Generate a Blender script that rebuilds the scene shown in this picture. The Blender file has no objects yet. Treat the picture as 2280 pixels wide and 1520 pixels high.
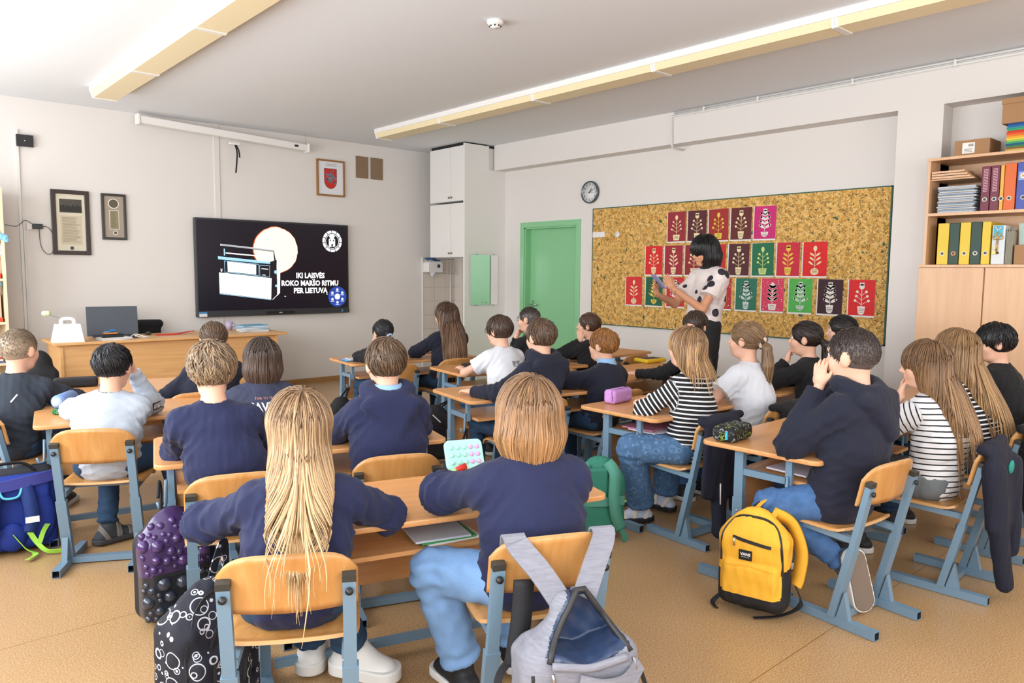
import bpy, math, random
import numpy as np
from math import sin, cos, pi, radians as R
from mathutils import Vector, Matrix
C = bpy.context.scene
COL = C.collection
# ---------------------------------------------------------------- camera
CAM_H, FPX, YAW, PIT, ROLL = 1.45, 1663.25, 0.726374, 0.0923165, 0.00813738
fw = Vector((sin(YAW)*cos(PIT), cos(YAW)*cos(PIT), -sin(PIT)))
rt = Vector((cos(YAW), -sin(YAW), 0)); up = rt.cross(fw)
r2 = cos(ROLL)*rt+sin(ROLL)*up; u2 = -sin(ROLL)*rt+cos(ROLL)*up
cd = bpy.data.cameras.new('camera'); cam = bpy.data.objects.new('camera', cd); COL.objects.link(cam)
cd.sensor_fit = 'HORIZONTAL'; cd.sensor_width = 36; cd.lens = FPX/2280*36; cd.clip_start = .05
cam.matrix_world = Matrix(((r2.x, u2.x, -fw.x, 0), (r2.y, u2.y, -fw.y, 0), (r2.z, u2.z, -fw.z, CAM_H), (0, 0, 0, 1)))
C.camera = cam
# ---------------------------------------------------------------- light and exposure
C.view_settings.view_transform = 'Standard'; C.view_settings.look = 'None'
C.view_settings.gamma = 1; C.view_settings.use_curve_mapping = False
C.view_settings.exposure = -0.5
C.cycles.use_denoising = True
C.cycles.use_adaptive_sampling = True; C.cycles.adaptive_threshold = .1
C.cycles.max_bounces = 5; C.cycles.diffuse_bounces = 3; C.cycles.glossy_bounces = 2
C.cycles.transparent_max_bounces = 4; C.cycles.caustics_reflective = False; C.cycles.caustics_refractive = False
w = bpy.data.worlds.new('daylight'); C.world = w; w.use_nodes = True
w.node_tree.nodes['Background'].inputs[0].default_value = (.86, .93, 1, 1)
w.node_tree.nodes['Background'].inputs[1].default_value = 1.6
XL, XR, YF, YB, H = -.85, 6.8, 8.96, -1.6, 3.14
WIN = [(-1.3, .9), (1.2, 3.4), (3.7, 5.9), (6.2, 8.3)]      # window openings along the left wall (y0,y1)
for i, (a, b) in enumerate(WIN):
    l = bpy.data.lights.new('daylight_window', 'AREA'); l.shape = 'RECTANGLE'; l.size = 1.75; l.size_y = b-a
    l.energy = 156; l.color = (.93, .97, 1)
    o = bpy.data.objects.new('daylight_window', l); COL.objects.link(o)
    o.location = (XL-.16, (a+b)/2, 1.76); o.rotation_euler = (0, R(-90), 0)
for k, xx in enumerate((1.2, 4.4)):                          # windows of the back wall behind the camera
    l = bpy.data.lights.new('daylight_back_window', 'AREA'); l.shape = 'RECTANGLE'; l.size = 2.4; l.size_y = 1.7
    l.energy = 78; l.color = (1, .96, .92)
    o = bpy.data.objects.new('daylight_back_window', l); COL.objects.link(o)
    o.location = (xx, YB-.16, 1.9); o.rotation_euler = (R(90), 0, 0)
# ---------------------------------------------------------------- materials
MATS = {}
def mat(name, col, rough=.55, metal=0, var=0, vs=8, bump=0, bs=60, stretch=(1, 1, 1), emit=0, sheen=0, alpha=None, spec=None, coat=0):
    if name in MATS: return MATS[name]
    m = bpy.data.materials.new(name); m.use_nodes = True; nt = m.node_tree; N = nt.nodes; L = nt.links
    p = N['Principled BSDF']; c4 = (*col, 1)
    p.inputs['Base Color'].default_value = c4; p.inputs['Roughness'].default_value = rough; p.inputs['Metallic'].default_value = metal
    if spec is not None: p.inputs['Specular IOR Level'].default_value = spec
    if coat: p.inputs['Coat Weight'].default_value = coat
    if sheen: p.inputs['Sheen Weight'].default_value = sheen; p.inputs['Sheen Roughness'].default_value = .5
    if emit: p.inputs['Emission Color'].default_value = c4; p.inputs['Emission Strength'].default_value = emit
    if var or bump:
        tc = N.new('ShaderNodeTexCoord'); mp = N.new('ShaderNodeMapping'); mp.inputs['Scale'].default_value = stretch
        L.new(tc.outputs['Object'], mp.inputs['Vector'])
    if var:
        n = N.new('ShaderNodeTexNoise'); n.inputs['Scale'].default_value = vs; n.inputs['Detail'].default_value = 4
        L.new(mp.outputs[0], n.inputs['Vector'])
        mx = N.new('ShaderNodeMix'); mx.data_type = 'RGBA'
        mx.inputs[6].default_value = (*[c*(1-var) for c in col], 1); mx.inputs[7].default_value = (*[min(1, c*(1+var)) for c in col], 1)
        L.new(n.outputs['Fac'], mx.inputs[0]); L.new(mx.outputs[2], p.inputs['Base Color'])
    if bump:
        n = N.new('ShaderNodeTexNoise'); n.inputs['Scale'].default_value = bs; n.inputs['Detail'].default_value = 3
        L.new(mp.outputs[0], n.inputs['Vector'])
        b = N.new('ShaderNodeBump'); b.inputs['Strength'].default_value = bump; b.inputs['Distance'].default_value = .003
        L.new(n.outputs['Fac'], b.inputs['Height']); L.new(b.outputs[0], p.inputs['Normal'])
    MATS[name] = m; return m
def wood(name, c1, c2, axis=0, sc=3, rough=.35):
    if name in MATS: return MATS[name]
    m = mat(name, c1, rough); nt = m.node_tree; N = nt.nodes; L = nt.links; p = N['Principled BSDF']
    tc = N.new('ShaderNodeTexCoord'); mp = N.new('ShaderNodeMapping'); s = [18*sc]*3; s[axis] = 1.2*sc; mp.inputs['Scale'].default_value = s
    L.new(tc.outputs['Object'], mp.inputs['Vector'])
    n = N.new('ShaderNodeTexNoise'); n.inputs['Scale'].default_value = 1; n.inputs['Detail'].default_value = 6; n.inputs['Distortion'].default_value = .6
    L.new(mp.outputs[0], n.inputs['Vector'])
    r = N.new('ShaderNodeValToRGB'); r.color_ramp.elements[0].position = .3; r.color_ramp.elements[1].position = .7
    r.color_ramp.elements[0].color = (*c1, 1); r.color_ramp.elements[1].color = (*c2, 1)
    L.new(n.outputs['Fac'], r.inputs[0]); L.new(r.outputs[0], p.inputs['Base Color']); return m
def attr_mat(name, attr='hc', rough=.45, bump=0):
    if name in MATS: return MATS[name]
    m = mat(name, (.5, .5, .5), rough); nt = m.node_tree
    a = nt.nodes.new('ShaderNodeAttribute'); a.attribute_name = attr
    nt.links.new(a.outputs['Color'], nt.nodes['Principled BSDF'].inputs['Base Color']); return m
def stripe_mat(name, c1, c2, period, frac):
    if name in MATS: return MATS[name]
    m = mat(name, c1, .85); nt = m.node_tree; N = nt.nodes; L = nt.links
    a = N.new('ShaderNodeAttribute'); a.attribute_name = 'band'
    d = N.new('ShaderNodeMath'); d.operation = 'DIVIDE'; d.inputs[1].default_value = period; L.new(a.outputs['Fac'], d.inputs[0])
    f = N.new('ShaderNodeMath'); f.operation = 'FRACT'; L.new(d.outputs[0], f.inputs[0])
    g = N.new('ShaderNodeMath'); g.operation = 'LESS_THAN'; g.inputs[1].default_value = frac; L.new(f.outputs[0], g.inputs[0])
    mx = N.new('ShaderNodeMix'); mx.data_type = 'RGBA'; mx.inputs[6].default_value = (*c1, 1); mx.inputs[7].default_value = (*c2, 1)
    L.new(g.outputs[0], mx.inputs[0]); L.new(mx.outputs[2], N['Principled BSDF'].inputs['Base Color']); return m
def srgb(h):
    v = [int(h[i:i+2], 16)/255 for i in (0, 2, 4)]
    return tuple(x/12.92 if x <= .04045 else ((x+.055)/1.055)**2.4 for x in v)
# ---------------------------------------------------------------- mesh building
class MB:
    def __init__(s): s.v = []; s.f = []; s.m = []; s.sm = []
    def add(s, vs, fs, m=0, smooth=False):
        o = len(s.v); s.v += [tuple(v) for v in vs]
        for f in fs: s.f.append(tuple(i+o for i in f)); s.m.append(m); s.sm.append(smooth)
        return s
    def box(s, a, b, m=0, M=None):
        (x0, y0, z0), (x1, y1, z1) = a, b
        vs = [Vector((x, y, z)) for z in (z0, z1) for y in (y0, y1) for x in (x0, x1)]
        if M: vs = [M @ v for v in vs]
        return s.add(vs, [(0, 2, 3, 1), (4, 5, 7, 6), (0, 1, 5, 4), (2, 6, 7, 3), (0, 4, 6, 2), (1, 3, 7, 5)], m)
    def beam(s, a, b, wx, wy, m=0, upv=(0, 0, 1), caps=True):
        a, b = Vector(a), Vector(b); d = (b-a).normalized(); u = Vector(upv)
        if abs(d.dot(u)) > .95: u = Vector((0, 1, 0))
        x = d.cross(u).normalized(); y = x.cross(d).normalized(); vs = []
        for p in (a, b):
            for sx, sy in ((-1, -1), (1, -1), (1, 1), (-1, 1)): vs.append(p+x*sx*wx/2+y*sy*wy/2)
        fs = [(0, 1, 5, 4), (1, 2, 6, 5), (2, 3, 7, 6), (3, 0, 4, 7)]
        if caps: fs += [(3, 2, 1, 0), (4, 5, 6, 7)]
        return s.add(vs, fs, m)
    def hollow(s, a, b, w, m=0, mi=1, t=.003, depth=.05):      # square tube with an open far end b
        a, b = Vector(a), Vector(b); d = (b-a).normalized(); x = d.cross(Vector((0, 0, 1))).normalized(); y = x.cross(d).normalized(); vs = []
        for p, h in ((a, w/2), (b, w/2), (b, w/2-t), (b-d*depth, w/2-t)):
            for sx, sy in ((-1, -1), (1, -1), (1, 1), (-1, 1)): vs.append(p+x*sx*h+y*sy*h)
        fs = [(3, 2, 1, 0)]
        for k in range(2): fs += [(4*k+i, 4*k+(i+1) % 4, 4*k+4+(i+1) % 4, 4*k+4+i) for i in range(4)]
        s.add(vs, fs, m); s.add(vs, [(8+i, 8+(i+1) % 4, 12+(i+1) % 4, 12+i) for i in range(4)]+[(12, 13, 14, 15)], mi); return s
    def tube(s, pts, r, n=8, m=0, caps=True, smooth=True, flat=1):
        pts = [Vector(p) for p in pts]; rs = r if hasattr(r, '__len__') else [r]*len(pts); vs = []; fs = []
        t0 = (pts[1]-pts[0]).normalized(); u = t0.orthogonal().normalized()
        for i, p in enumerate(pts):
            t = (pts[min(i+1, len(pts)-1)]-pts[max(i-1, 0)]).normalized(); u = (u-t*u.dot(t)); u = u.normalized() if u.length > 1e-6 else t.orthogonal().normalized(); q = t.cross(u)
            for k in range(n): vs.append(p+(u*cos(2*pi*k/n)+q*sin(2*pi*k/n)*flat)*rs[i])
        for i in range(len(pts)-1): fs += [(i*n+k, i*n+(k+1) % n, (i+1)*n+(k+1) % n, (i+1)*n+k) for k in range(n)]
        if caps: fs += [tuple(range(n-1, -1, -1)), tuple((len(pts)-1)*n+k for k in range(n))]
        return s.add(vs, fs, m, smooth)
    def lathe(s, prof, c=(0, 0, 0), n=24, m=0, M=None, smooth=True):
        vs = []; fs = []
        for (r, z) in prof:
            for k in range(n):
                v = Vector((r*cos(2*pi*k/n), r*sin(2*pi*k/n), z)); vs.append((M @ v if M else v)+Vector(c))
        for i in range(len(prof)-1): fs += [(i*n+k, i*n+(k+1) % n, (i+1)*n+(k+1) % n, (i+1)*n+k) for k in range(n)]
        fs += [tuple(range(n-1, -1, -1)), tuple((len(prof)-1)*n+k for k in range(n))]
        return s.add(vs, fs, m, smooth)
    def prism(s, poly, z0, z1, m=0, M=None):                   # polygon in xy extruded along z
        n = len(poly); vs = [Vector((x, y, z)) for z in (z0, z1) for x, y in poly]
        if M: vs = [M @ v for v in vs]
        return s.add(vs, [tuple(range(n-1, -1, -1)), tuple(range(n, 2*n))]+[(i, (i+1) % n, n+(i+1) % n, n+i) for i in range(n)], m)
    def sphere(s, c, r, m=0, n=12, sc=(1, 1, 1)):
        vs = []; fs = []; k = n//2
        for i in range(1, k):
            for j in range(n): vs.append(Vector(c)+Vector((sc[0]*sin(pi*i/k)*cos(2*pi*j/n), sc[1]*sin(pi*i/k)*sin(2*pi*j/n), sc[2]*cos(pi*i/k)))*r)
        for i in range(k-2): fs += [(i*n+j, (i+1)*n+j, (i+1)*n+(j+1) % n, i*n+(j+1) % n) for j in range(n)]
        t = len(vs); vs += [Vector(c)+Vector((0, 0, r*sc[2])), Vector(c)-Vector((0, 0, r*sc[2]))]
        fs += [(t, j, (j+1) % n) for j in range(n)]+[(t+1, (k-2)*n+(j+1) % n, (k-2)*n+j) for j in range(n)]
        return s.add(vs, fs, m, True)
    def ribbon(s, pts, wd, th, m=0, nrm=(0, 0, 1), smooth=False):
        pts = [Vector(p) for p in pts]; nr = nrm if hasattr(nrm[0], '__len__') else [nrm]*len(pts); ws = wd if hasattr(wd, '__len__') else [wd]*len(pts); vs = []; fs = []
        for i, p in enumerate(pts):
            t = (pts[min(i+1, len(pts)-1)]-pts[max(i-1, 0)]).normalized(); n = Vector(nr[i]); x = t.cross(n).normalized(); n = x.cross(t).normalized()
            for a, b in ((-1, -1), (1, -1), (1, 1), (-1, 1)): vs.append(p+x*a*ws[i]/2+n*b*th/2)
        for i in range(len(pts)-1): fs += [(i*4+k, i*4+(k+1) % 4, i*4+4+(k+1) % 4, i*4+4+k) for k in range(4)]
        fs += [(3, 2, 1, 0), tuple(len(pts)*4-4+k for k in range(4))]
        return s.add(vs, fs, m, smooth)
def smoothpath(pts, n=6):
    P = [Vector(p) for p in pts]; out = []
    for i in range(len(P)-1):
        a, b, c, d = P[max(i-1, 0)], P[i], P[i+1], P[min(i+2, len(P)-1)]
        for k in range(n):
            t = k/n; out.append(.5*((2*b)+(c-a)*t+(2*a-5*b+4*c-d)*t*t+(-a+3*b-3*c+d)*t**3))
    return out+[P[-1]]
def obj(name, mb, mats, parent=None, bevel=0, seg=2):
    me = bpy.data.meshes.new(name); me.from_pydata(mb.v, [], mb.f)
    if not isinstance(mats, (list, tuple)): mats = [mats]
    for m in mats: me.materials.append(m)
    me.polygons.foreach_set('material_index', mb.m); me.polygons.foreach_set('use_smooth', mb.sm); me.update()
    o = bpy.data.objects.new(name, me); COL.objects.link(o)
    if parent: o.parent = parent
    if bevel:
        b = o.modifiers.new('bevel', 'BEVEL'); b.width = bevel; b.segments = seg; b.limit_method = 'ANGLE'; b.angle_limit = R(40)
    return o
def tag(o, label, cat, group=None):
    o['label'] = label; o['category'] = cat
    if group: o['group'] = group
    return o
def thing(name, label, cat, loc=(0, 0, 0), rz=0, group=None):
    o = bpy.data.objects.new(name, None); COL.objects.link(o); o.empty_display_size = .1
    o.location = loc; o.rotation_euler = (0, 0, rz); return tag(o, label, cat, group)
def struct(name, mb, mats, bevel=0):
    o = obj(name, mb, mats, bevel=bevel); o['kind'] = 'structure'; return o
def one(name, mb, mats, label, cat, group=None, loc=(0, 0, 0), rz=0, bevel=0):
    o = obj(name, mb, mats, bevel=bevel); o.location = loc; o.rotation_euler = (0, 0, rz); return tag(o, label, cat, group)
KIDS = {}
def dup(root, loc, rz, label):
    r = root.copy(); COL.objects.link(r); r.location = loc; r.rotation_euler = (0, 0, rz); r['label'] = label
    for ch in KIDS.setdefault(root.name, [c for c in bpy.data.objects if c.parent == root]):
        c = ch.copy(); COL.objects.link(c); c.parent = r
        for g in KIDS.setdefault(ch.name, [x for x in bpy.data.objects if x.parent == ch]):
            d = g.copy(); COL.objects.link(d); d.parent = c
    return r
def text_mb(txt, size, M, m=0, mb=None, bold=0, sx=1, th=0):
    cu = bpy.data.curves.new('lettering', 'FONT'); cu.body = txt; cu.size = size; cu.align_x = 'CENTER'; cu.align_y = 'CENTER'; cu.resolution_u = 2
    if bold: cu.offset = bold
    o = bpy.data.objects.new('lettering', cu); COL.objects.link(o); dg = bpy.context.evaluated_depsgraph_get(); me = o.evaluated_get(dg).to_mesh()
    mb = mb or MB(); mb.add([M @ Vector((v.co.x*sx, v.co.y, th)) for v in me.vertices], [tuple(p.vertices) for p in me.polygons], m)
    o.evaluated_get(dg).to_mesh_clear(); bpy.data.objects.remove(o); bpy.data.curves.remove(cu); return mb
# ---------------------------------------------------------------- signed distance modelling (organic shapes as one surface)
def nv(v): v = np.asarray(v, float); return v/max(np.linalg.norm(v), 1e-9)
def Sg(a, b, ra, rb=None, w=None, k=1.0): return ('s', np.array(a, float), np.array(b, float), ra, ra if rb is None else rb, None if w is None else nv(w), k)
def El(c, r, A=None): return ('e', np.array(c, float), np.array(r, float), np.eye(3) if A is None else np.asarray(A, float))
def Bx(c, h, rd, A=None): return ('b', np.array(c, float), np.array(h, float), rd, np.eye(3) if A is None else np.asarray(A, float))
def nrm2(v): return np.einsum('ij,ij->i', v, v)
def pd(pr, p):
    if pr[0] == 's':
        _, a, b, ra, rb, w, k = pr; ba = b-a; pa = p-a; L = ba@ba
        if L > 1e-12: h = np.minimum(np.maximum(pa@(ba/L), 0), 1); v = pa-h[:, None]*ba; r = ra+(rb-ra)*h
        else: v = pa; r = ra
        if w is not None: q = v@w; return np.sqrt(np.maximum(nrm2(v)-q*q*(1-1/(k*k)), 0))-r
        return np.sqrt(nrm2(v))-r
    if pr[0] == 'e':
        q = (p-pr[1])@pr[3].T/pr[2]; k0 = np.sqrt(nrm2(q)); k1 = np.sqrt(nrm2(q/pr[2]))
        return k0*(k0-1)/np.maximum(k1, 1e-6)
    q = np.abs((p-pr[1])@pr[4].T)-(pr[2]-pr[3]); return np.sqrt(nrm2(np.maximum(q, 0)))+np.minimum(q.max(1), 0)-pr[3]
def smin(a, b, k):
    h = np.maximum(k-np.abs(a-b), 0); return np.minimum(a, b)-h*h*(.25/k)
def pack(prs):
    A = np.array([q[1] for q in prs]); B = np.array([q[2] if q[0] == 's' else q[1] for q in prs])
    hi = np.array([max(q[3], q[4])*max(q[6], 1) if q[0] == 's' else (float(np.max(q[2])) if q[0] == 'e' else float(np.linalg.norm(q[2]))) for q in prs])
    lo = np.array([min(q[3], q[4]) if q[0] == 's' else float(np.min(q[2])) for q in prs]); return A, B-A, np.maximum(((B-A)**2).sum(1), 1e-12), hi, lo
def cull(pk, prs, p, k, d0=None):                          # leave out shapes too far from this cluster of points to matter
    if len(p) < 64 or len(prs) < 3: return prs
    c = (p.min(0)+p.max(0))/2; rad = np.sqrt(((p-c)**2).sum(1).max()); A, D, L, hi, lo = pk
    h = np.clip(((c-A)*D).sum(1)/L, 0, 1); ds = np.sqrt(((c-A-h[:, None]*D)**2).sum(1)); m = (ds-lo).min()+rad
    if d0 is not None: m = min(m, d0.max())
    return [q for q, e in zip(prs, ds-hi-rad-k) if e <= m]
UMEMO = {}
def union(prs, k=.03):
    if (id(prs), k) in UMEMO: return UMEMO[(id(prs), k)][0]
    pk = pack(prs)
    def f(p):
        ps = cull(pk, prs, p, k) or prs[:1]; d = pd(ps[0], p)
        for q in ps[1:]: d = smin(d, pd(q, p), k)
        return d
    UMEMO[(id(prs), k)] = (f, prs); return f
def join(d, prs, k, p, pk=None):
    for q in cull(pk or pack(prs), prs, p, k, d): d = smin(d, pd(q, p), k)
    return d
def ev(fn, P, cell=.16):                                    # evaluate in small spatial clusters
    if len(P) < 6000: return fn(P)
    q = np.floor((P-P.min(0))/cell).astype(np.int64); key = (q[:, 0]*1024+q[:, 1])*1024+q[:, 2]; o = np.argsort(key, kind='stable'); ks = key[o]; cuts = np.flatnonzero(np.diff(ks))+1; out = np.empty(len(P))
    for a, b in zip(np.concatenate([[0], cuts]), np.concatenate([cuts, [len(P)]])): out[o[a:b]] = fn(P[o[a:b]])
    return out
def polygonize(fn, lo, hi, h):
    lo = np.array(lo, float); hi = np.array(hi, float); nb = np.ceil((hi-lo)/(4*h)).astype(int)+1; n = nb*4
    g = [lo[i]+h*(4*np.arange(nb[i])+1.5) for i in range(3)]
    P = np.stack(np.meshgrid(*g, indexing='ij'), -1).reshape(-1, 3); dc = ev(fn, P, .4).reshape(nb)
    act = np.abs(dc) < 4*h*1.25
    D = dc.repeat(4, 0).repeat(4, 1).repeat(4, 2); bi = np.argwhere(act)
    off = np.stack(np.meshgrid(*[np.arange(4)]*3, indexing='ij'), -1).reshape(-1, 3)
    idx = (bi[:, None, :]*4+off[None]).reshape(-1, 3)
    D[idx[:, 0], idx[:, 1], idx[:, 2]] = ev(fn, lo+idx*h, max(.14, 20*h))
    D[0] = D[-1] = 1; D[:, 0] = D[:, -1] = 1; D[:, :, 0] = D[:, :, -1] = 1
    S = D < 0; cs = np.zeros(tuple(n-1), np.int8)
    for a in (0, 1):
        for b in (0, 1):
            for c in (0, 1): cs += S[a:n[0]-1+a, b:n[1]-1+b, c:n[2]-1+c]
    cells = np.argwhere((cs > 0) & (cs < 8)); imap = np.full(tuple(n-1), -1, np.int32); imap[tuple(cells.T)] = np.arange(len(cells))
    acc = np.zeros((len(cells), 3)); cnt = np.zeros(len(cells)); cr = [(a, b, c) for a in (0, 1) for b in (0, 1) for c in (0, 1)]
    vals = {c: D[cells[:, 0]+c[0], cells[:, 1]+c[1], cells[:, 2]+c[2]] for c in cr}
    for c in cr:
        for ax in range(3):
            if c[ax] == 0:
                e = list(c); e[ax] = 1; e = tuple(e); a, b = vals[c], vals[e]; m = (a < 0) != (b < 0)
                t = np.where(m, a/np.where(m, a-b, 1), 0); q = np.zeros((len(cells), 3)); q[:] = c; q[:, ax] += t
                acc[m] += q[m]; cnt[m] += 1
    V = lo+h*(cells+acc/np.maximum(cnt, 1)[:, None]); F = []
    for ax in range(3):
        sl0 = [slice(1, -1)]*3; sl1 = [slice(1, -1)]*3; sl0[ax] = slice(0, n[ax]-1); sl1[ax] = slice(1, n[ax])
        A_, B_ = S[tuple(sl0)], S[tuple(sl1)]
        for flip, m in ((False, A_ & ~B_), (True, ~A_ & B_)):
            e = np.argwhere(m); o = np.ones(3, int); o[ax] = 0; e = e+o
            u, v = (ax+1) % 3, (ax+2) % 3; du = np.zeros(3, int); du[u] = 1; dv = np.zeros(3, int); dv[v] = 1
            q = [imap[tuple((e-du-dv).T)], imap[tuple((e-dv).T)], imap[tuple(e.T)], imap[tuple((e-du).T)]]
            if flip: q = q[::-1]
            F.append(np.stack(q, 1))
    F = np.concatenate(F); F = F[(F >= 0).all(1)]
    return V, F
def grad(fn, p, e=.003):
    g = np.stack([fn(p+np.eye(3)[i]*e)-fn(p-np.eye(3)[i]*e) for i in range(3)], 1); return g/np.maximum(np.linalg.norm(g, axis=1, keepdims=True), 1e-9)
def npnoise(p, sc, seed=0, n=5):
    r = np.random.RandomState(seed); d = np.zeros(len(p))
    for i in range(n):
        k = r.normal(size=3)*sc*(1.35**i); d += np.sin(p@k+r.rand()*6.28)/(1.2**i)
    return d/n
def skin(fn, lo, hi, h, disp=None):
    V, F = polygonize(fn, lo, hi, h)
    d0 = ev(fn, V); n = np.stack([ev(fn, V+np.eye(3)[i]*.003)-d0 for i in range(3)], 1); n /= np.maximum(np.linalg.norm(n, axis=1, keepdims=True), 1e-9)
    V = V-n*np.clip(d0, -h, h)[:, None]*.9
    if disp is not None: V = V+n*disp(V)[:, None]
    return V, F
def npobj(name, V, F, mats, parent=None, off=None, attrs=None, fmat=None):
    me = bpy.data.meshes.new(name)
    if off is not None: V = V-np.array(off, float)
    me.vertices.add(len(V)); me.vertices.foreach_set('co', V.astype(np.float32).ravel())
    me.loops.add(F.size); me.loops.foreach_set('vertex_index', F.astype(np.int32).ravel())
    me.polygons.add(len(F)); me.polygons.foreach_set('loop_start', np.arange(0, F.size, F.shape[1], dtype=np.int32))
    me.polygons.foreach_set('use_smooth', np.ones(len(F), bool))
    for m in (mats if isinstance(mats, (list, tuple)) else [mats]): me.materials.append(m)
    if fmat is not None: me.polygons.foreach_set('material_index', fmat.astype(np.int32))
    me.update(calc_edges=True)
    for k, a in (attrs or {}).items():
        if a.ndim == 2:
            t = me.color_attributes.new(k, 'FLOAT_COLOR', 'POINT'); t.data.foreach_set('color', np.concatenate([a, np.ones((len(a), 1))], 1).astype(np.float32).ravel())
        else:
            t = me.attributes.new(k, 'FLOAT', 'POINT'); t.data.foreach_set('value', a.astype(np.float32))
    me.validate()
    o = bpy.data.objects.new(name, me); COL.objects.link(o)
    if parent: o.parent = parent
    return o
# ---------------------------------------------------------------- people
HAIR = attr_mat('hair_strands', 'hc', .42)
SKINM = mat('skin', srgb('e2b197'), .5, var=.07, vs=14, spec=.35)
SKIN2 = mat('skin_tan', srgb('c98f6e'), .5, var=.07, vs=14, spec=.35)
LIP = mat('lips', srgb('c4766a'), .45); BROW = mat('eyebrow_hair', srgb('5a4030'), .8)
EYEW = mat('eye_white', (.85, .85, .85), .2); IRIS = mat('iris', (.09, .06, .04), .2)
NAVY = mat('navy_sweatshirt_cloth', srgb('1a2044'), .9, var=.12, vs=5, bump=.5, bs=260, sheen=.06)
NAVYD = mat('dark_navy_cloth', srgb('13162a'), .9, var=.12, vs=5, bump=.5, bs=260, sheen=.05)
BLACK = mat('black_cloth', srgb('0e0e12'), .9, var=.1, vs=5, bump=.4, bs=260, sheen=.04)
WHITE = mat('white_cotton', srgb('d9dbe2'), .85, bump=.3, bs=200)
GREYC = mat('pale_grey_melange', srgb('b2bbc8'), .9, var=.1, vs=90, bump=.3, bs=200)
GREYD = mat('mid_grey_melange', srgb('8f8f92'), .9, var=.12, vs=90)
SLATE = mat('slate_cloth', srgb('2b323d'), .9, var=.1, vs=6, bump=.3, bs=200)
COLLAR = mat('light_blue_cotton', srgb('8fb4dc'), .8)
JEAN_L = mat('light_denim', srgb('7fa6d6'), .85, var=.25, vs=14, bump=.8, bs=300)
JEAN_M = mat('mid_denim', srgb('44699a'), .85, var=.45, vs=30, bump=.8, bs=300)
JEAN_D = mat('dark_denim', srgb('24405e'), .85, var=.22, vs=9, bump=.5, bs=320)
JEAN_G = mat('grey_denim', srgb('6d7276'), .85, var=.2, vs=12)
STRB = stripe_mat('black_tee_white_stripes', srgb('15151a'), srgb('e6e6e8'), .024, .34)
STRW = stripe_mat('white_tee_black_stripes', srgb('e9e9ec'), srgb('17171c'), .026, .24)
RUB = mat('white_rubber', srgb('e6e4e0'), .5); SHOEG = mat('grey_suede', srgb('5c5c63'), .9, var=.15, vs=30); SOLEB = mat('brown_grey_sole', srgb('77685c'), .7)
SHOEB = mat('black_shoe', srgb('1c1c20'), .6); SOCK = mat('pale_sock', srgb('c9cfe6'), .9); SOCKG = mat('grey_sock', srgb('3d4248'), .9)
SKIRT = None
def lerp(a, b, t): return np.asarray(a, float)*(1-t)+np.asarray(b, float)*t
Z = np.array([0, 0, 1.])
def bands(V, segs):                                        # distance along the nearest limb, for knitted stripes
    best = None; val = None
    for a, b, r, o in segs:
        a = np.array(a); b = np.array(b); ba = b-a; t = (V-a)@ba/(ba@ba); h = np.clip(t, 0, 1); d = np.linalg.norm(V-a-h[:, None]*ba, axis=1)-r+(np.clip(.3-t, 0, 1)*.16 if o > 0 else 0)
        x = t*np.linalg.norm(ba)+o
        if best is None: best, val = d, x
        else: m = d < best; best = np.where(m, d, best); val = np.where(m, x, val)
    return val
def hand_prims(wr, d, n, side, s=1, curl=.35, spread=.12):
    d = nv(d); n = nv(np.asarray(n)-d*(np.asarray(n)@d)); x = np.cross(d, n)*side; P = []
    P.append(Sg(wr, wr+d*.03*s, .019*s, .02*s, w=x, k=1.3)); P.append(Sg(wr+d*.025*s, wr+d*.062*s, .0135*s, .014*s, w=x, k=2.1))
    F = []
    for i, (o, L) in enumerate(((.0215, .052), (.0075, .058), (-.0075, .055), (-.0215, .043))):
        b = wr+d*(.068-.004*abs(i-1.2))*s+x*o*s; dd = nv(d+x*o/.0215*spread); c = curl*(1+.12*i)
        k1 = b+dd*L*.45*s*1.0; d2 = nv(dd*cos(c)+n*sin(c)); k2 = k1+d2*L*.33*s; d3 = nv(dd*cos(2*c)+n*sin(2*c)); k3 = k2+d3*L*.27*s
        F += [Sg(b-dd*.008*s, k1, .0085*s, .0078*s), Sg(k1, k2, .0078*s, .0072*s), Sg(k2, k3, .0072*s, .0058*s)]
    t0 = wr+d*.02*s+x*.016*s; t1 = t0+nv(x*.75+d*.75+n*.3)*.032*s; t2 = t1+nv(x*.25+d+n*.35)*.03*s
    T = [Sg(t0, t1, .0115*s, .0098*s), Sg(t1, t2, .0096*s, .007*s)]
    uP, uF, uT_ = union(P, .014*s), union(F, .002*s), union(T, .006*s)
    def f(p):
        a = uP(p); g = uF(p); t = uT_(p); return smin(smin(a, g, .006*s), t, .012*s)
    return f
def build_locks(paths, rad, n=4, col=None, flat=.6):        # paths: K x S x 3
    K, S_, _ = paths.shape; T = np.gradient(paths, axis=1); T /= np.maximum(np.linalg.norm(T, axis=2, keepdims=True), 1e-9)
    u = np.cross(T, np.array([.13, .27, .95])); u /= np.maximum(np.linalg.norm(u, axis=2, keepdims=True), 1e-9); q = np.cross(T, u)
    ang = 2*pi*np.arange(n)/n; prof = np.sin(np.linspace(.55, pi-.12, S_))[None, :, None, None]
    r = rad[:, None, None, None]*prof
    V = paths[:, :, None, :]+r*(u[:, :, None, :]*np.cos(ang)[None, None, :, None]+q[:, :, None, :]*np.sin(ang)[None, None, :, None]*flat)
    base = (np.arange(K)[:, None, None]*S_+np.arange(S_-1)[None, :, None])*n; k = np.arange(n)[None, None, :]
    F = np.stack([base+k, base+(k+1) % n, base+n+(k+1) % n, base+n+k], -1).reshape(-1, 4)
    return V.reshape(-1, 3), F
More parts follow.
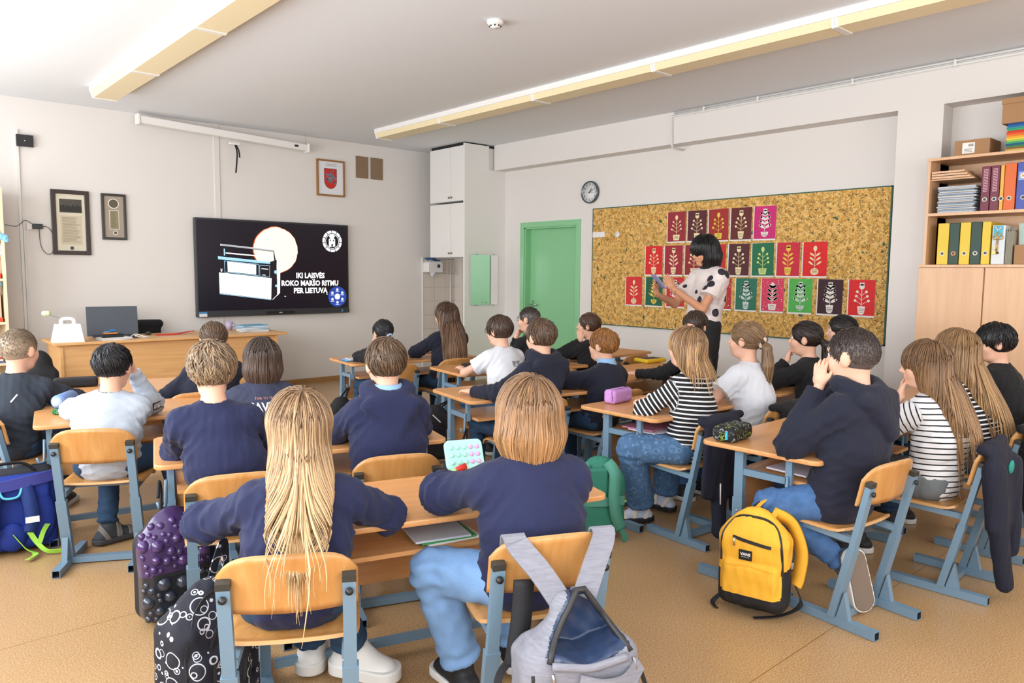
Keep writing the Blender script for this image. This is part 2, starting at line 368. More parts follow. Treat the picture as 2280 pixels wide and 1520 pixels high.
def person(label, hd, yaw=0, look=0, pit=0, roll=0, s=1., seat=.40, pel=None, arms=('fold', 'fold'), top='sweat', topm=None, topm2=None, puff=.012, bm=None, legs=None, wide=.0,
           hair='short', hc=('5a4636', '7d6650'), hlen=.1, skinm=None, h=.0075, face=False, glasses=False, hood=False, collar=False, shoe=None, stand=False, nlock=260, fab=.010, hem=0, adult=False, seed=1, hvol=0, shoulders=1., hw=1., hback=0):
    rs = np.random.RandomState(seed); top_m = topm or NAVY; bm = bm or JEAN_D; skinm = skinm or SKINM
    th = R(yaw); r_ = np.array([cos(th), sin(th), 0]); f_ = np.array([-sin(th), cos(th), 0]); hx, hy, hz_ = hd
    ph = R(look); hr = np.array([cos(ph), sin(ph), 0]); hf0 = np.array([-sin(ph), cos(ph), 0]); pp = R(pit)
    hf = hf0*cos(pp)-Z*sin(pp); hu = hf0*sin(pp)+Z*cos(pp); ro = R(roll); hr, hu = hr*cos(ro)+hu*sin(ro), hu*cos(ro)-hr*sin(ro)
    A = np.stack([hr, hf, hu]); hs = s
    Hc = np.array([hx, hy, hz_])-hu*.108*hs
    G = lambda x, y, z: Hc+(hr*x+hf*y+hu*z)*hs
    C7 = G(0, -.035, -.1)-Z*.05*s
    pz = .9*s if stand else seat+.085
    P0 = np.array([*(pel if pel is not None else (C7-f_*.03)[:2]), pz]); root = np.array([P0[0], P0[1], 0])
    Lc = lambda x, y, z: root+r_*x+f_*y+Z*z
    Mid = lerp(P0, C7, .5)-f_*(.03 if not stand else .0); Ch = lerp(P0, C7, .78)-f_*.01
    t = thing('person', label, 'person', tuple(root), 0)
    sw = .118*s*shoulders; S = {-1: C7-Z*.065*s-r_*sw+f_*.012, 1: C7-Z*.065*s+r_*sw+f_*.012}
    Lu, Lf = .255*s, .225*s; E = {}; W = {}; HD = {}; HN = {}
    for sd, a in zip((-1, 1), arms):
        if a == 'fold': e, wv, d, n = Lc(sd*.2, .2, .715), Lc(sd*.02, .28, .712), -sd*r_+f_*.1, -Z
        elif a == 'desk': e, wv, d, n = Lc(sd*.2, .2, .715), Lc(sd*.13, .40, .705), f_-sd*r_*.3, -Z
        elif a == 'cheek': e, wv, d, n = Lc(sd*.14, .26, .71), G(sd*.068, .05, -.135), hu*.95+hf*.25-sd*hr*.12, -sd*hr
        elif a == 'chin': e, wv, d, n = Lc(sd*.12, .27, .71), G(sd*.03, .105, -.15), hu*.55-hf*.1-sd*hr*.75, -hf
        elif a == 'ear': e, wv, d, n = Lc(sd*.18, .25, .73), G(sd*.105, .06, -.09), hu*.6-hf*.5-sd*hr*.3, -sd*hr
        elif a == 'lap': e, wv, d, n = Lc(sd*.2, .0, .62), Lc(sd*.1, .17, .56), f_-sd*r_*.5, -Z
        else: e, wv, d, n = [np.array(q, float) for q in a]
        v = e-S[sd]; L = np.linalg.norm(v); e = S[sd]+v/L*np.clip(L, .86*Lu, 1.12*Lu)
        v = wv-e; L = np.linalg.norm(v); lim = np.clip(L, .8*Lf, 1.18*Lf)
        if a in ('cheek', 'chin', 'ear') or not isinstance(a, str): e = wv-v/L*lim; lim = lim
        else: wv = e+v/L*lim
        E[sd], W[sd], HD[sd], HN[sd] = e, wv, nv(d), nv(n)
    lg = {}
    for sd in (-1, 1):
        g = (legs or {}).get(sd)
        if stand: hp = P0+r_*sd*.085*s; kn = hp+f_*.02-Z*.42*s; an = root+r_*sd*.09*s+Z*.08*s; td = f_; sn = -Z
        elif g is None: hp = P0+r_*sd*.08-Z*.01; kn = Lc(sd*.10, .37*s, seat+.055); an = Lc(sd*.10, .36*s, .085); td = f_; sn = -Z
        else: hp = P0+r_*sd*.08-Z*.01; kn, an, td, sn = [np.array(q, float) for q in g]
        lg[sd] = (hp, kn, an, nv(td), nv(sn))
    # ---- body
    B = [El(G(0, -.01, .02), np.array((.073, .09, .084))*hs, A), El(G(0, .022, -.04), np.array((.054, .062, .06))*hs, A), Sg(G(-.02, .03, -.085), G(.02, .03, -.085), .03*hs), El(G(0, .066, -.084), np.array((.02, .018, .016))*hs, A),
         El(G(.035, .055, -.035), np.array((.024, .022, .026))*hs, A), El(G(-.035, .055, -.035), np.array((.024, .022, .026))*hs, A), Sg(G(-.025, .073, .02), G(.025, .073, .02), .012*hs)]
    nose = [Sg(G(0, .08, .004), G(0, .1, -.03), .0055*hs, .0095*hs), Sg(G(-.008, .089, -.036), G(.008, .089, -.036), .007*hs), El(G(0, .083, -.056), np.array((.02, .01, .009))*hs, A)]
    ears = [El(G(sd*.076, -.004, -.012), np.array((.009, .019, .031))*hs, np.stack([nv(hr+hf*-.35*sd), nv(hf+hr*.35*sd), hu])) for sd in (-1, 1)]
    bd = [Sg(C7+f_*.01, G(0, -.02, -.06), .046*s, .045*s), Sg(P0, Mid, .075*s, .068*s, w=r_, k=1.3), Sg(Mid, Ch, .068*s, .07*s, w=r_, k=1.4), Sg(S[-1], S[1], .032*s), Sg(C7+Z*.01, S[-1], .026*s), Sg(C7+Z*.01, S[1], .026*s), Sg(P0-r_*.05*s, P0+r_*.05*s, .08*s)]
    lim = []
    for sd in (-1, 1):
        lim += [Sg(S[sd], E[sd], .035*s, .031*s), Sg(E[sd], W[sd], .031*s, .02*s)]; hp, kn, an, td, sn = lg[sd]
        hl = an+sn*.04*s
        lim += [Sg(hp, kn, .064*s, .048*s), Sg(kn, an, .044*s, .028*s), Sg(an+sn*.035*s-td*.02*s, an+sn*.05*s+td*.13*s, .026*s, .02*s)]
    uB, uN, uT, kE, kL = union(B, .03*hs), union(nose, .008), union(bd, .035), pack(ears), pack(lim); ES = [El(G(sd*.03, .092, .004), np.array((.017, .016, .013))*hs, A) for sd in (-1, 1)]; fc = G(0, .05, 0)
    def fbody(p):
        far = ((p.min(0) > fc+.2) | (p.max(0) < fc-.2)).any()
        if far: return join(uT(p), lim, .02, p, kL) if ((p.min(0) > Hc+.25) | (p.max(0) < Hc-.25)).any() else join(smin(uB(p), uT(p), .025), lim, .02, p, kL)
        d = uB(p); d = smin(d, uN(p), .012*hs)
        d = join(d, ears, .01*hs, p, kE)
        for q in ES: d = -smin(-d, pd(q, p), .012*hs)
        return join(smin(d, uT(p), .025), lim, .02, p, kL)
    pts = [Hc, C7, P0]+[x for q in lg.values() for x in q[:3]]+list(E.values())+list(W.values())+list(S.values())
    pts = np.array(pts); lo, hi = pts.min(0)-.17, pts.max(0)+.17
    V, F = skin(fbody, lo, hi, h)
    Vs, Fs = [V], [F]; o = len(V)
    for sd in (-1, 1):
        hf_ = hand_prims(W[sd], HD[sd], HN[sd], -sd if False else sd, s*(.86 if not adult else .92), curl=.3)
        c = W[sd]+HD[sd]*.06; v2, f2 = skin(hf_, c-.11*s, c+.11*s, .0034)
        Vs.append(v2); Fs.append(f2+o); o += len(v2)
    body = npobj('body', np.concatenate(Vs), np.concatenate(Fs), skinm, t, root)
    # ---- face details
    for sd in (-1, 1):
        e = MB(); c = Vector(G(sd*.029, .0705, .003)-root); e.sphere(c, .0118*hs, 0, 12)
        e.m = [1 if np.dot(np.mean([e.v[i] for i in f], axis=0)-np.array(c), hf) > .0118*hs*.9 else 0 for f in e.f]; obj('eye', e, [EYEW, IRIS], t)
        b = MB(); b.tube([Vector(G(sd*x, y, z)-root) for x, y, z in ((.012, .088, .021), (.03, .085, .026), (.046, .07, .02))], [.0025, .0032, .0015], 6); obj('eyebrow', b, BROW, t)
    b = MB(); b.tube([Vector(G(x, y, z)-root) for x, y, z in ((-.02, .083, -.056), (-.008, .0915, -.054), (.008, .0915, -.054), (.02, .083, -.056))], [.001, .0045, .0045, .001], 8); obj('mouth', b, LIP, t)
    if glasses:
        g = MB()
        for sd in (-1, 1):
            g.tube([Vector(G(sd*.033+.024*cos(a), .1-.01*abs(cos(a)), .002+.019*sin(a))-root) for a in np.linspace(0, 2*pi, 17)], .0016, 6, caps=False)
            g.tube([Vector(G(x, y, z)-root) for x, y, z in ((sd*.056, .092, .006), (sd*.074, .05, .008), (sd*.079, -.005, .006), (sd*.08, -.02, -.01))], .0015, 6)
        g.tube([Vector(G(x, .1, .004)-root) for x in (-.01, 0, .01)], .0015, 6); obj('glasses', g, mat('black_glasses_frame', (.015, .015, .02), .3), t)
    # ---- top
    p = puff*s; short = top == 'tee'
    T = [Sg(P0-Z*.0, Mid, .092*s+p, .084*s+p, w=r_, k=1.33), Sg(Mid, Ch, .084*s+p, .08*s+p*.8, w=r_, k=1.42), Sg(S[-1], S[1], .042*s+p*.6), Sg(C7-Z*.008, S[-1], .034*s+p*.4, .04*s+p*.5), Sg(C7-Z*.008, S[1], .034*s+p*.4, .04*s+p*.5)]
    AR = []
    for sd in (-1, 1):
        if short: e = lerp(S[sd], E[sd], .62); AR.append((sd, [Sg(S[sd], e, .043*s+p*.8, .047*s+p)], e, nv(E[sd]-S[sd])))
        else:
            e = lerp(E[sd], W[sd], .93); AR.append((sd, [Sg(S[sd], E[sd], .042*s+p*.8, .04*s+p*.8), Sg(E[sd], e, .04*s+p*.8, .027*s+p*.5)], e, nv(W[sd]-E[sd])))
    HP = []
    if hood:
        q = lambda a: C7+Z*(.03-.022*cos(a))*s-f_*(.07*cos(a)-.012)*s+r_*.082*s*sin(a)
        an_ = np.linspace(-2.4, 2.4, 17); HP = [Sg(q(an_[i]), q(an_[i+1]), .026*s) for i in range(16)]
        for i in range(9):
            u = -1+2*i/8; a0 = C7-f_*.072*s+r_*.1*s*u-Z*.015*s; a1 = C7-f_*(.122-.02*u*u)*s+r_*.035*s*u-Z*(.15-.045*abs(u))*s; HP.append(Sg(a0, a1, .03*s, .02*s))
    cutz = (seat-.0) if not stand else .84*s
    def ftop(q):
        d = union(T, .05)(q)
        for sd, pr, e, dr in AR:
            a = union(pr, .02)(q); a = np.maximum(a, (q-e)@dr); d = smin(d, a, .03)
        if HP: d = smin(d, union(HP, .03)(q), .012)
        d = -smin(-d, pd(Sg(C7+Z*.01, G(0, -.02, -.05), .049*s), q), .006)
        return np.maximum(d, (cutz+hem)-q[:, 2])
    def fold(v):
        d = npnoise(v, 17, seed)*fab*.8+npnoise(v*np.array([1, 1, .45]), 48, seed+3)*fab*.3
        rg = lambda x: 1-2*np.abs(np.sin(x*.5))**.8
        for sd in (-1, 1):
            for c, am, rd, dr in ((E[sd], 1.1, .08, W[sd]-S[sd]), (lerp(S[sd], P0, .22)+r_*sd*.03, .9, .09, P0-E[sd]), (P0+r_*sd*.06+Z*.06, .9, .1, Z+r_*.4*sd), (lerp(E[sd], W[sd], .7), .6, .05, W[sd]-E[sd])):
                w_ = np.exp(-((v-c)**2).sum(1)/rd**2); d += am*fab*.8*w_*rg((v-c)@nv(dr)*150+npnoise(v, 22, seed+5)*3.5)
        return d
    V, F = skin(ftop, lo-.05, hi+.05, h, fold)
    o0 = S[-1]*0; att = {}
    att['band'] = bands(V, [(P0, C7, .1*s, 0)]+[(S[sd], E[sd], .045*s, .004) for sd in (-1, 1)]+[(E[sd], W[sd], .04*s, .004+np.linalg.norm(E[sd]-S[sd])) for sd in (-1, 1)])
    mats = [top_m]; fm = None
    if topm2 is not None:
        mats.append(topm2); dist = np.minimum(np.linalg.norm(V-lerp(S[1], E[1], .9), axis=1), 9); arm = bands(V, [(P0, C7, .12*s, 5.), (S[1], E[1], .05*s, 1), (E[1], W[1], .05*s, 2)]); fm = (arm[F[:, 0]] > 1.1) & (arm[F[:, 0]] < 4.6)
    shirt = npobj('t_shirt' if short else 'sweatshirt', V, F, mats, t, root, att, fm)
    if collar:
        f = lambda q: np.maximum(np.maximum(pd(Sg(C7-Z*.0, C7+Z*.06+f_*.012, .068*s, .06*s), q), -pd(Sg(C7-Z*.05, C7+Z*.11+f_*.02, .052*s, .05*s), q)), q[:, 2]-C7[2]-.064*s)
        v2, f2 = skin(f, C7-.12, C7+.12, .0045); npobj('shirt_collar', v2, f2, COLLAR, t, root)
    # ---- trousers
    TP = []
    for sd in (-1, 1):
        hp, kn, an, td, sn = lg[sd]; cut = lerp(kn, an, .93)
        TP.append(([Sg(hp, kn, .078*s+wide*.3, .058*s+wide*.7), Sg(kn, cut, .056*s+wide*.8, .045*s+wide)], cut, nv(an-kn)))
    pv = [Sg(P0-r_*.05*s, P0+r_*.05*s, .09*s)]
    def ftr(q):
        d = pd(pv[0], q)
        for pr, c, dr in TP: d = smin(d, np.maximum(union(pr, .02)(q), (q-c)@dr), .02)
        return d
    def fold2(v):
        d = npnoise(v, 30, seed+9)*fab*.6
        for sd in (-1, 1):
            kn = lg[sd][1]; an = lg[sd][2]; w_ = np.exp(-((v-kn)**2).sum(1)/.006)+np.exp(-((v-an)**2).sum(1)/.006); d += fab*.9*w_*np.sin((v@nv(an-kn))*120+npnoise(v, 25, seed)*2)
        return d
    pts = np.array([P0]+[x for q in lg.values() for x in q[:3]]); V, F = skin(ftr, pts.min(0)-.17, pts.max(0)+.17, max(h, .0075), fold2); npobj('trousers', V, F, bm, t, root)
    # ---- shoes
    for sd in (-1, 1):
        st = (shoe or {}).get(sd, (SHOEB, RUB)) if isinstance(shoe, dict) else (shoe or (SHOEB, RUB)); hp, kn, an, td, sn = lg[sd]; td = nv(td-sn*(td@sn)); x = np.cross(td, sn)
        hl = an+sn*.045*s-td*.035*s; te = an+sn*.055*s+td*.125*s; fat = st[2] if len(st) > 2 else 1.
        sand = len(st) == 4
        up_ = [Sg(hl, te, .034*s*fat, .03*s*fat, w=x, k=1.12), Sg(an, hl+td*.03*s, .037*s*fat, .036*s*fat), Sg(an+td*.02*s, te-td*.03, .032*s*fat, .03*s*fat)]
        bot = an+sn*.066*s
        f = lambda q: np.maximum(np.maximum(union(up_, .02)(q), (q-bot)@sn), -(q-an+sn*.03*s)@sn)
        c = (hl+te)/2
        if sand:
            V, F = skin(lambda q: f(q)+.004, c-.2, c+.2, .005); npobj('sock', V, F, st[3], t, root)
        sh_f = (lambda q: np.minimum.reduce([np.maximum(f(q)-.003, np.abs((q-(hl+td*a))@nv(td-sn*b))-w_) for a, b, w_ in ((.02, .5, .012), (.085, .0, .014), (.145, -.2, .012))])) if sand else f
        V, F = skin(sh_f, c-.2, c+.2, .005); so = npobj('shoe', V, F, st[0], t, root)
        g = lambda q: np.maximum(pd(Sg(hl, te, .041*s*fat, .045*s*fat, w=x, k=1.05), q-((q-hl)@sn)[:, None]*sn), np.abs((q-bot)@sn)-(.013*fat**2)*s)
        V, F = skin(g, c-.2, c+.2, .005); so2 = npobj('sole', V, F, st[1], so, root)
        if len(st) == 5: g2 = lambda q: np.maximum(pd(Sg(hl, te, .037*s*fat, .04*s*fat, w=x, k=1.05), q-((q-hl)@sn)[:, None]*sn), np.abs((q-bot-sn*.014*s)@sn)-.004*s); V, F = skin(g2, c-.2, c+.2, .004); npobj('outsole', V, F, SOLEB, so, root)
    # ---- hair
    c1, c2 = np.array(srgb(hc[0])), np.array(srgb(hc[1]))
    hv = hvol
    cap = El(G(0, -.008, .02), np.array((.083+hv, .101+hv, .092+hv))*hs, A); facee = El(G(0, .135, -.05), np.array((.088, .092, .108))*hs, A); zoff = .0
    X = lambda q: ((q-Hc)@A.T)/hs
    chain = []
    if hair in ('short', 'buzz', 'messy'):
        zn, m = (-.06, .75); vol0 = lambda q: pd(cap, q)
        if hair == 'buzz': cap = El(G(0, -.008, .018), np.array((.0765, .095, .0915))*hs, A)
        cuts = lambda q: np.maximum(np.maximum(-pd(facee, q), (lambda w_: (zn+m*w_[:, 1]-w_[:, 2])*hs*.8)(X(q))), -np.minimum(pd(El(G(.078, .002, -.018), np.array((.02, .022, .03))*hs, A), q), pd(El(G(-.078, .002, -.018), np.array((.02, .022, .03))*hs, A), q)))
    elif hair == 'bob':
        facee = El(G(0, .14, -.07), np.array((.06, .095, .13))*hs, A)
        chain = [Sg(G(0, -.02, .0), G(0, -.022, -hlen*.62), .08*hs, (.083+hv)*hs, w=hr, k=1.12), Sg(G(0, -.022, -hlen*.62), G(0, -.026, -hlen-.01), (.083+hv)*hs, (.06+hv)*hs, w=hr, k=1.1)]
        cuts = lambda q: np.maximum(np.maximum(-pd(facee, q), -pd(Sg(G(0, .07, -.06), G(0, .09, -.3), .055*hs), q)), (-hlen-.02)*hs-(q-Hc)@hu)
    elif hair == 'long':
        facee = El(G(0, .14, -.06), np.array((.066, .095, .125))*hs, A)
        n1 = G(0, -.042, -.08); n2 = C7-f_*.075*s-Z*.02; e_ = lerp(C7, P0, .9)-f_*((.135+puff)*s+hback); n3 = lerp(n2, e_, .45)-f_*(.012+puff*.6+hback*.6); L_ = hlen
        path = np.array([v[:] for v in smoothpath([tuple(x) for x in (G(0, -.02, .01), n1, n2, n3, e_, e_-Z*.16-f_*hback*.1, e_-Z*.32-f_*hback*.1)], 5)]); cum = np.concatenate([[0], np.cumsum(np.linalg.norm(np.diff(path, axis=0), axis=1))]); tot = .13*hs+L_; nsh = int((cum < tot*.7).sum()); keep = cum < tot+.22; path = path[keep]; tt_ = cum[keep]/tot
        rr = np.interp(tt_, [0, .2, .45, .8, 1], [.074, .062, .044, .036, .03])*hs; kk = np.interp(tt_, [0, .2, .45, .8, 1], [1.08, 1.3, 1.9, 2.2, 2.2])*hw
        chain = [Sg(path[i], path[i+1], rr[i], rr[i+1], w=hr if tt_[i] < .2 else r_, k=kk[i]) for i in range(len(path)-1)]
        cuts = lambda q: np.maximum(-pd(facee, q), -pd(Sg(G(0, .06, -.07), G(0, .08, -.25), .05*hs), q))
    elif hair == 'pony':
        zn, m = (-.07, .75); tie = G(0, -.098, -.01); p1 = tie-hf*.03*hs-Z*.03; p2 = p1-Z*hlen*.45-hf*.01; p3 = p2-Z*hlen*.55+hf*.01
        tail = [Sg(tie, p1, .02*hs, .026*hs), Sg(p1, p2, .027*hs, .03*hs, w=hr, k=1.2), Sg(p2, p3, .03*hs, .014*hs, w=hr, k=1.2)]
        cuts = lambda q: np.maximum(np.maximum(-pd(facee, q), (lambda w_: (zn+m*w_[:, 1]-w_[:, 2])*hs*.8)(X(q))), -np.minimum(pd(El(G(.078, .002, -.018), np.array((.02, .022, .03))*hs, A), q), pd(El(G(-.078, .002, -.018), np.array((.02, .022, .03))*hs, A), q)))
    elif hair == 'knot':
        zn, m = (-.075, .7)
        cuts = lambda q: np.maximum(-pd(facee, q), (lambda w_: (zn+m*w_[:, 1]-w_[:, 2])*hs*.8)(X(q)))
        tail = [El(G(0, -.1, -.03), np.array((.03, .022, .03))*hs, A)]
    uC = union([cap]+chain, .03)
    def vol0(q):
        return uC(q)
    vsh = union([cap]+chain[:max(4, nsh)], .03) if hair == 'long' else vol0
    def fh(q):
        d = -smin(-vsh(q), -cuts(q), .006)
        if hair in ('pony', 'knot'): d = smin(d, union(tail, .015)(q), .008)
        return d
    hp_ = np.array([Hc-.14*hs, Hc+.15*hs]+[x for c in chain for x in (c[1]-.13, c[2]+.13)]+([tail[-1][1]-.1, tail[-1][1]+.1] if hair in ('pony', 'knot') else [])+([p3-.05] if hair == 'pony' else []))
    amp = {'buzz': .0006, 'messy': .002}.get(hair, .0015)
    V, F = skin(fh, hp_.min(0)-.03, hp_.max(0)+.03, .0055, lambda v: npnoise(v*np.array([1, 1, .25]), 160, seed)*amp)
    w_ = X(V); nz = npnoise(V*np.array([1, 1, .12]), 230, seed+1)*.5+.5; nz = np.clip(nz, 0, 1)
    tip = np.clip((-w_[:, 2]-.02)/.25, 0, 1) if hair in ('long', 'bob') else np.clip(nz*.5, 0, 1)
    colr = (c1*.75)[None]*(1-tip[:, None])+c2[None]*.8*tip[:, None]; colr = colr*(.75+.45*nz[:, None])
    if hair == 'buzz':
        fade = np.clip((w_[:, 2]-.0+.25*w_[:, 1])/.06, 0, 1)[:, None]; colr = colr*fade+(c2*.8+.04)[None]*(1-fade)
    Vh, Fh, Ch_ = [V], [F], [colr]; o = len(V)
    if nlock:
        N = nlock; u = rs.normal(size=(N*5, 3)); u /= np.linalg.norm(u, axis=1, keepdims=True); u = u[u[:, 2] > -.45]
        if hair in ('long', 'bob'): u = u[u[:, 2] > .05]
        if hair == 'buzz': u = u[u[:, 2] > -.5]
        rad = cap[2]; q = cap[1]+(u*rad)@A; q = q[cuts(q) < -.004][:N]
        St = {'long': 26, 'bob': 14}.get(hair, 7); Ls = {'long': (hlen+.17), 'bob': (hlen+.13)}.get(hair, .05 if hair == 'short' else .068)*hs
        if hair == 'buzz': Ls = .014
        if hair in ('pony', 'knot'): Ls = .07
        stp = Ls/St*(.8+.4*rs.rand(len(q))); off = .0005+(.008 if hair == 'long' else .0045)*rs.rand(len(q))**1.5; crown = G(.012, -.045, .112); paths = [q]; jit = rs.normal(size=q.shape)*.25; u_off = rs.rand(len(q), 1)*.25; stp = stp*(np.where(rs.rand(len(q)) < .1, 1.25, 1.)*(.86+.22*rs.rand(len(q))) if hair == 'long' else 1)
        lift = {'messy': .012, 'short': .004}.get(hair, 0)*rs.rand(len(q)); pr_ = q
        for i in range(1, St):
            n = grad(vol0, pr_); away = pr_-crown; away /= np.linalg.norm(away, axis=1, keepdims=True)
            if hair in ('pony', 'knot'): g = tail[0][1]-pr_; g /= np.linalg.norm(g, axis=1, keepdims=True)
            elif hair in ('long', 'bob'): g = away*.5-Z*1.+jit*.1+np.stack([npnoise(pr_+u_off, 14, seed+40), npnoise(pr_+u_off, 14, seed+41), npnoise(pr_, 9, seed+42)*0], 1)*.35
            else: g = away+jit*(1.5 if hair == 'messy' else .5)-Z*.25+np.cross(n, away)*.5
            g = g-n*(g*n).sum(1, keepdims=True)*(1 if i < St-2 or hair not in ('long',) else .0); g /= np.maximum(np.linalg.norm(g, axis=1, keepdims=True), 1e-9)
            nx = pr_+g*stp[:, None]; d = vol0(nx)-off-lift*(i/St)**2; nx = nx-grad(vol0, nx)*np.clip(d, -.02, .02)[:, None]
            paths.append(nx); pr_ = nx
        PT = np.stack(paths, 1)
        if hair == 'pony':
            M_ = 46; a = rs.rand(M_)*6.28; rr_ = np.sqrt(rs.rand(M_)); ts = np.linspace(0, 1, St); cl = []
            for tt in ts:
                c = lerp(tie, p1, tt/.15) if tt < .15 else (lerp(p1, p2, (tt-.15)/.4) if tt < .55 else lerp(p2, p3, (tt-.55)/.45)); w2 = (.02+.014*sin(pi*tt))*hs*(1 if tt < .9 else .8)
                cl.append(c[None]+rr_[:, None]*w2*(np.cos(a)[:, None]*hr[None]*1.3+np.sin(a)[:, None]*hf[None])-Z[None]*(rs.rand(M_)[:, None]*.03*tt))
            PT = np.concatenate([PT, np.stack(cl, 1)])
        v2, f2 = build_locks(PT, {'long': .0034, 'bob': .0036, 'messy': .0042, 'buzz': .0015}.get(hair, .0034)*(.6+.8*rs.rand(len(PT)))*hs, 4)
        tt = np.linspace(0, 1, St)[None, :, None]; rb = (.62+.62*rs.rand(len(PT)))[:, None, None]; mixr = rs.rand(len(PT))[:, None, None]
        f_t = np.clip(tt*(1.3 if hair in ('long', 'bob') else .6)+.45*(mixr-.35), 0, 1); cc = (c1*(1-f_t)+c2*f_t)*rb
        if hair == 'buzz': fd = np.clip((X(PT.reshape(-1, 3))[:, 2]+.25*X(PT.reshape(-1, 3))[:, 1]+.01)/.06, 0, 1).reshape(PT.shape[:2])[:, :, None]; cc = cc*fd+(c2*.75+.03)*(1-fd)*rb
        cc = np.repeat(cc[:, :, None, :], 4, 2).reshape(-1, 3)
        Vh.append(v2); Fh.append(f2+o); Ch_.append(cc)
    ho = npobj('hair', np.concatenate(Vh), np.concatenate(Fh), HAIR, t, root, {'hc': np.clip(np.concatenate(Ch_), 0, 1)})
    return dict(t=t, root=root, shirt=shirt, G=G, C7=C7, f=f_, r=r_, hr=hr, hf=hf, hu=hu, E=E, W=W, S=S, P0=P0, Mid=Mid, HD=HD, HN=HN)
def print_on(P, mb, name, m, org, xd, yd, dirn, label=None, off=.003):   # lays flat lettering on the cloth
    from mathutils.bvhtree import BVHTree
    me = P['shirt'].data; bv = BVHTree.FromPolygons([v.co.copy() for v in me.vertices], [tuple(p.vertices) for p in me.polygons]); rt_ = Vector(P['root'])
    org, xd, yd, dirn = Vector(org), Vector(xd).normalized(), Vector(yd).normalized(), Vector(dirn).normalized(); out = []; last = .1
    for v in mb.v:
        w_ = org+xd*v[0]+yd*v[1]-rt_; h_ = bv.ray_cast(w_-dirn*.3, dirn, .7)
        d = h_[3] if h_[0] is not None else last; last = d; out.append(w_-dirn*.3+dirn*(d-off-v[2]))
    mb.v = [tuple(v) for v in out]; o = obj(name, mb, m, P['t'])
    if label: o['label'] = label
    return o
# ---------------------------------------------------------------- room
WALL = mat('wall_paint', srgb('e5dfda'), .8, bump=.15, bs=90)
CEIL = mat('ceiling_paint', srgb('e8eaee'), .9, bump=.1, bs=80)
BEAMM = WALL
WHT = mat('white_lacquer', srgb('eeeae6'), .45); BLK = mat('black_plastic', (.012, .012, .014), .35); DGREY = mat('dark_grey_metal', (.035, .037, .042), .4)
def floor_mat():
    m = mat('speckled_linoleum', srgb('c39a63'), .32, spec=.5); nt = m.node_tree; N = nt.nodes; L = nt.links; p = N['Principled BSDF']
    tc = N.new('ShaderNodeTexCoord')
    v = N.new('ShaderNodeTexNoise'); v.inputs['Scale'].default_value = 170; v.inputs['Detail'].default_value = 3; v.inputs['Roughness'].default_value = .7; L.new(tc.outputs['Object'], v.inputs['Vector'])
    r = N.new('ShaderNodeValToRGB'); e = r.color_ramp.elements; e[0].position = .36; e[0].color = (*srgb('a17b50'), 1); e[1].position = .64; e[1].color = (*srgb('d8b98e'), 1)
    x = r.color_ramp.elements.new(.5); x.color = (*srgb('c2996a'), 1)
    L.new(v.outputs['Fac'], r.inputs[0])
    n2 = N.new('ShaderNodeTexNoise'); n2.inputs['Scale'].default_value = 1.2; L.new(tc.outputs['Object'], n2.inputs['Vector'])
    mx = N.new('ShaderNodeMix'); mx.data_type = 'RGBA'; mx.blend_type = 'MULTIPLY'; mx.inputs[0].default_value = .25; L.new(r.outputs[0], mx.inputs[6]); L.new(n2.outputs['Fac'], mx.inputs[7])
    # welded seams between the sheets
    sp = N.new('ShaderNodeSeparateXYZ'); L.new(tc.outputs['Object'], sp.inputs[0])
    def seam(out, off, per):
        a = N.new('ShaderNodeMath'); a.operation = 'ADD'; a.inputs[1].default_value = off; L.new(out, a.inputs[0])
        d = N.new('ShaderNodeMath'); d.operation = 'PINGPONG'; d.inputs[1].default_value = per/2; L.new(a.outputs[0], d.inputs[0])
        l = N.new('ShaderNodeMath'); l.operation = 'LESS_THAN'; l.inputs[1].default_value = .0022; L.new(d.outputs[0], l.inputs[0]); return l
    a, b = seam(sp.outputs[1], -1.33, 2.0), seam(sp.outputs[0], -5.4, 6.5)
    s = N.new('ShaderNodeMath'); s.operation = 'MAXIMUM'; L.new(a.outputs[0], s.inputs[0]); L.new(b.outputs[0], s.inputs[1])
    m3 = N.new('ShaderNodeMix'); m3.data_type = 'RGBA'; L.new(s.outputs[0], m3.inputs[0]); L.new(mx.outputs[2], m3.inputs[6]); m3.inputs[7].default_value = (*srgb('8f6a3e'), 1)
    L.new(m3.outputs[2], p.inputs['Base Color']); return m
struct('floor', MB().box((XL-.15, YB-.15, -.1), (XR+.15, YF+.15, 0)), floor_mat())
struct('ceiling', MB().box((XL-.15, YB-.15, H), (XR+.15, YF+.15, H+.1)), CEIL)
b = MB().box((XL-.15, YF, 0), (XR+.15, YF+.15, H)); b.box((3.28, YF-.012, .0), (3.34, YF, H)); struct('wall_front', b, WALL)
# right wall with the door opening
DY0, DY1, DZ = 6.46, 7.42, 2.04
b = MB().box((XR, YB, 0), (XR+.15, DY0, H)).box((XR, DY1, 0), (XR+.15, YF, H)).box((XR, DY0, DZ), (XR+.15, DY1, H)); struct('wall_right', b, WALL)
struct('trim_1', MB().box((6.6, YB, 2.81), (XR, 7.82, H)), WALL)
struct('trim_2', MB().box((6.6, 2.28, 0), (XR, 2.63, 2.81)), WALL)
def pierced(name, axis, pos, t, lo, hi, holes, z0, z1):
    b = MB(); cur = lo
    for a, c in holes+[(hi, hi)]:
        for (u0, u1, q0, q1) in ([(cur, a, 0, H)]+([(a, c, 0, z0), (a, c, z1, H)] if c > a else [])):
            if u1 > u0: b.box((pos-t, u0, q0) if axis == 0 else (u0, pos-t, q0), (pos, u1, q1) if axis == 0 else (u1, pos, q1))
        cur = c
    struct(name, b, WALL)
pierced('wall_left', 0, XL, .15, YB-.15, YF+.15, WIN, .85, 2.95)
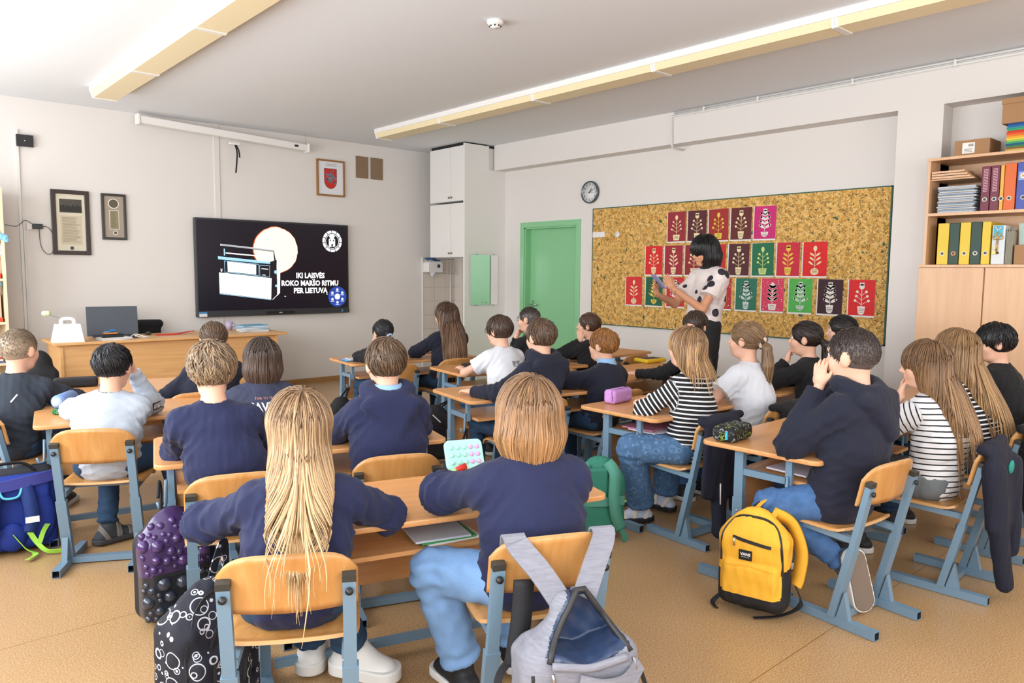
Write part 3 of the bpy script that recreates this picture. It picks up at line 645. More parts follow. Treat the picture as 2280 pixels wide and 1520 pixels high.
pierced('wall_back', 1, YB, .15, XL, XR, [(.0, 2.4), (3.2, 5.6)], .95, 2.8)
for i, (a, c) in enumerate(WIN):
    f = MB()
    for y in (a, (a+c)/2-.03, c-.06): f.box((XL-.1, y, .85), (XL-.05, y+.06, 2.95))
    for z in (.85, 2.3, 2.89): f.box((XL-.1, a, z), (XL-.05, c, z+.06))
    struct('window_%d' % (i+1), f, WHT)
f = MB()
for a, c in ((.0, 2.4), (3.2, 5.6)):
    for x in (a, (a+c)/2-.03, c-.06): f.box((x, YB-.1, .95), (x+.06, YB-.05, 2.8))
    for z in (.95, 2.74): f.box((a, YB-.1, z), (c, YB-.05, z+.06))
struct('window_5', f, WHT)
BSB = wood('oak_baseboard', srgb('9a7244'), srgb('b98d5a'), 0)
struct('baseboard_front', MB().box((XL, YF-.02, 0), (6.1, YF, .06)), BSB, .003)
struct('baseboard_right', MB().box((XR-.02, YB, 0), (XR, 6.38, .06)), BSB, .003)
PLAT = wood('platform_board', srgb('c9a87c'), srgb('dcc094'), 0)
b = MB().box((XL, 6.85, 0), (.95, YF, .1)).box((XL, 7.15, .1), (.92, YF, .2)); struct('trim_3', b, PLAT, .005)
# door
GRN = mat('green_door_paint', srgb('8cc896'), .35); 
b = MB().box((XR-.015, DY0-.07, 0), (XR+.01, DY0, DZ+.07)).box((XR-.015, DY1, 0), (XR+.01, DY1+.07, DZ+.07)).box((XR-.015, DY0, DZ), (XR+.01, DY1, DZ+.07))
b.box((XR, DY1-.02, 0), (XR+.15, DY1, DZ)).box((XR, DY0, 0), (XR+.15, DY0+.02, DZ)).box((XR, DY0, DZ-.02), (XR+.15, DY1, DZ))
d = struct('door_1', b, GRN, .003)
obj('door_leaf', MB().box((XR+.1, DY0+.02, .01), (XR+.14, DY1-.02, DZ-.02)), GRN, d)
b = MB().tube([(XR+.1, 7.34, 1.02), (XR+.055, 7.34, 1.02), (XR+.05, 7.23, 1.02)], .009, 8).box((XR+.094, 7.32, .93), (XR+.1, 7.36, 1.08)); obj('door_handle', b, mat('steel', (.55, .55, .55), .3, 1), d)
# corner closet
b = MB()
b.prism([(6.1, 0), (6.8, 0), (6.8, 2.81), (6.51, 2.81), (6.51, 3.12), (6.1, 3.12)], 0, .03, M=Matrix(((1, 0, 0, 0), (0, 0, 1, 7.82), (0, 1, 0, 0), (0, 0, 0, 1))))
cl = one('corner_closet', b, WHT, 'tall white built-in closet panel with overhead cupboards in the front right corner', 'cupboard')
for k, (z0, z1) in enumerate(((2.385, 3.1), (1.645, 2.36))):
    bx = MB().box((6.12, 7.85, z0), (6.78, 8.6, z1)); q = obj('cupboard_box', bx, WHT, cl)
    for j, (y0, y1) in enumerate(((7.853, 8.13), (8.136, 8.598))):
        dd = obj('door', MB().box((6.102, y0, z0+.004), (6.12, y1, z1-.004)), WHT, cl, .002)
        hy_ = 8.105 if j == 0 else 8.16
        obj('handle', MB().box((6.088, hy_-.012, z0+.04), (6.103, hy_+.012, z0+.065)), mat('brass_latch', srgb('8b8268'), .4, .7), dd)
b = MB().box((6.13, 7.853, 3.1), (6.5, 8.6, 3.139)); obj('shadow_gap', b, mat('gap_shade_black', (.02, .02, .02), .9), cl)  # solid black strip above the cupboards, its colour stands in for the gap's shade
TILE = mat('cream_tile', srgb('ded3c8'), .3); GROUT = mat('grout', srgb('b9b0a6'), .8)
b = MB().box((6.22, YF-.006, 0), (6.8, YF, 1.64), 1)
for zi in range(8):
    for xi in range(3): b.box((6.225+xi*.2, YF-.012, .015+zi*.202), (6.421+xi*.2, YF-.005, .212+zi*.202), 0)
for zi in range(8):
    for yi in range(5): b.box((6.788, 7.87+yi*.218, .015+zi*.202), (6.8, 8.083+yi*.218, .212+zi*.202), 0)
b.box((6.21, YF-.016, 0), (6.222, YF, 1.655), 2); b.tube([(6.7, YF-.03, .3), (6.7, YF-.03, 1.6)], .009, 8, 2)
struct('trim_4', b, [TILE, GROUT, WHT])
b = MB().prism([(6.212, 1.44), (6.47, 1.44), (6.47, 1.58), (6.42, 1.6), (6.25, 1.6), (6.212, 1.575)], 0, .14, M=Matrix(((1, 0, 0, 0), (0, 0, 1, 8.8), (0, 1, 0, 0), (0, 0, 0, 1))))
dp = one('paper_towel_dispenser', b, WHT, 'white paper towel dispenser on the tiles below the corner cupboards', 'dispenser', bevel=.012)
b = MB().lathe([(.026, 0), (.026, .004)], (6.39, 8.8, 1.53), M=Matrix.Rotation(pi/2, 3, 'X')); b.v = [(x, y-.003, z) for x, y, z in b.v]; obj('viewing_window', b, DGREY, dp)
b = MB().ribbon([(6.3, 8.83, 1.45), (6.3, 8.8, 1.41), (6.34, 8.82, 1.42)], .1, .002, nrm=(0, 1, 0)); obj('paper_tongue', b, WHITE, dp)
b = MB()
for k in range(3): b.ribbon(smoothpath([(6.2, 8.8+.03*k, 1.615+.012*k), (6.28, 8.78+.03*k, 1.64), (6.36, 8.82+.03*k, 1.61+.01*k), (6.42, 8.8+.03*k, 1.61)]), .05, .008, nrm=(0, .3, 1))
one('blue_cloth', b, mat('blue_rag', srgb('3f6a94'), .9), 'folded blue cloth lying on top of the paper towel dispenser', 'cloth')
b = MB().box((6.19, 7.805, 1.01), (6.665, 7.816, 1.68)); mi = one('mirror', b, mat('mirror_glass', (.93, .96, .95), .02, 1), 'rectangular frameless mirror on the white closet side reflecting the green door', 'mirror')
b = MB()
for x in (6.27, 6.57):
    for z in (1.0, 1.675): b.box((x, 7.8, z), (x+.03, 7.82, z+.015))
obj('clip', b, mat('steel', (.5, .5, .5), .3, 1), mi)
# small pipe along the beam
b = MB(); PW = mat('white_pipe', srgb('e4e2de'), .5)
b.tube([(6.585, YB+.1, 3.125), (6.585, 4.88, 3.125)], .009, 6).tube([(6.585, YB+.1, 3.095), (6.585, 4.9, 3.095), (6.585, 4.9, 2.8), (6.6, 4.9, 2.77), (6.78, 4.9, 2.77)], .011, 8)
for y in (.4, 1.3, 2.2, 3.0, 3.9, 4.5): b.box((6.57, y, 3.08), (6.6, y+.02, 3.135))
one('heating_pipe', b, PW, 'thin white pipe clipped along the top of the ceiling beam', 'pipe')
b = MB().box((1.325, YF-.02, .1), (1.35, YF, 2.82)).box((1.355, YF-.015, .1), (1.37, YF, 1.95)); one('cable_duct', b, PW, 'white cable duct running down the front wall left of the framed pictures', 'cable duct')
b = MB().box((1.33, YF-.05, 2.66), (1.475, YF-.01, 2.775)); r = one('wifi_router', b, BLK, 'small black network box high on the front wall at the far left', 'router', bevel=.004)
obj('status_light', MB().sphere((1.40, YF-.052, 2.715), .006), mat('white_dot', (.8, .8, .8), .4), r)
b = MB().box((1.43, YF-.045, 1.85), (1.52, YF-.012, 1.9)); ad = one('power_adapter', b, BLK, 'black power adapter plugged into the wall with a loop of thin cable', 'adapter', bevel=.004)
b = MB().box((1.385, YF-.02, 1.84), (1.43, YF, 1.9)); obj('socket', b, WHT, ad)
b = MB().tube(smoothpath([(1.52, YF-.03, 1.88), (1.58, YF-.02, 1.86), (1.62, YF-.02, 1.75), (1.6, YF-.02, 1.62), (1.55, YF-.02, 1.6), (1.5, YF-.02, 1.68), (1.49, YF-.02, 1.85)], 5), .003, 5).tube(smoothpath([(1.43, YF-.02, 1.9), (1.37, YF-.03, 1.93), (1.3, YF-.03, 1.87), (1.2, YF-.03, 1.88)], 5), .003, 5); obj('cable', b, BLK, ad)
# ---------------------------------------------------------------- ceiling lamps
DIFF = mat('yellowed_diffuser', srgb('f0dfb6'), .45); DIFF.node_tree.nodes['Principled BSDF'].inputs['Transmission Weight'].default_value = 0
def lamp(x0, y0, y1, label, first=[None]):
    L = y1-y0
    t = thing('ceiling_lamp', label, 'ceiling lamp', (x0, y0, H), 0, 'long diffuser lamps in two ceiling rows')
    obj('housing', MB().box((0, 0, -.05), (.26, L, 0)), WHT, t)
    pr = [(.008, -.05), (.252, -.05), (.228, -.1), (.032, -.1)]
    M = Matrix(((1, 0, 0, 0), (0, 0, 1, 0), (0, 1, 0, 0), (0, 0, 0, 1)))
    obj('diffuser', MB().prism(pr, .02, L-.02, M=M), DIFF, t)
    pe = [(.0, -.03), (.26, -.03), (.232, -.107), (.026, -.107)]
    for a in (0.001, L-.021): obj('end_cap', MB().prism(pe, a, a+.02, M=M), WHT, t)
LR = [7.94, 6.66, 5.19, 3.8, 2.35, .9]; nm = ['nearest the television wall', 'second from the television wall', 'third from the television wall', 'fourth from the television wall', 'cut off by the photo edge']
for i in range(5): lamp(4.82, LR[i+1], LR[i], 'ceiling lamp with yellowish diffuser in the right row, '+nm[i], 0)
LL = [7.95, 6.67, 5.21, 3.8]; nm = ['nearest the television wall', 'middle one', 'cut off by the photo edge']
for i in range(3): lamp(1.78, LL[i+1], LL[i], 'ceiling lamp with yellowish diffuser in the left row, '+nm[i], 0)
M_ = Matrix(((1, 0, 0), (0, 1, 0), (0, 0, -1)))
b = MB().lathe([(.0, 0), (.055, 0), (.055, .018), (.045, .03), (.036, .032), (.034, .045), (.0, .05)], (3.37, 3.99, H), M=M_); sd_ = one('smoke_detector', b, WHT, 'round white smoke detector on the ceiling', 'smoke detector')
b = MB()
for k in range(8): a = 2*pi*k/8; b.box((3.37+.0365*cos(a)-.004, 3.99+.0365*sin(a)-.004, H-.043), (3.37+.0365*cos(a)+.004, 3.99+.0365*sin(a)+.004, H-.034))
obj('sensor_slots', b, BLK, sd_)
# ---------------------------------------------------------------- television
t = thing('wall_television', 'large black wall-mounted interactive screen showing a radio slide', 'television', (4.0, 8.9, .9))
def TVm(b): b.v = [(x-4.0, y-8.9, z-.9) for x, y, z in b.v]; return b
obj('casing', TVm(MB().box((3.015, 8.885, .9), (4.985, 8.95, 2.05))), DGREY, t, .006)
obj('bottom_bar', TVm(MB().box((3.02, 8.868, .9), (4.98, 8.886, .962)).box((3.834, 8.864, .91), (4.205, 8.87, .949), 1)), [DGREY, BLK], t, .002)
obj('wall_bracket', TVm(MB().box((3.6, 8.945, 1.2), (4.4, 8.965, 1.8))), DGREY, t)
SCR = mat('screen_dark', srgb('0b0a1c'), .25, emit=.35); SW = mat('screen_white', (.95, .97, 1), .5, emit=1.0); SO = mat('screen_peach', srgb('ffe9d6'), .5, emit=.95); SR_ = mat('screen_rim', srgb('e0602a'), .5, emit=.7); SB = mat('screen_blue', srgb('2a4cb0'), .5, emit=.6); SC = mat('screen_cyan', srgb('9fd4f2'), .5, emit=.8); SD = mat('screen_black', (.01, .01, .02), .3)
b = MB(); Mx = Matrix(((1, 0, 0, 0), (0, 0, 1, 0), (0, 1, 0, 0), (0, 0, 0, 1)))
def flat(pts, y, m): n = len(b.v); b.add([(x, y, z) for x, z in pts], [tuple(range(len(pts)))], m)
def disc(cx, cz, r, y, m, n=40, ri=0, a0=0, a1=2*pi):
    if ri: b.add([(cx+q*cos(a0+(a1-a0)*k/n), y, cz+q*sin(a0+(a1-a0)*k/n)) for k in range(n+1) for q in (ri, r)], [(2*k, 2*k+1, 2*k+3, 2*k+2) for k in range(n)], m)
    else: b.add([(cx+r*cos(2*pi*k/n), y, cz+r*sin(2*pi*k/n)) for k in range(n)], [tuple(range(n))], m)
flat([(3.035, .972), (4.968, .972), (4.968, 2.03), (3.035, 2.03)], 8.884, 0)
rs_ = random.Random(3); sun = [(3.985+(.283+rs_.uniform(-.006, .004))*cos(2*pi*k/60), 1.7+(.278+rs_.uniform(-.006, .004))*sin(2*pi*k/60)) for k in range(60)]
flat([(3.98+(x-3.985)*1.025, 1.7+(z-1.7)*1.03) for x, z in sun], 8.8835, 3); flat(sun, 8.883, 2)
flat([(3.266, 1.6), (3.9, 1.552), (3.985, 1.581), (4.023, 1.43), (4.018, 1.174), (3.926, 1.088), (3.906, 1.094), (3.277, 1.178), (3.275, 1.42), (3.33, 1.43), (3.33, 1.57)], 8.8825, 6)
flat([(3.275, 1.421), (3.917, 1.354), (3.906, 1.094), (3.277, 1.178)], 8.882, 1); flat([(3.378, 1.548), (3.726, 1.516), (3.723, 1.396), (3.379, 1.431)], 8.882, 1)
flat([(3.267, 1.61), (3.905, 1.556), (3.9, 1.528), (3.27, 1.575)], 8.882, 5); flat([(3.99, 1.585), (4.03, 1.43), (4.022, 1.172), (3.985, 1.135), (3.988, 1.3), (3.985, 1.5)], 8.8818, 1)
for pts, w_, m in (([(3.3, 1.625), (3.315, 1.742), (3.95, 1.688), (3.965, 1.57)], .022, 6), ([(3.3, 1.745), (3.95, 1.692)], .02, 1), ([(3.36, 1.65), (3.9, 1.612)], .014, 1), ([(3.345, 1.62), (3.345, 1.7)], .014, 5), ([(3.342, 1.557), (3.755, 1.522), (3.752, 1.382), (3.343, 1.426), (3.342, 1.557)], .006, 5), ([(3.769, 1.512), (3.896, 1.505), (3.892, 1.368), (3.768, 1.382), (3.769, 1.512)], .006, 5), ([(3.79, 1.47), (3.875, 1.463)], .01, 1), ([(3.8, 1.395), (3.84, 1.39)], .008, 1), ([(3.925, 1.09), (4.018, 1.175)], .007, 1), ([(3.277, 1.17), (3.906, 1.088)], .006, 5), ([(3.29, 1.46), (3.32, 1.458)], .006, 1), ([(4.078, 1.13), (4.1, 1.127)], .006, 1)):
    b.ribbon([(x, 8.8815, z) for x, z in pts], w_, .0004, m, nrm=(0, 1, 0))
disc(3.972, 1.43, .022, 8.8812, 5); disc(3.975, 1.26, .015, 8.8812, 5); disc(3.305, 1.44, .01, 8.8812, 1)
for k in range(11): disc(4.748, 1.832, .138, 8.8815, 1, 6, .105, -1.2+2*pi*k/11.0, -1.2+2*pi*(k+.86)/11.0)
disc(4.748, 1.832, .096, 8.8815, 1, 36, .089)
flat([(4.7, 1.76), (4.79, 1.765), (4.79, 1.86), (4.775, 1.86), (4.775, 1.885), (4.79, 1.9), (4.77, 1.915), (4.745, 1.92), (4.72, 1.913), (4.7, 1.895), (4.715, 1.885), (4.715, 1.86), (4.7, 1.86)], 8.8815, 1)
flat([(4.735, 1.765), (4.757, 1.765), (4.757, 1.8), (4.735, 1.8)], 8.881, 6); flat([(4.715, 1.83), (4.73, 1.83), (4.73, 1.855), (4.715, 1.855)], 8.881, 6); flat([(4.76, 1.83), (4.775, 1.83), (4.775, 1.855), (4.76, 1.855)], 8.881, 6)
disc(4.812, 1.114, .132, 8.8812, 4); disc(4.812, 1.114, .038, 8.8808, 1)
for k in range(6): a = pi/2+k*pi/3; disc(4.812+.083*cos(a), 1.122+.083*sin(a), .017, 8.8808, 1, 12); b.ribbon([(4.812+.083*cos(a)-.025, 8.8807, 1.095+.083*sin(a)), (4.812+.083*cos(a)+.025, 8.8807, 1.095+.083*sin(a))], .007, .0004, 1, nrm=(0, 1, 0))
for tx, cx, cz, wd_ in (('IKI LAISVES', 4.435, 1.385, .48), ('ROKO MARSO RITMU', 4.435, 1.288, .7), ('PER LIETUVA', 4.435, 1.195, .49)):
    text_mb(tx, .092, Matrix(((1, 0, 0, cx), (0, 0, 1, 8.8808), (0, 1, 0, cz), (0, 0, 0, 1))), 1, b, bold=.0035, sx=.88)
def xof(pre, full, cx): 
    a = text_mb(full, .092, Matrix.Identity(4), bold=.0035, sx=.88); q = text_mb(pre, .092, Matrix.Identity(4), bold=.0035, sx=.88); w0 = min(v[0] for v in a.v); return cx+w0+(max(v[0] for v in q.v)-min(v[0] for v in q.v))
x = xof('IKI LAISVE', 'IKI LAISVES', 4.435)-.025; disc(x, 1.43, .007, 8.8807, 1, 10)
x = xof('ROKO MARS', 'ROKO MARSO RITMU', 4.435)-.026; b.ribbon([(x-.018, 8.8807, 1.342), (x, 8.8807, 1.328), (x+.018, 8.8807, 1.342)], .008, .0004, 1, nrm=(0, 1, 0))
x = xof('PER LIETUVA', 'PER LIETUVA', 4.435)-.006; b.ribbon([(x, 8.8807, 1.165), (x-.01, 8.8807, 1.15), (x+.006, 8.8807, 1.143)], .007, .0004, 1, nrm=(0, 1, 0))
obj('screen_picture', TVm(b), [SCR, SW, SO, SR_, SB, SC, SD], t)
b = MB().box((3.03, 8.864, .905), (3.12, 8.8675, .962), 0).box((3.03, 8.8635, .94), (3.12, 8.8645, .962), 1).box((4.86, 8.864, .915), (4.885, 8.8675, .945), 1); obj('sticker', TVm(b), [WHT, mat('sticker_blue', srgb('3f8fc9'), .5)], t)
b = MB(); b.ribbon([(4.0, 8.8635, .93), (4.04, 8.8635, .93)], .012, .0005, nrm=(0, 1, 0)); obj('logo', TVm(b), mat('silver_print', (.6, .6, .6), .4), t)
# ---------------------------------------------------------------- projection screen case
t = thing('projector_screen_case', 'white rolled-up projection screen hanging from the ceiling along the front wall', 'projection screen', (3.4, 8.82, 3.0))
b = MB().beam((-.96, 0, .055), (.98, 0, -.03), .09, .08); obj('case', b, WHT, t, .01)
for x, z in ((-.97, .055), (.99, -.03)): obj('end_cap', MB().box((x-.015, -.055, z-.055), (x+.015, .055, z+.055)), WHT, t, .008)
b = MB()
for x, z in ((-.95, .11), (.97, .03)):
    n = int((.14-z)/.022)+2
    for k in range(n): b.tube([(x+.006*cos(a)*(k % 2), .006*cos(a)*((k+1) % 2), z+k*.022+.013*sin(a)) for a in np.linspace(0, 2*pi, 9)], .0018, 4, caps=False)
obj('hanging_chain', b, mat('steel', (.5, .5, .5), .3, 1), t)
obj('pull_handle', MB().box((.0, -.05, -.1), (.12, -.01, -.075)), WHT, t, .004)
b = MB().ribbon(smoothpath([(.07, -.03, -.1), (.09, -.03, -.2), (.07, -.03, -.42)]), .018, .003, nrm=(0, 1, 0)).ribbon(smoothpath([(.08, -.03, -.1), (.11, -.03, -.16), (.12, -.03, -.24)]), .018, .003, nrm=(0, 1, 0)); obj('pull_strap', b, BLK, t)
obj('badge', MB().box((.8, -.047, -.035), (.85, -.044, -.01)), BLK, t)
# ---------------------------------------------------------------- pictures
def frame(x0, x1, z0, z1, wd, m, label, back, kids, bev=.004):
    b = MB(); y0, y1 = YF-.03, YF
    b.box((x0, y0, z0), (x0+wd, y1, z1)).box((x1-wd, y0, z0), (x1, y1, z1)).box((x0+wd, y0, z0), (x1-wd, y1, z0+wd)).box((x0+wd, y0, z1-wd), (x1-wd, y1, z1))
    o = one('picture_frame', b, m, label, 'picture', bevel=bev); obj('mount', MB().box((x0+wd, YF-.015, z0+wd), (x1-wd, YF-.01, z1-wd)), back, o)
    for n, q, mm in kids: obj(n, q, mm, o)
DW = mat('dark_walnut', srgb('2e1d17'), .35); PAP = mat('cream_paper', srgb('ded6c0'), .8); PHO = mat('photo_grey', srgb('4a463f'), .5, var=.6, vs=40); INK = mat('ink', srgb('8d8064'), .8)
def lines(x0, x1, z0, z1, n, y, m=0, b=None, th=.004, jag=.7):
    b = b or MB(); rr = random.Random(5)
    for k in range(n):
        z = z1-(z1-z0)*k/(n-1); e = x1-(x1-x0)*rr.random()*(1-jag); b.ribbon([(x0, y, z), (e, y, z)], th, .0004, m, nrm=(0, 1, 0))
    return b
def ring(cx, cz, r, y, m=0, b=None, n=24):
    b = b or MB(); b.add([(cx+r*cos(2*pi*k/n), y, cz+r*sin(2*pi*k/n)) for k in range(n)], [tuple(range(n))], m); return b
pb = MB().box((1.68, YF-.018, 2.03), (1.885, YF-.016, 2.17)).box((1.678, YF-.0165, 2.028), (1.887, YF-.0155, 2.172), 1)
for k in range(9): ring(1.695+k*.022, 2.09+.012*(k % 2), .011, YF-.019, 2, pb, 8); pb.box((1.685+k*.022, YF-.0188, 2.04), (1.705+k*.022, YF-.0183, 2.082+.012*(k % 2)), 2)
frame(1.605, 1.955, 1.595, 2.262, .042, DW, 'tall dark framed certificate with a group photograph, the larger of two by the laptop', PAP, [('photograph', pb, [PHO, WHT, mat('photo_dark', srgb('23211e'), .5)]), ('document', lines(1.7, 1.87, 1.73, 1.98, 22, YF-.0168, 1, MB().box((1.685, YF-.0165, 1.7), (1.88, YF-.0155, 2.0))), [mat('old_paper', srgb('cfc5ac'), .8), INK]), ('seal', ring(1.78, 1.665, .02, YF-.017, 0, ring(1.78, 1.665, .026, YF-.0165, 1)), [mat('seal_bronze', srgb('57513c'), .5), WHT])])
frame(2.07, 2.312, 1.765, 2.255, .025, mat('black_silver_frame', srgb('2a2622'), .3), 'narrow dark framed certificate with a round medal, the smaller of two', mat('taupe_mount', srgb('a89a8a'), .8), [('medal', ring(2.19, 2.15, .045, YF-.017, 0, ring(2.19, 2.15, .053, YF-.0165, 1)), [mat('medal_bronze', srgb('5a523f'), .4, var=.5, vs=120), WHT]), ('document', lines(2.16, 2.22, 1.9, 2.06, 16, YF-.0172, 1, MB().box((2.145, YF-.0165, 1.875), (2.24, YF-.0155, 2.08), 2).box((2.15, YF-.017, 1.88), (2.235, YF-.016, 2.075), 0)), [mat('khaki_paper', srgb('958c6c'), .8), mat('khaki_ink', srgb('6c6448'), .8), WHT]), ('seal', ring(2.2, 1.84, .016, YF-.017, 0, ring(2.2, 1.84, .024, YF-.0165, 1)), [mat('seal_bronze', srgb('57513c'), .5), WHT])])
RED = mat('heraldic_red', srgb('c92a26'), .6); KN = mat('knight_grey_blue', srgb('6f8594'), .6)
sh = MB(); pts = [(-.085, .13), (.085, .13), (.085, -.02)]+[(.085*cos(a), -.02-.1*sin(a)) for a in np.linspace(0, pi, 15)][1:]+[(-.085, -.02)]
sh.add([(4.77+x*1.06, YF-.017, 2.635+z*1.04) for x, z in pts], [tuple(range(len(pts)))], 2); sh.add([(4.77+x, YF-.0175, 2.635+z) for x, z in pts], [tuple(range(len(pts)))], 0)
def blob(cx, cz, rx, rz, rot=0, m=1): sh.add([(4.77+cx+rx*cos(a)*cos(rot)-rz*sin(a)*sin(rot), YF-.018, 2.635+cz+rx*cos(a)*sin(rot)+rz*sin(a)*cos(rot)) for a in np.linspace(0, 2*pi, 13)[:-1]], [tuple(range(12))], m)
for q in ((.0, .01, .045, .022, .35), (-.038, .045, .026, .012, 1.0), (-.055, .06, .018, .009, -.5), (.008, .055, .018, .028, .2), (.012, .09, .012, .013), (-.045, -.005, .03, .008, 2.6), (-.04, -.02, .028, .007, 2.2), (.04, -.03, .03, .009, -1.1), (.055, -.045, .028, .008, -.9), (.062, .015, .028, .01, -.8), (.0, -.03, .009, .025), (.03, .1, .035, .003, .8), (.032, .05, .016, .019)): blob(*q)
frame(4.575, 4.972, 2.415, 2.88, .022, mat('golden_oak_frame', srgb('9b6a35'), .4), 'wooden frame with a red shield and silver rider on white paper', mat('print_paper', srgb('e6e6ea'), .7), [('coat_of_arms', sh, [RED, KN, mat('shield_line', srgb('333333'), .6)]), ('caption', lines(4.7, 4.86, 2.805, 2.825, 2, YF-.017, 0, jag=1), mat('grey_ink', srgb('777777'), .7))])
for k, (x0, lab) in enumerate(((5.15, 'left one of the pair beside the framed shield'), (5.375, 'right one of the pair beside the framed shield'))):
    o = one('brown_board', MB().box((x0, YF-.012, 2.69), (x0+.185, YF, 2.975)), mat('brown_board', srgb('8a7259'), .8, var=.15, vs=30), 'small brown board, '+lab, 'board', 'pair of brown boards')
# clock
t = thing('wall_clock', 'round silver-rimmed wall clock with black numerals above the green door', 'clock', (6.8, 6.23, 2.42)); Rx = Matrix.Rotation(-pi/2, 3, 'Y')
obj('rim', MB().lathe([(.13, 0), (.135, .03), (.13, .045), (.12, .045), (.117, .03)], M=Rx, n=40), mat('clock_rim', srgb('6b7075'), .3, .8), t)
obj('dial', MB().lathe([(.0, .028), (.118, .028), (.118, .032), (0, .032)], M=Rx, n=40), mat('clock_face', srgb('e4e4e2'), .5), t)
for k in range(12):
    a = pi/6*(k+1); obj('numeral', text_mb(str(k+1), .03, Matrix(((0, 0, -1, -.0335), (-1, 0, 0, -.092*sin(a)), (0, 1, 0, .092*cos(a)), (0, 0, 0, 1))), 0, None, bold=.0006), BLK, t)

for n, a, L, wd_ in (('hour_hand', R(37), .055, .009), ('minute_hand', R(66), .085, .006), ('second_hand', R(100), .09, .002)): obj(n, MB().ribbon([(-.036, .015*sin(a), -.015*cos(a)), (-.036, -L*sin(a), L*cos(a))], wd_, .001, nrm=(1, 0, 0)), BLK, t)
# ---------------------------------------------------------------- pin board and paintings
def cork():
    m = mat('cork_chips', srgb('b88a45'), .85); nt = m.node_tree; N = nt.nodes; L = nt.links; p = N['Principled BSDF']
    tc = N.new('ShaderNodeTexCoord'); mp = N.new('ShaderNodeMapping'); mp.inputs['Scale'].default_value = (1, 1, 1); L.new(tc.outputs['Object'], mp.inputs[0])
    ns = N.new('ShaderNodeTexNoise'); ns.inputs['Scale'].default_value = 14; L.new(mp.outputs[0], ns.inputs['Vector'])
    ad = N.new('ShaderNodeMix'); ad.data_type = 'RGBA'; ad.blend_type = 'LINEAR_LIGHT'; ad.inputs[0].default_value = .05; L.new(mp.outputs[0], ad.inputs[6]); L.new(ns.outputs['Color'], ad.inputs[7])
    v = N.new('ShaderNodeTexVoronoi'); v.inputs['Scale'].default_value = 58; L.new(ad.outputs[2], v.inputs['Vector'])
    r = N.new('ShaderNodeValToRGB'); e = r.color_ramp.elements; e[0].position = 0; e[0].color = (*srgb('d3a655'), 1); e[1].position = 1; e[1].color = (*srgb('eac47a'), 1); r.color_ramp.interpolation = 'CONSTANT'
    for ps, c in ((.2, 'deb062'), (.42, 'c49245'), (.55, 'e8c07a'), (.72, 'd4a254'), (.86, 'b58e50'), (.93, '4a5536')): x = e.new(ps); x.color = (*srgb(c), 1)
    L.new(v.outputs['Color'], r.inputs[0])
    v2 = N.new('ShaderNodeTexVoronoi'); v2.feature = 'DISTANCE_TO_EDGE'; v2.inputs['Scale'].default_value = 58; L.new(ad.outputs[2], v2.inputs['Vector'])
    n3 = N.new('ShaderNodeTexNoise'); n3.inputs['Scale'].default_value = 22; L.new(tc.outputs['Object'], n3.inputs['Vector'])
    g = N.new('ShaderNodeMath'); g.operation = 'GREATER_THAN'; g.inputs[1].default_value = .52; L.new(n3.outputs['Fac'], g.inputs[0])
    l = N.new('ShaderNodeMath'); l.operation = 'LESS_THAN'; l.inputs[1].default_value = .06; L.new(v2.outputs['Distance'], l.inputs[0])
    mu = N.new('ShaderNodeMath'); mu.operation = 'MULTIPLY'; L.new(g.outputs[0], mu.inputs[0]); L.new(l.outputs[0], mu.inputs[1])
    mx = N.new('ShaderNodeMix'); mx.data_type = 'RGBA'; L.new(mu.outputs[0], mx.inputs[0]); L.new(r.outputs[0], mx.inputs[6]); mx.inputs[7].default_value = (*srgb('4e4528'), 1)
    n4 = N.new('ShaderNodeTexNoise'); n4.inputs['Scale'].default_value = 9; n4.inputs['Detail'].default_value = 3; L.new(tc.outputs['Object'], n4.inputs['Vector'])
    g4 = N.new('ShaderNodeMath'); g4.operation = 'GREATER_THAN'; g4.inputs[1].default_value = .69; L.new(n4.outputs['Fac'], g4.inputs[0])
    m5 = N.new('ShaderNodeMix'); m5.data_type = 'RGBA'; L.new(g4.outputs[0], m5.inputs[0]); L.new(mx.outputs[2], m5.inputs[6]); m5.inputs[7].default_value = (*srgb('2f6148'), 1)
    L.new(m5.outputs[2], p.inputs['Base Color']); return m
b = MB().box((XR-.022, 2.72, .84), (XR-.001, 6.17, 2.215), 0)
for a, c in (((XR-.024, 2.71, 2.212), (XR, 6.18, 2.222)), ((XR-.024, 2.71, .832), (XR, 6.18, .842)), ((XR-.024, 6.17, .832), (XR, 6.18, 2.222)), ((XR-.024, 2.71, .832), (XR, 2.72, 2.222))): b.box(a, c, 1)
one('cork_board', b, [cork(), mat('dark_green_edge', srgb('2f5d4a'), .6)], 'very wide cork chip notice board with a dark green edge behind the teacher', 'notice board')
SHEET = mat('poster_white', srgb('e8e4e0'), .7); CRM = mat('cream_paint', srgb('ecdcae'), .7)
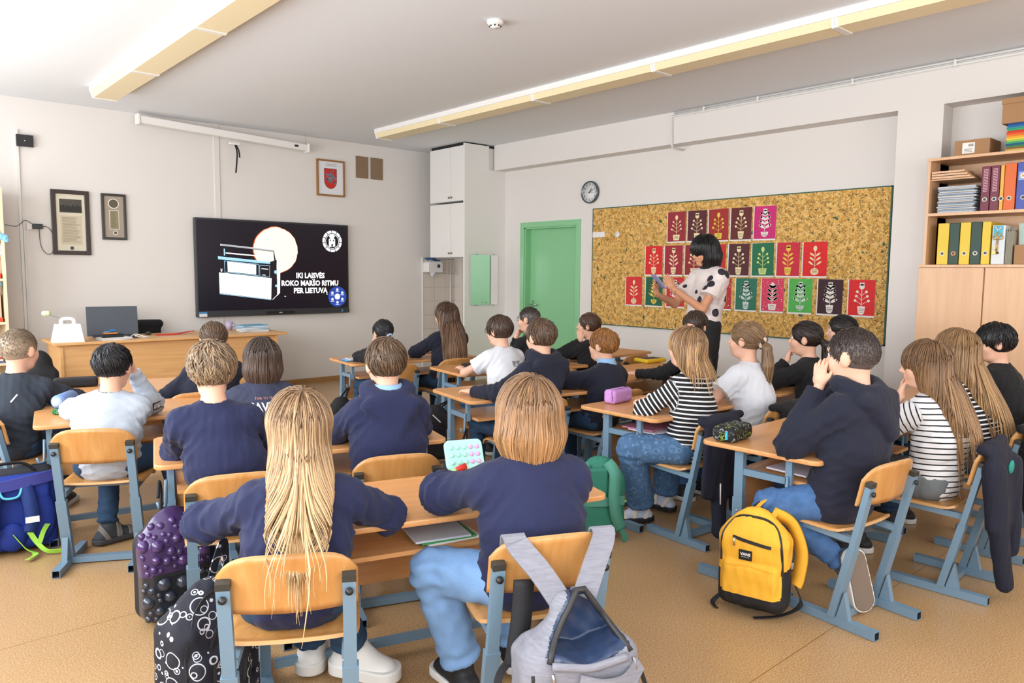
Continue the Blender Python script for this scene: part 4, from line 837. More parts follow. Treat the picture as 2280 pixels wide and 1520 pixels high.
def poster(y0, z1, col, kind, label, fc=None, seed=0):
    wd_, ht, x = .245, .335, XR-.026; rr = random.Random(seed); tl = rr.uniform(-.01, .01); bg = mat('poster_'+col, srgb(col), .6, var=.18, vs=14, stretch=(1, 1, 4)); fm = fc or CRM; b = MB(); ln = mat('poster_line_'+col, tuple(.45*c for c in srgb(col)), .7)
    P_ = lambda u, v, k=0: (x-.0006*k, y0-wd_/2-(u*cos(tl)-v*sin(tl)), z1-ht/2+(u*sin(tl)+v*cos(tl)))
    b.box((x-.0005, y0-wd_, z1-ht), (x, y0, z1), 0); dx = -.006
    b.add([P_(u, v, 1.5) for u, v in ((-.112, -.152), (.122, -.152), (.122, .167), (-.112, .167))], [(0, 1, 2, 3)], 1)
    def el(u, v, ru, rv, rot=0, m=2, k=3, n=14): b.add([P_(u+ru*cos(a)*cos(rot)-rv*sin(a)*sin(rot), v+ru*cos(a)*sin(rot)+rv*sin(a)*cos(rot), k) for a in np.linspace(0, 2*pi, n+1)[:-1]], [tuple(range(n))], m)
    def st(p0, p1, w_, m=2, k=2.5): b.ribbon([P_(*p0, k), P_(*p1, k)], w_, .0004, m, nrm=(1, 0, 0))
    pot = kind % 4; c = .005
    if pot == 0: b.add([P_(c+u, v, 3) for u, v in ((-.045, -.08), (.045, -.08), (.035, -.14), (-.035, -.14))], [(0, 1, 2, 3)], 2)
    elif pot == 1: b.add([P_(c+u, v, 3) for u, v in ((-.035, -.07), (.035, -.07), (.028, -.13), (.015, -.145), (-.015, -.145), (-.028, -.13))], [tuple(range(6))], 2)
    elif pot == 2: el(c, -.11, .04, .033)
    else: b.add([P_(c+.04*cos(a), -.085-.05*sin(a), 3) for a in np.linspace(0, pi, 12)], [tuple(range(12))], 2)
    for k in range(3): st((c-.025, -.095-.014*k), (c+.025, -.095-.014*k), .0035, 3, 4.5)
    st((c, -.08), (c, .08), .005); thick = kind in (3, 7, 8, 9)
    n = 3 if not thick else 4
    for k in range(n):
        z0 = -.055+.04*k
        for sg in (-1, 1):
            L = .058-.008*k+rr.uniform(-.006, .006); e = (c+sg*L, z0+.035); st((c, z0), e, .0035)
            if kind % 3 == 0: el(*e, .013, .009, sg*.7)
            elif kind % 3 == 1: el(*e, .012, .012)
            else: el(c+sg*L*.65, z0+.025, .026, .009, sg*.6)
            if thick: el(c+sg*L*.6, z0+.025, .03, .013, sg*.55)
    if kind % 2: el(c, .105, .024, .024); [el(c+.013*d, .128, .008, .014, -.25*d) for d in (-1, 0, 1)]
    else: el(c, .105, .018, .026)
    if kind == 8:
        for _ in range(45): el(rr.uniform(-.1, .11), rr.uniform(-.14, .155), .004, .004, 0, 2, 2, 6)
    o = one('flower_painting', b, [SHEET, bg, fm, ln], label, 'painting', 'flower paintings on the cork board'); return o
PK = mat('pale_grey_paint', srgb('c9d6cc'), .7); YL = mat('yellow_paint', srgb('e8c84f'), .7); PW_ = mat('white_paint', srgb('e8e2da'), .7); GY = mat('yellowgreen_paint', srgb('cfe08a'), .7)
row1 = [('96222f', 0, 'crimson painting of a potted bud'), ('54141f', 1, 'dark maroon painting of a pointed flower'), ('9e2319', 4, 'brick red painting of a small yellow plant'), ('5f1315', 1, 'dark red painting of a cream tulip'), ('c8186e', 7, 'magenta pink painting of a pale flower')]
for i, (c, k, l) in enumerate(row1): poster(5.075-i*.262, 2.118, c, k, l+', '+['first', 'second', 'third', 'fourth', 'fifth'][i]+' from the left in the top row', [None, None, YL, None, PW_][i], i)
row2 = [('d81a1c', 1, 'bright red painting with a small round flower'), ('9c1a2e', 5, 'crimson painting of a flower in a large striped pot'), ('8d1c22', 4, 'dark red painting half hidden behind the teacher\'s face'), ('c41f1f', 3, 'red painting of a cream plant behind the teacher\'s hair'), ('4d1420', 1, 'dark plum painting of a many-petalled flower'), ('0f6a44', 4, 'dark green painting of a yellow-green flower'), ('c71c34', 5, 'crimson red painting of a yellow flower in a tall pot'), ('d91410', 2, 'bright red painting of a slim leafy twig')]
for i, (c, k, l) in enumerate(row2): poster(5.37-i*.267, 1.757, c, k, l+', middle row', [None, None, None, None, None, GY, YL, None][i], 10+i)
row3 = [('d42a2a', 2, 'red painting of a leafy plant on a green hill, far left'), ('0d5a40', 3, 'dark green painting of oval yellow leaves'), ('c8232a', 7, 'red painting with a white pot under the teacher\'s hands'), ('127a52', 1, 'green painting mostly hidden behind the teacher\'s arm'), ('b51f28', 8, 'red painting of pale leaves beside the teacher\'s back'), ('1f6d55', 9, 'bluish green painting of a grey tree in a basket'), ('d6365a', 8, 'pink painting covered in white dots'), ('4fae4a', 7, 'light green painting of a grey plant in a red pot'), ('35101c', 9, 'almost black painting of a white plant'), ('d81a1c', 1, 'bright red painting of round white leaves, far right')]
for i, (c, k, l) in enumerate(row3):
    if i == 3: continue
    poster(5.645-i*.288, 1.41, c, k, l+', bottom row', [None, YL, PW_, None, CRM, PK, PW_, PK, PW_, PW_][i], 20+i)
b = MB().box((XR-.03, 5.98, 1.875), (XR-.001, 6.17, 1.94)); o = one('light_switch', b, WHT, 'white double light switch at the left edge of the cork board', 'switch', bevel=.003); obj('rocker', MB().box((XR-.034, 6.05, 1.885), (XR-.028, 6.1, 1.93)), WHT, o, .002)
one('round_cover', MB().lathe([(.035, 0), (.035, .02), (0, .022)], (XR-.02, 5.78, 1.9), M=Rx), WHT, 'small round white cover plate beside the light switch', 'cover plate')
# ---------------------------------------------------------------- school furniture
BEECH = wood('beech_laminate', srgb('cd8f57'), srgb('dba26b'), 0, 2.0, .33)
EDGE = mat('beech_edge', srgb('dfa271'), .45)
PLY = wood('plywood_varnish', srgb('b87f42'), srgb('cc965a'), 2, 1.6, .28); PLYE = mat('plywood_edge', srgb('c99a64'), .5)
STEEL = mat('blue_grey_steel', srgb('718ca1'), .38, spec=.5); INNER = mat('tube_inside', (.02, .022, .025), .8); CAPB = mat('black_cap', srgb('33332f'), .5)
def sheet(fx, nu, nv_, th, smooth=True):                   # curved plywood from a mid-surface
    b = MB(); P = [[Vector(fx(2*i/nu-1, j/nv_)) for j in range(nv_+1)] for i in range(nu+1)]; vs = []
    for s_ in (-1, 1):
        for i in range(nu+1):
            for j in range(nv_+1):
                a = P[min(i+1, nu)][j]-P[max(i-1, 0)][j]; c = P[i][min(j+1, nv_)]-P[i][max(j-1, 0)]; n = a.cross(c).normalized(); vs.append(P[i][j]+n*s_*th/2)
    K = (nu+1)*(nv_+1); q = lambda i, j: i*(nv_+1)+j; top = []; 
    for i in range(nu):
        for j in range(nv_): top += [(q(i, j), q(i, j+1), q(i+1, j+1), q(i+1, j)), (K+q(i, j), K+q(i+1, j), K+q(i+1, j+1), K+q(i, j+1))]
    b.add(vs, top, 0, True)
    rim = [q(i, 0) for i in range(nu+1)]+[q(nu, j) for j in range(1, nv_+1)]+[q(i, nv_) for i in range(nu-1, -1, -1)]+[q(0, j) for j in range(nv_-1, 0, -1)]
    for k in range(len(rim)):
        a, c = rim[k], rim[(k+1) % len(rim)]; b.f.append((a, c, K+c, K+a)); b.m.append(1); b.sm.append(False)
    return b
def make_chair():
    t = thing('school_chair', '', 'chair', (0, 0, 0), 0, 'plywood school chairs at the pupils\' desks'); yl = lambda z: -.135*z/.63
    for s_ in (-1, 1):
        x = .163*s_; b = MB()
        b.hollow((x, .22, .02), (x, -.19, .02), .036, 0, 1)
        b.beam((x, .0, .035), (x, yl(.34), .34), .03, .046, upv=(1, 0, 0)).beam((x, yl(.3), .3), (x, yl(.615), .615), .024, .036, upv=(1, 0, 0))
        b.add([(x-.013, -.02, .037), (x+.013, -.02, .037), (x-.013, -.075, .037), (x+.013, -.075, .037), (x-.013, -.05, .15), (x+.013, -.05, .15)], [(0, 1, 3, 2), (2, 3, 5, 4), (0, 4, 5, 1), (0, 2, 4), (1, 5, 3)])
        b.hollow((x*.93, yl(.37), .372), (x*.93, .27, .388), .026, 0, 1, depth=.03)
        f = obj('side_frame', b, [STEEL, INNER], t)
        for z in (.1, .16, .24, .29): obj('screw', MB().sphere((x+.016*s_, yl(z), z), .006, n=8), mat('screw_metal', (.6, .62, .65), .3, .8), f) if z in (.16, .29) else None
        obj('end_cap', MB().beam((x, yl(.612), .612), (x, yl(.632), .632), .026, .038, upv=(1, 0, 0)), CAPB, f)
        obj('bolt_cover', MB().lathe([(.0, 0), (.011, 0), (.011, .006), (0, .007)], (x, yl(.585)-.019, .585), n=12, M=Matrix.Rotation(pi/2, 3, 'X')), BLK, f)
    obj('crossbar', MB().beam((-.163, .0, .022), (.163, 0, .022), .034, .03), STEEL, t)
    obj('seat_bar', MB().beam((-.15, .06, .378), (.15, .06, .378), .02, .02), STEEL, t)
    def seat(u, v):
        w_ = .19-.018*abs(2*v-1)**6; return (u*w_, -.045+.375*v-.02*abs(u)**5*(1 if v > .5 else -.4), .402-.006*(1-u*u)*(1-v)-(.045*((v-.8)/.2)**2 if v > .8 else 0)+(.012*((.12-v)/.12)**2 if v < .12 else 0))
    obj('seat', sheet(seat, 16, 14, .011), [PLY, PLYE], t)
    def back(u, v):
        z0, z1 = .525+.004*u*u, .7-.012*u*u-.05*abs(u)**6; z = z0+(z1-z0)*v; e = 1
        return (u*.185*e, yl(z)+.028-.03*(1-u*u), z)
    obj('backrest', sheet(back, 20, 8, .01), [PLY, PLYE], t); return t
chair0 = make_chair()
CH = [('in the foreground under the girl with very long fair hair', .905, 1.96, -30), ('with the grey backpack hanging from its backrest', 1.54, 1.61, -24), ('behind the purple studded backpack at the left', 1.09, 2.84, -18),
      ('right behind the nearest double desk, under the boy in the navy hoodie', 1.71, 2.7, -20), ('under the boy in the pale grey sweatshirt', .89, 4.04, -28), ('under the pupil in the dark printed t-shirt', 1.56, 3.7, -15), ('just ahead of the boy with tousled hair, its backrest top showing', 1.62, 4.82, -12),
      ('at the far left edge under the boy in dark clothes', .6, 4.84, -68), ('under the boy in hoodie and glasses, right of the bobbed hair', 3.12, 3.31, -8), ('under the ginger-haired boy, showing behind the lilac pencil case', 3.75, 3.22, 0), ('between the short-haired boy in front and the dark-haired pupil with the hair band', 3.36, 5.28, -8),
      ('under the girl with very long brown hair', 3.98, 5.3, -8), ('under the boy in the pale t-shirt', 3.62, 4.05, -9), ('under the short-haired boy in glasses and black', 4.15, 4.2, -6), ('empty, in front of the wall below the cork board', 5.5, 4.55, 0), ('under the girl resting her face in her hands near the green door', 4.78, 4.3, 0),
      ('under the boy in front of the teacher', 4.62, 3.08, 4), ('under the girl in the black striped top, with a dark jacket on it', 3.47, 2.33, -4), ('under the girl in the white t-shirt', 4.07, 2.3, 0), ('under the girl with a fringe and ponytail in black', 4.78, 2.25, 0), ('under the dark-haired pupil nearest the cork board', 5.4, 2.33, 0),
      ('in the right foreground under the boy with the shaved neck', 3.17, 1.33, -7), ('under the girl in the white striped top', 3.85, 1.17, 2), ('under the girl with long blonde hair at the right', 4.52, 1.2, 0), ('at the right edge under the black-haired boy', 5.2, 1.25, 0)]
for i, (l, x, y, a) in enumerate(CH):
    l = 'plywood chair '+l
    if i == 0: chair0.location = (x, y, 0); chair0.rotation_euler = (0, 0, R(a)); chair0['label'] = l
    else: dup(chair0, (x, y, 0), R(a), l)
def rrect(w_, d, r, n=5):
    out = []
    for cx, cy, a0 in ((w_-r, d-r, 0), (r, d-r, 90), (r, r, 180), (w_-r, r, 270)): out += [(cx+r*cos(R(a0+90*k/n)), cy+r*sin(R(a0+90*k/n))) for k in range(n+1)]
    return out
def make_desk(W_=1.25, D=.58):
    t = thing('school_desk', '', 'desk', (0, 0, 0), 0, 'double school desks with beech tops')
    obj('table_top', MB().prism(rrect(W_, D, .045), .648, .67), [BEECH, EDGE], t, .006, 2)
    for x in (.065, W_-.065):
        b = MB(); b.hollow((x, .6, .022), (x, .13, .022), .04, 0, 1); b.beam((x, .4, .04), (x, .4, .42), .05, .036, upv=(1, 0, 0)).beam((x, .4, .4), (x, .4, .648), .044, .03, upv=(1, 0, 0))
        b.beam((x, .4, .545), (x, .15, .545), .022, .03).beam((x, .16, .52), (x, .16, .648), .022, .03, upv=(0, 1, 0)); b.box((x-.02, .05, .64), (x+.02, .52, .649))
        f = obj('side_frame', b, [STEEL, INNER], t)
        for z in (.1, .24, .36): obj('screw', MB().sphere((x-.019*(1 if x < .5 else -1), .4, z), .006, n=8), mat('screw_metal', (.6, .62, .65), .3, .8), f)
        obj('bag_hook', MB().tube([(x-.02, .16, .57), (x-.024, .16, .47), (x-.028, .155, .455), (x-.05, .15, .455), (x-.055, .15, .48)], .007, 6), STEEL, t)
    obj('shelf', MB().box((.085, .06, .53), (W_-.085, .42, .546)), BEECH, t); obj('front_panel', MB().box((.085, .41, .31), (W_-.085, .425, .546)), BEECH, t); obj('crossbar', MB().beam((.1, .42, .06), (W_-.1, .42, .06), .03, .03), STEEL, t)
    return t
desk0 = make_desk()
DK = [('nearest one, between the two navy sweatshirts in the foreground', .86, 2.13, -17), ('under the arms of the boy with tousled fair hair', .87, 3.12, -16), ('with the rolled blue and green case at the left', .645, 4.29, -10), ('at the far left in front of the teacher\'s desk', .53, 5.32, -12),
      ('in the right foreground with the patterned pencil box', 2.99, 1.43, 1), ('at the right edge in front of the blonde girl', 4.3, 1.45, 0), ('with the lilac pencil case', 3.19, 2.43, -1), ('in front of the girl with the fringe', 4.5, 2.45, 0), ('with the yellow zip case', 4.09, 3.5, 1),
      ('with the dark patterned bag hanging from it', 2.77, 3.49, -11), ('in front of the boy in the pale t-shirt', 3.46, 4.47, -9), ('nearest the television, booklets on its left end', 3.13, 5.54, -8), ('next to the wall near the green door', 4.78, 4.6, 2)]
for i, (l, x, y, a) in enumerate(DK):
    l = 'beech double desk '+l
    if i == 0: o = desk0; desk0.location = (x, y, 0); desk0.rotation_euler = (0, 0, R(a)); desk0['label'] = l
    else: o = dup(desk0, (x, y, 0), R(a), l)
    if i == 0: desk0.scale = (1, .88, .955)
    else: o.scale = (1, 1, 1)
# ---------------------------------------------------------------- teacher's desk
TW = wood('teacher_desk_wood', srgb('d6a267'), srgb('e2b27a'), 0, 1.5, .35)
t = thing('teacher_desk', 'long light wooden teacher\'s desk below the television', 'desk', (1.4, 7.93, 0))
obj('table_top', MB().box((0, 0, .735), (2.28, .72, .76)), TW, t, .004)
obj('end_panel', MB().box((.05, .04, 0), (.075, .68, .735)), TW, t); obj('end_panel', MB().box((2.15, .04, 0), (2.175, .68, .735)), TW, t)
obj('front_panel', MB().box((.075, .05, .0), (.52, .068, .735)), TW, t); obj('front_panel', MB().box((.545, .07, .05), (2.15, .088, .735)), TW, t); obj('drawer_unit', MB().box((.08, .09, .02), (.53, .66, .73)), TW, t); obj('divider', MB().box((.52, .05, 0), (.545, .66, .735)), TW, t)
# ---------------------------------------------------------------- cupboard and shelves at the right
CW = wood('pinkish_beech', srgb('d9ab82'), srgb('e3b890'), 2, 1.2, .4)
y0, y1 = .55, 2.3
t = thing('shelf_cupboard', 'tall beech cupboard with open shelves of folders against the right wall', 'shelving', (6.4, y0, 0)); W2 = y1-y0
obj('side_panel', MB().box((0, W2-.02, 1.52), (.4, W2, 2.36)), CW, t); obj('side_panel', MB().box((0, 0, 1.52), (.4, .02, 2.36)), CW, t)
obj('shelf', MB().box((-.01, 0, 2.34), (.4, W2+.005, 2.362)), CW, t, .002); obj('shelf', MB().box((0, .02, 1.915), (.4, W2-.02, 1.937)), CW, t); obj('shelf', MB().box((-.03, -.01, 1.515), (.4, W2+.03, 1.537)), CW, t, .002)
obj('back_panel', MB().box((.385, .02, 1.53), (.399, W2-.02, 2.35)), CW, t); obj('cabinet_body', MB().box((-.0, 0, .03), (.4, W2+.02, 1.515)), CW, t)
for a, c in ((W2+.02-.46, W2+.02), (W2-.92, W2-.446), (W2-1.38, W2-.926)): obj('door', MB().box((-.02, a+.002, .05), (-.001, c-.002, 1.513)), CW, t, .002)
obj('half_shelf', MB().box((.02, W2-.32, 2.19), (.39, W2-.02, 2.2)), CW, t)
def binder(ya, yb, z, h_, col, lab, ringc=None, extra=None, name='ring_binder'):
    m = mat('binder_'+col, srgb(col), .45); t = one(name, MB().box((6.425, ya, z), (6.72, yb, z+h_)), m, lab, 'binder', 'ring binders on the shelves', bevel=.004); yc = (ya+yb)/2
    rg = MB(); [rg.add([(6.4235, yc+r_*cos(a), z+.085+r_*sin(a)) for a in np.linspace(0, 2*pi, 21)[:-1] for r_ in (.011, .016)], [(2*k, 2*k+1, (2*k+3) % 40, (2*k+2) % 40) for k in range(20)])]
    rg.add([(6.4232, yc+.011*cos(a), z+.085+.011*sin(a)) for a in np.linspace(0, 2*pi, 17)[:-1]], [tuple(range(16))], 1); obj('finger_ring', rg, [mat('ring_'+(ringc or 'bfb6a6'), srgb(ringc or 'bfb6a6'), .4, .5), BLK], t)
    return t
z = 1.938
for k, (a, c, col, lab) in enumerate(((1.872, 1.93, '6d2138', 'wine red ring binder, left of the two on the upper shelf'), (1.81, 1.868, '6d2138', 'wine red ring binder, right of the two on the upper shelf'), (1.782, 1.806, 'e3ab45', 'thin yellow binder between wine red and orange ones'), (1.706, 1.779, 'dc6420', 'bright orange ring binder on the upper shelf'), (1.61, 1.7, '4451a6', 'blue ring binder with a daisy picture'))):
    o = binder(a, c, z, .33+.008*(k > 2), col, lab)
    if k < 2: b = MB(); b.ribbon([(6.4235, (a+c)/2, z+.14), (6.4235, (a+c)/2, z+.31)], .03, .0004, nrm=(1, 0, 0)); [b.ribbon([(6.423, (a+c)/2-.012, z+.15+.02*q), (6.423, (a+c)/2+.012, z+.16+.02*q)], .005, .0003, 1, nrm=(1, 0, 0)) for q in range(8)]; obj('spine_label', b, [mat('spine_mauve', srgb('b98a94'), .6), mat('spine_wine', srgb('6d2138'), .6)], o)
    if k == 4:
        b = MB(); b.box((6.421, 1.628, z+.21), (6.424, 1.69, z+.27)); [b.sphere((6.42, 1.66+.014*cos(q*pi/4), z+.24+.014*sin(q*pi/4)), .008, 1, 8, (.3, 1, 1)) for q in range(8)]; b.sphere((6.419, 1.66, z+.24), .008, 2, 8, (.4, 1, 1)); obj('daisy_sticker', b, [mat('sticker_sky', srgb('8fa8d8'), .5), WHT, mat('daisy_yellow', srgb('e0a020'), .5)], o)
z = 1.538
for k, (a, c, col, lab) in enumerate(((2.13, 2.21, 'e3c22e', 'yellow ring binder, leftmost on the lower shelf'), (2.056, 2.127, '17392c', 'dark green ring binder with an orange ring, lower shelf'), (1.98, 2.052, 'e3c22e', 'yellow ring binder between the two dark green ones'), (1.905, 1.977, '17392c', 'dark green ring binder, second of its colour on the lower shelf'), (1.845, 1.902, 'e3c22e', 'yellow ring binder beside the white one with a key'), (1.75, 1.835, 'd9dde0', 'white ring binder with a golden key ornament'))):
    o = binder(a, c, z, .32 if k < 5 else .29, col, lab, 'd8803a' if k == 1 else None)
    if k == 5:
        b = MB(); yc = 1.795; b.box((6.419, 1.765, z+.2), (6.424, 1.825, z+.285), 1)
        for dy, dz in ((-.017, 0), (.017, 0), (0, .02)): b.tube([(6.415, yc+dy+.015*cos(q), z+.2+dz+.015*sin(q)) for q in np.linspace(0, 2*pi, 13)], .004, 6, caps=False)
        b.tube([(6.415, yc, z+.19), (6.415, yc+.005, z+.08)], .006, 6).box((6.41, yc+.005, z+.075), (6.42, yc+.032, z+.1)).box((6.41, yc+.008, z+.115), (6.42, yc+.028, z+.13)); b.tube([(6.412, yc-.02, z+.275), (6.412, yc, z+.25), (6.412, yc+.02, z+.28)], .005, 6, 2); obj('key_ornament', b, [mat('golden', srgb('c8a05c'), .35, .5), mat('turquoise_card', srgb('52b5cc'), .5), WHT], o)
rr = random.Random(8); zz = 1.938; cols = ['b9c2cc', 'c9cdd2', '9aa6b4', 'd8d3c8', '8796ac', 'b7bccb', 'a79f90', 'd2d6dc', '7f95a8', 'c4b9b0']
for k in range(22):
    th = rr.uniform(.006, .014); a = 2.25-rr.uniform(.02, .035); x0 = 6.41+rr.uniform(0, .02)
    one('paper_folder', MB().box((x0, 1.965+rr.uniform(-.012, .012), zz), (x0+.24, a, zz+th*.85)), mat('folder_'+cols[k % 10], srgb(cols[k % 10]), .7), 'thin folder in the tall stack of papers at the left of the upper shelf', 'folder', 'folders stacked on the upper shelf'); zz += th
for k in range(3): one('wooden_board', MB().box((6.4, 2.0+.02*k, 2.202+.02*k), (6.62, 2.27, 2.217+.02*k)), CW, ['lowest', 'middle', 'topmost'][k]+' of three thin wooden boards above the paper stack', 'board')
z = 2.363
b = MB().box((6.46, 1.9, z), (6.72, 2.14, z+.12)).box((6.4585, 2.0, z+.02), (6.4605, 2.085, z+.1), 1)
for k in range(6): b.box((6.4575, 2.01+.006*k, z+.07), (6.4587, 2.013+.006*k, z+.09), 2)
for k in range(3): b.box((6.4575, 2.015, z+.03+.01*k), (6.4587, 2.07, z+.033+.01*k), 2)
KR = mat('cardboard', srgb('a9805a'), .8, var=.06, vs=20); one('cardboard_box', b, [KR, WHT, BLK], 'small brown cardboard box with a white label on top of the shelves', 'box', bevel=.002)
cols = ['c7b24a', '8a5a34', '2f7f4a', '23507c', '35a06a', '9ac04a', 'e8c840', 'e8a030', 'e87828', 'e05020', 'c83020', '30a060', '2a8a8a', '2060a8', '184a88']
zz = z
for k, c in enumerate(cols):
    b = MB().box((6.415, 1.4, zz), (6.66, 1.785-.004*(k % 3), zz+.0125)); one('coloured_folder', b, mat('foam_'+c, srgb(c), .7), ['dull yellow, lowest', 'brown', 'dark green', 'dark blue', 'mid green', 'lime green', 'yellow', 'amber', 'orange', 'orange-red', 'red', 'emerald green', 'teal', 'blue', 'deep blue, topmost'][k]+' pack in the rainbow stack on top of the shelves', 'folder', 'rainbow stack of coloured packs'); zz += .0132
b = MB().box((6.4, 1.35, zz), (6.78, 1.815, zz+.14)).box((6.395, 1.345, zz+.14), (6.785, 1.82, zz+.18)); one('archive_box', b, KR, 'large lidded cardboard box on the rainbow stack, cut off at the right', 'box', bevel=.002)
b = MB()
for k in range(9): b.box((6.43, 1.7+.005*k, 1.538), (6.66, 1.703+.005*k, 1.538+.24+.008*(k % 3)))
one('loose_papers', b, mat('grey_papers', srgb('aca894'), .8), 'upright loose papers right of the white binder', 'papers')
b = MB().box((6.42, 1.5, 1.538), (6.6, 1.685, 1.68)); one('brown_box', b, KR, 'open brown box on the lower shelf beside the papers', 'box', bevel=.002)
b = MB()
for k in range(4): b.beam((6.5, 1.66-.03*k, 1.6), (6.5, 1.67-.03*k, 1.84), .01, .03)
one('rulers', b, mat('clear_plastic_grey', srgb('9fb3a8'), .3), 'plastic rulers standing in the brown box', 'ruler')
# ---------------------------------------------------------------- shelf at the left edge
LW = wood('pale_shelf', srgb('ddc7a4'), srgb('e8d6b8'), 2, 1.2, .5)
t = thing('bookshelf', 'pale open bookshelf at the left edge beside the teacher\'s desk', 'shelving', (.2, 8.45, .2))
obj('side_panel', MB().box((.9, 0, 0), (.925, .4, 2.0)), LW, t); obj('side_panel', MB().box((0, 0, 0), (.025, .4, 2.0)), LW, t)
for z in (0, .33, .72, 1.13, 1.55, 1.96): obj('shelf', MB().box((.025, 0.005, z), (.9, .39, z+.022)), LW, t)
obj('back_panel', MB().box((0, .385, 0), (.925, .398, 2.0)), LW, t)
def bxo(name, a, c, col, lab, cat, bev=.004): return one(name, MB().box(a, c), mat('c_'+col, srgb(col), .6), lab, cat, bevel=bev)
bxo('storage_box', (.82, 8.5, .943), (1.08, 8.75, 1.2), 'e8b59c', 'salmon box with an orange stripe on the left shelf', 'box'); bxo('stripe_tray', (.8, 8.47, .943), (1.085, 8.495, .985), 'dd4b22', 'orange-red tray edge in front of the salmon box', 'tray')
bxo('black_folder', (1.06, 8.5, 1.775), (1.1, 8.75, 2.1), '1b1b1f', 'black folder standing on the upper left shelf', 'folder'); bxo('red_box', (.93, 8.48, 1.353), (1.09, 8.7, 1.4), 'd83418', 'small red box on the middle left shelf', 'box')
for k, (c, l) in enumerate((('2a56b0', 'blue'), ('d8b820', 'yellow'), ('c22424', 'red'))): one('toy_ball', MB().sphere((1.05, 8.52, 1.43+.055*k), .028), mat('c_'+c, srgb(c), .4), 'small '+l+' ball in a little tower on the left shelf', 'ball')
def blob(name, prs, m, lab, cat, k=.02, h=.006, disp=None, group=None):
    P = np.array([q[1] for q in prs]+[q[2] if q[0] == 's' else q[1] for q in prs]); r_ = max([max(q[3], q[4]) if q[0] == 's' else float(np.max(q[2])) for q in prs])*1.3
    r_ = r_*max([q[6] if q[0] == 's' else 1 for q in prs]); V, F = skin(union(prs, k), P.min(0)-r_-.02, P.max(0)+r_+.02, h, disp); c = P.mean(0); c = np.array([c[0], c[1], P[:, 2].min()])
    o = npobj(name, V, F, m, None, c); o.location = c; return tag(o, lab, cat, group)
LB = mat('c_light_blue_paper', srgb('8cc8e4'), .7)
blob('paper_butterfly', [Sg((1.0, 8.5, 1.0+.25), (1.06, 8.5, 1.38-.06), .05, .02), Sg((1.06, 8.48, 1.3), (.98, 8.49, 1.22), .03)], LB, 'light blue paper shape above the salmon box', 'decoration', disp=lambda v: npnoise(v, 60, 2)*.006)
blob('paper_cloud', [Sg((1.0, 8.44, 1.77), (1.13, 8.43, 1.74), .03, .025), Sg((1.1, 8.43, 1.74), (1.14, 8.43, 1.71), .02)], LB, 'light blue crumpled paper hanging over the shelf edge', 'decoration', disp=lambda v: npnoise(v, 60, 3)*.006)
blob('white_toy', [El((1.07, 8.5, 1.63), (.05, .05, .06)), El((1.06, 8.49, 1.69), (.035, .035, .035)), El((1.09, 8.48, 1.6), (.03, .03, .035))], WHITE, 'white soft toy on the left shelf', 'toy')
for k in range(5): bxo('book', (.8, 8.48, .553+.02*k), (1.08-.01*k, 8.7, .571+.02*k), ['5a5f88', 'd8d2c8', 'c84a50', 'e8e2d8', '8a4a8c'][k], ['slate blue', 'grey white', 'red', 'cream', 'purple'][k]+' book in the flat stack on the lower left shelf', 'book', .001)
# ---------------------------------------------------------------- the class
def tv(x, y, o=0): return -math.degrees(math.atan2(4.0-x, 8.9-y))+o
P = {}
def doodle(name, base, line, hl=None, sc=14):
    m = mat(name, base, .8); nt = m.node_tree; N = nt.nodes; L = nt.links; tc = N.new('ShaderNodeTexCoord'); acc = None
    for s_, rr_, wdt in ((sc, .34, .022), (sc*1.9, .25, .035), (sc*1.9, .06, .06), (sc*1.3, .2, .018)):
        v = N.new('ShaderNodeTexVoronoi'); v.inputs['Scale'].default_value = s_; v.inputs['Randomness'].default_value = .8; L.new(tc.outputs['Object'], v.inputs[0])
        a = N.new('ShaderNodeMath'); a.operation = 'SUBTRACT'; a.inputs[1].default_value = rr_; L.new(v.outputs['Distance'], a.inputs[0]); b_ = N.new('ShaderNodeMath'); b_.operation = 'ABSOLUTE'; L.new(a.outputs[0], b_.inputs[0]); c = N.new('ShaderNodeMath'); c.operation = 'LESS_THAN'; c.inputs[1].default_value = wdt; L.new(b_.outputs[0], c.inputs[0])
        if acc is None: acc = c
        else: mm = N.new('ShaderNodeMath'); mm.operation = 'MAXIMUM'; L.new(acc.outputs[0], mm.inputs[0]); L.new(c.outputs[0], mm.inputs[1]); acc = mm
    mx = N.new('ShaderNodeMix'); mx.data_type = 'RGBA'; mx.inputs[6].default_value = (*base, 1); L.new(acc.outputs[0], mx.inputs[0])
    if hl:
        n = N.new('ShaderNodeTexNoise'); n.inputs['Scale'].default_value = 25; L.new(tc.outputs['Object'], n.inputs[0]); r = N.new('ShaderNodeValToRGB'); r.color_ramp.interpolation = 'CONSTANT'; r.color_ramp.elements[0].color = (*line, 1); r.color_ramp.elements[1].position = .52; r.color_ramp.elements[1].color = (*hl, 1); L.new(n.outputs['Fac'], r.inputs[0]); L.new(r.outputs[0], mx.inputs[7])
    else: mx.inputs[7].default_value = (*line, 1)
    L.new(mx.outputs[2], N['Principled BSDF'].inputs['Base Color']); return m
JEAN_E = doodle('embroidered_denim', srgb('47698f'), srgb('6a8bb2'), None, 17)
NEAR = .0065
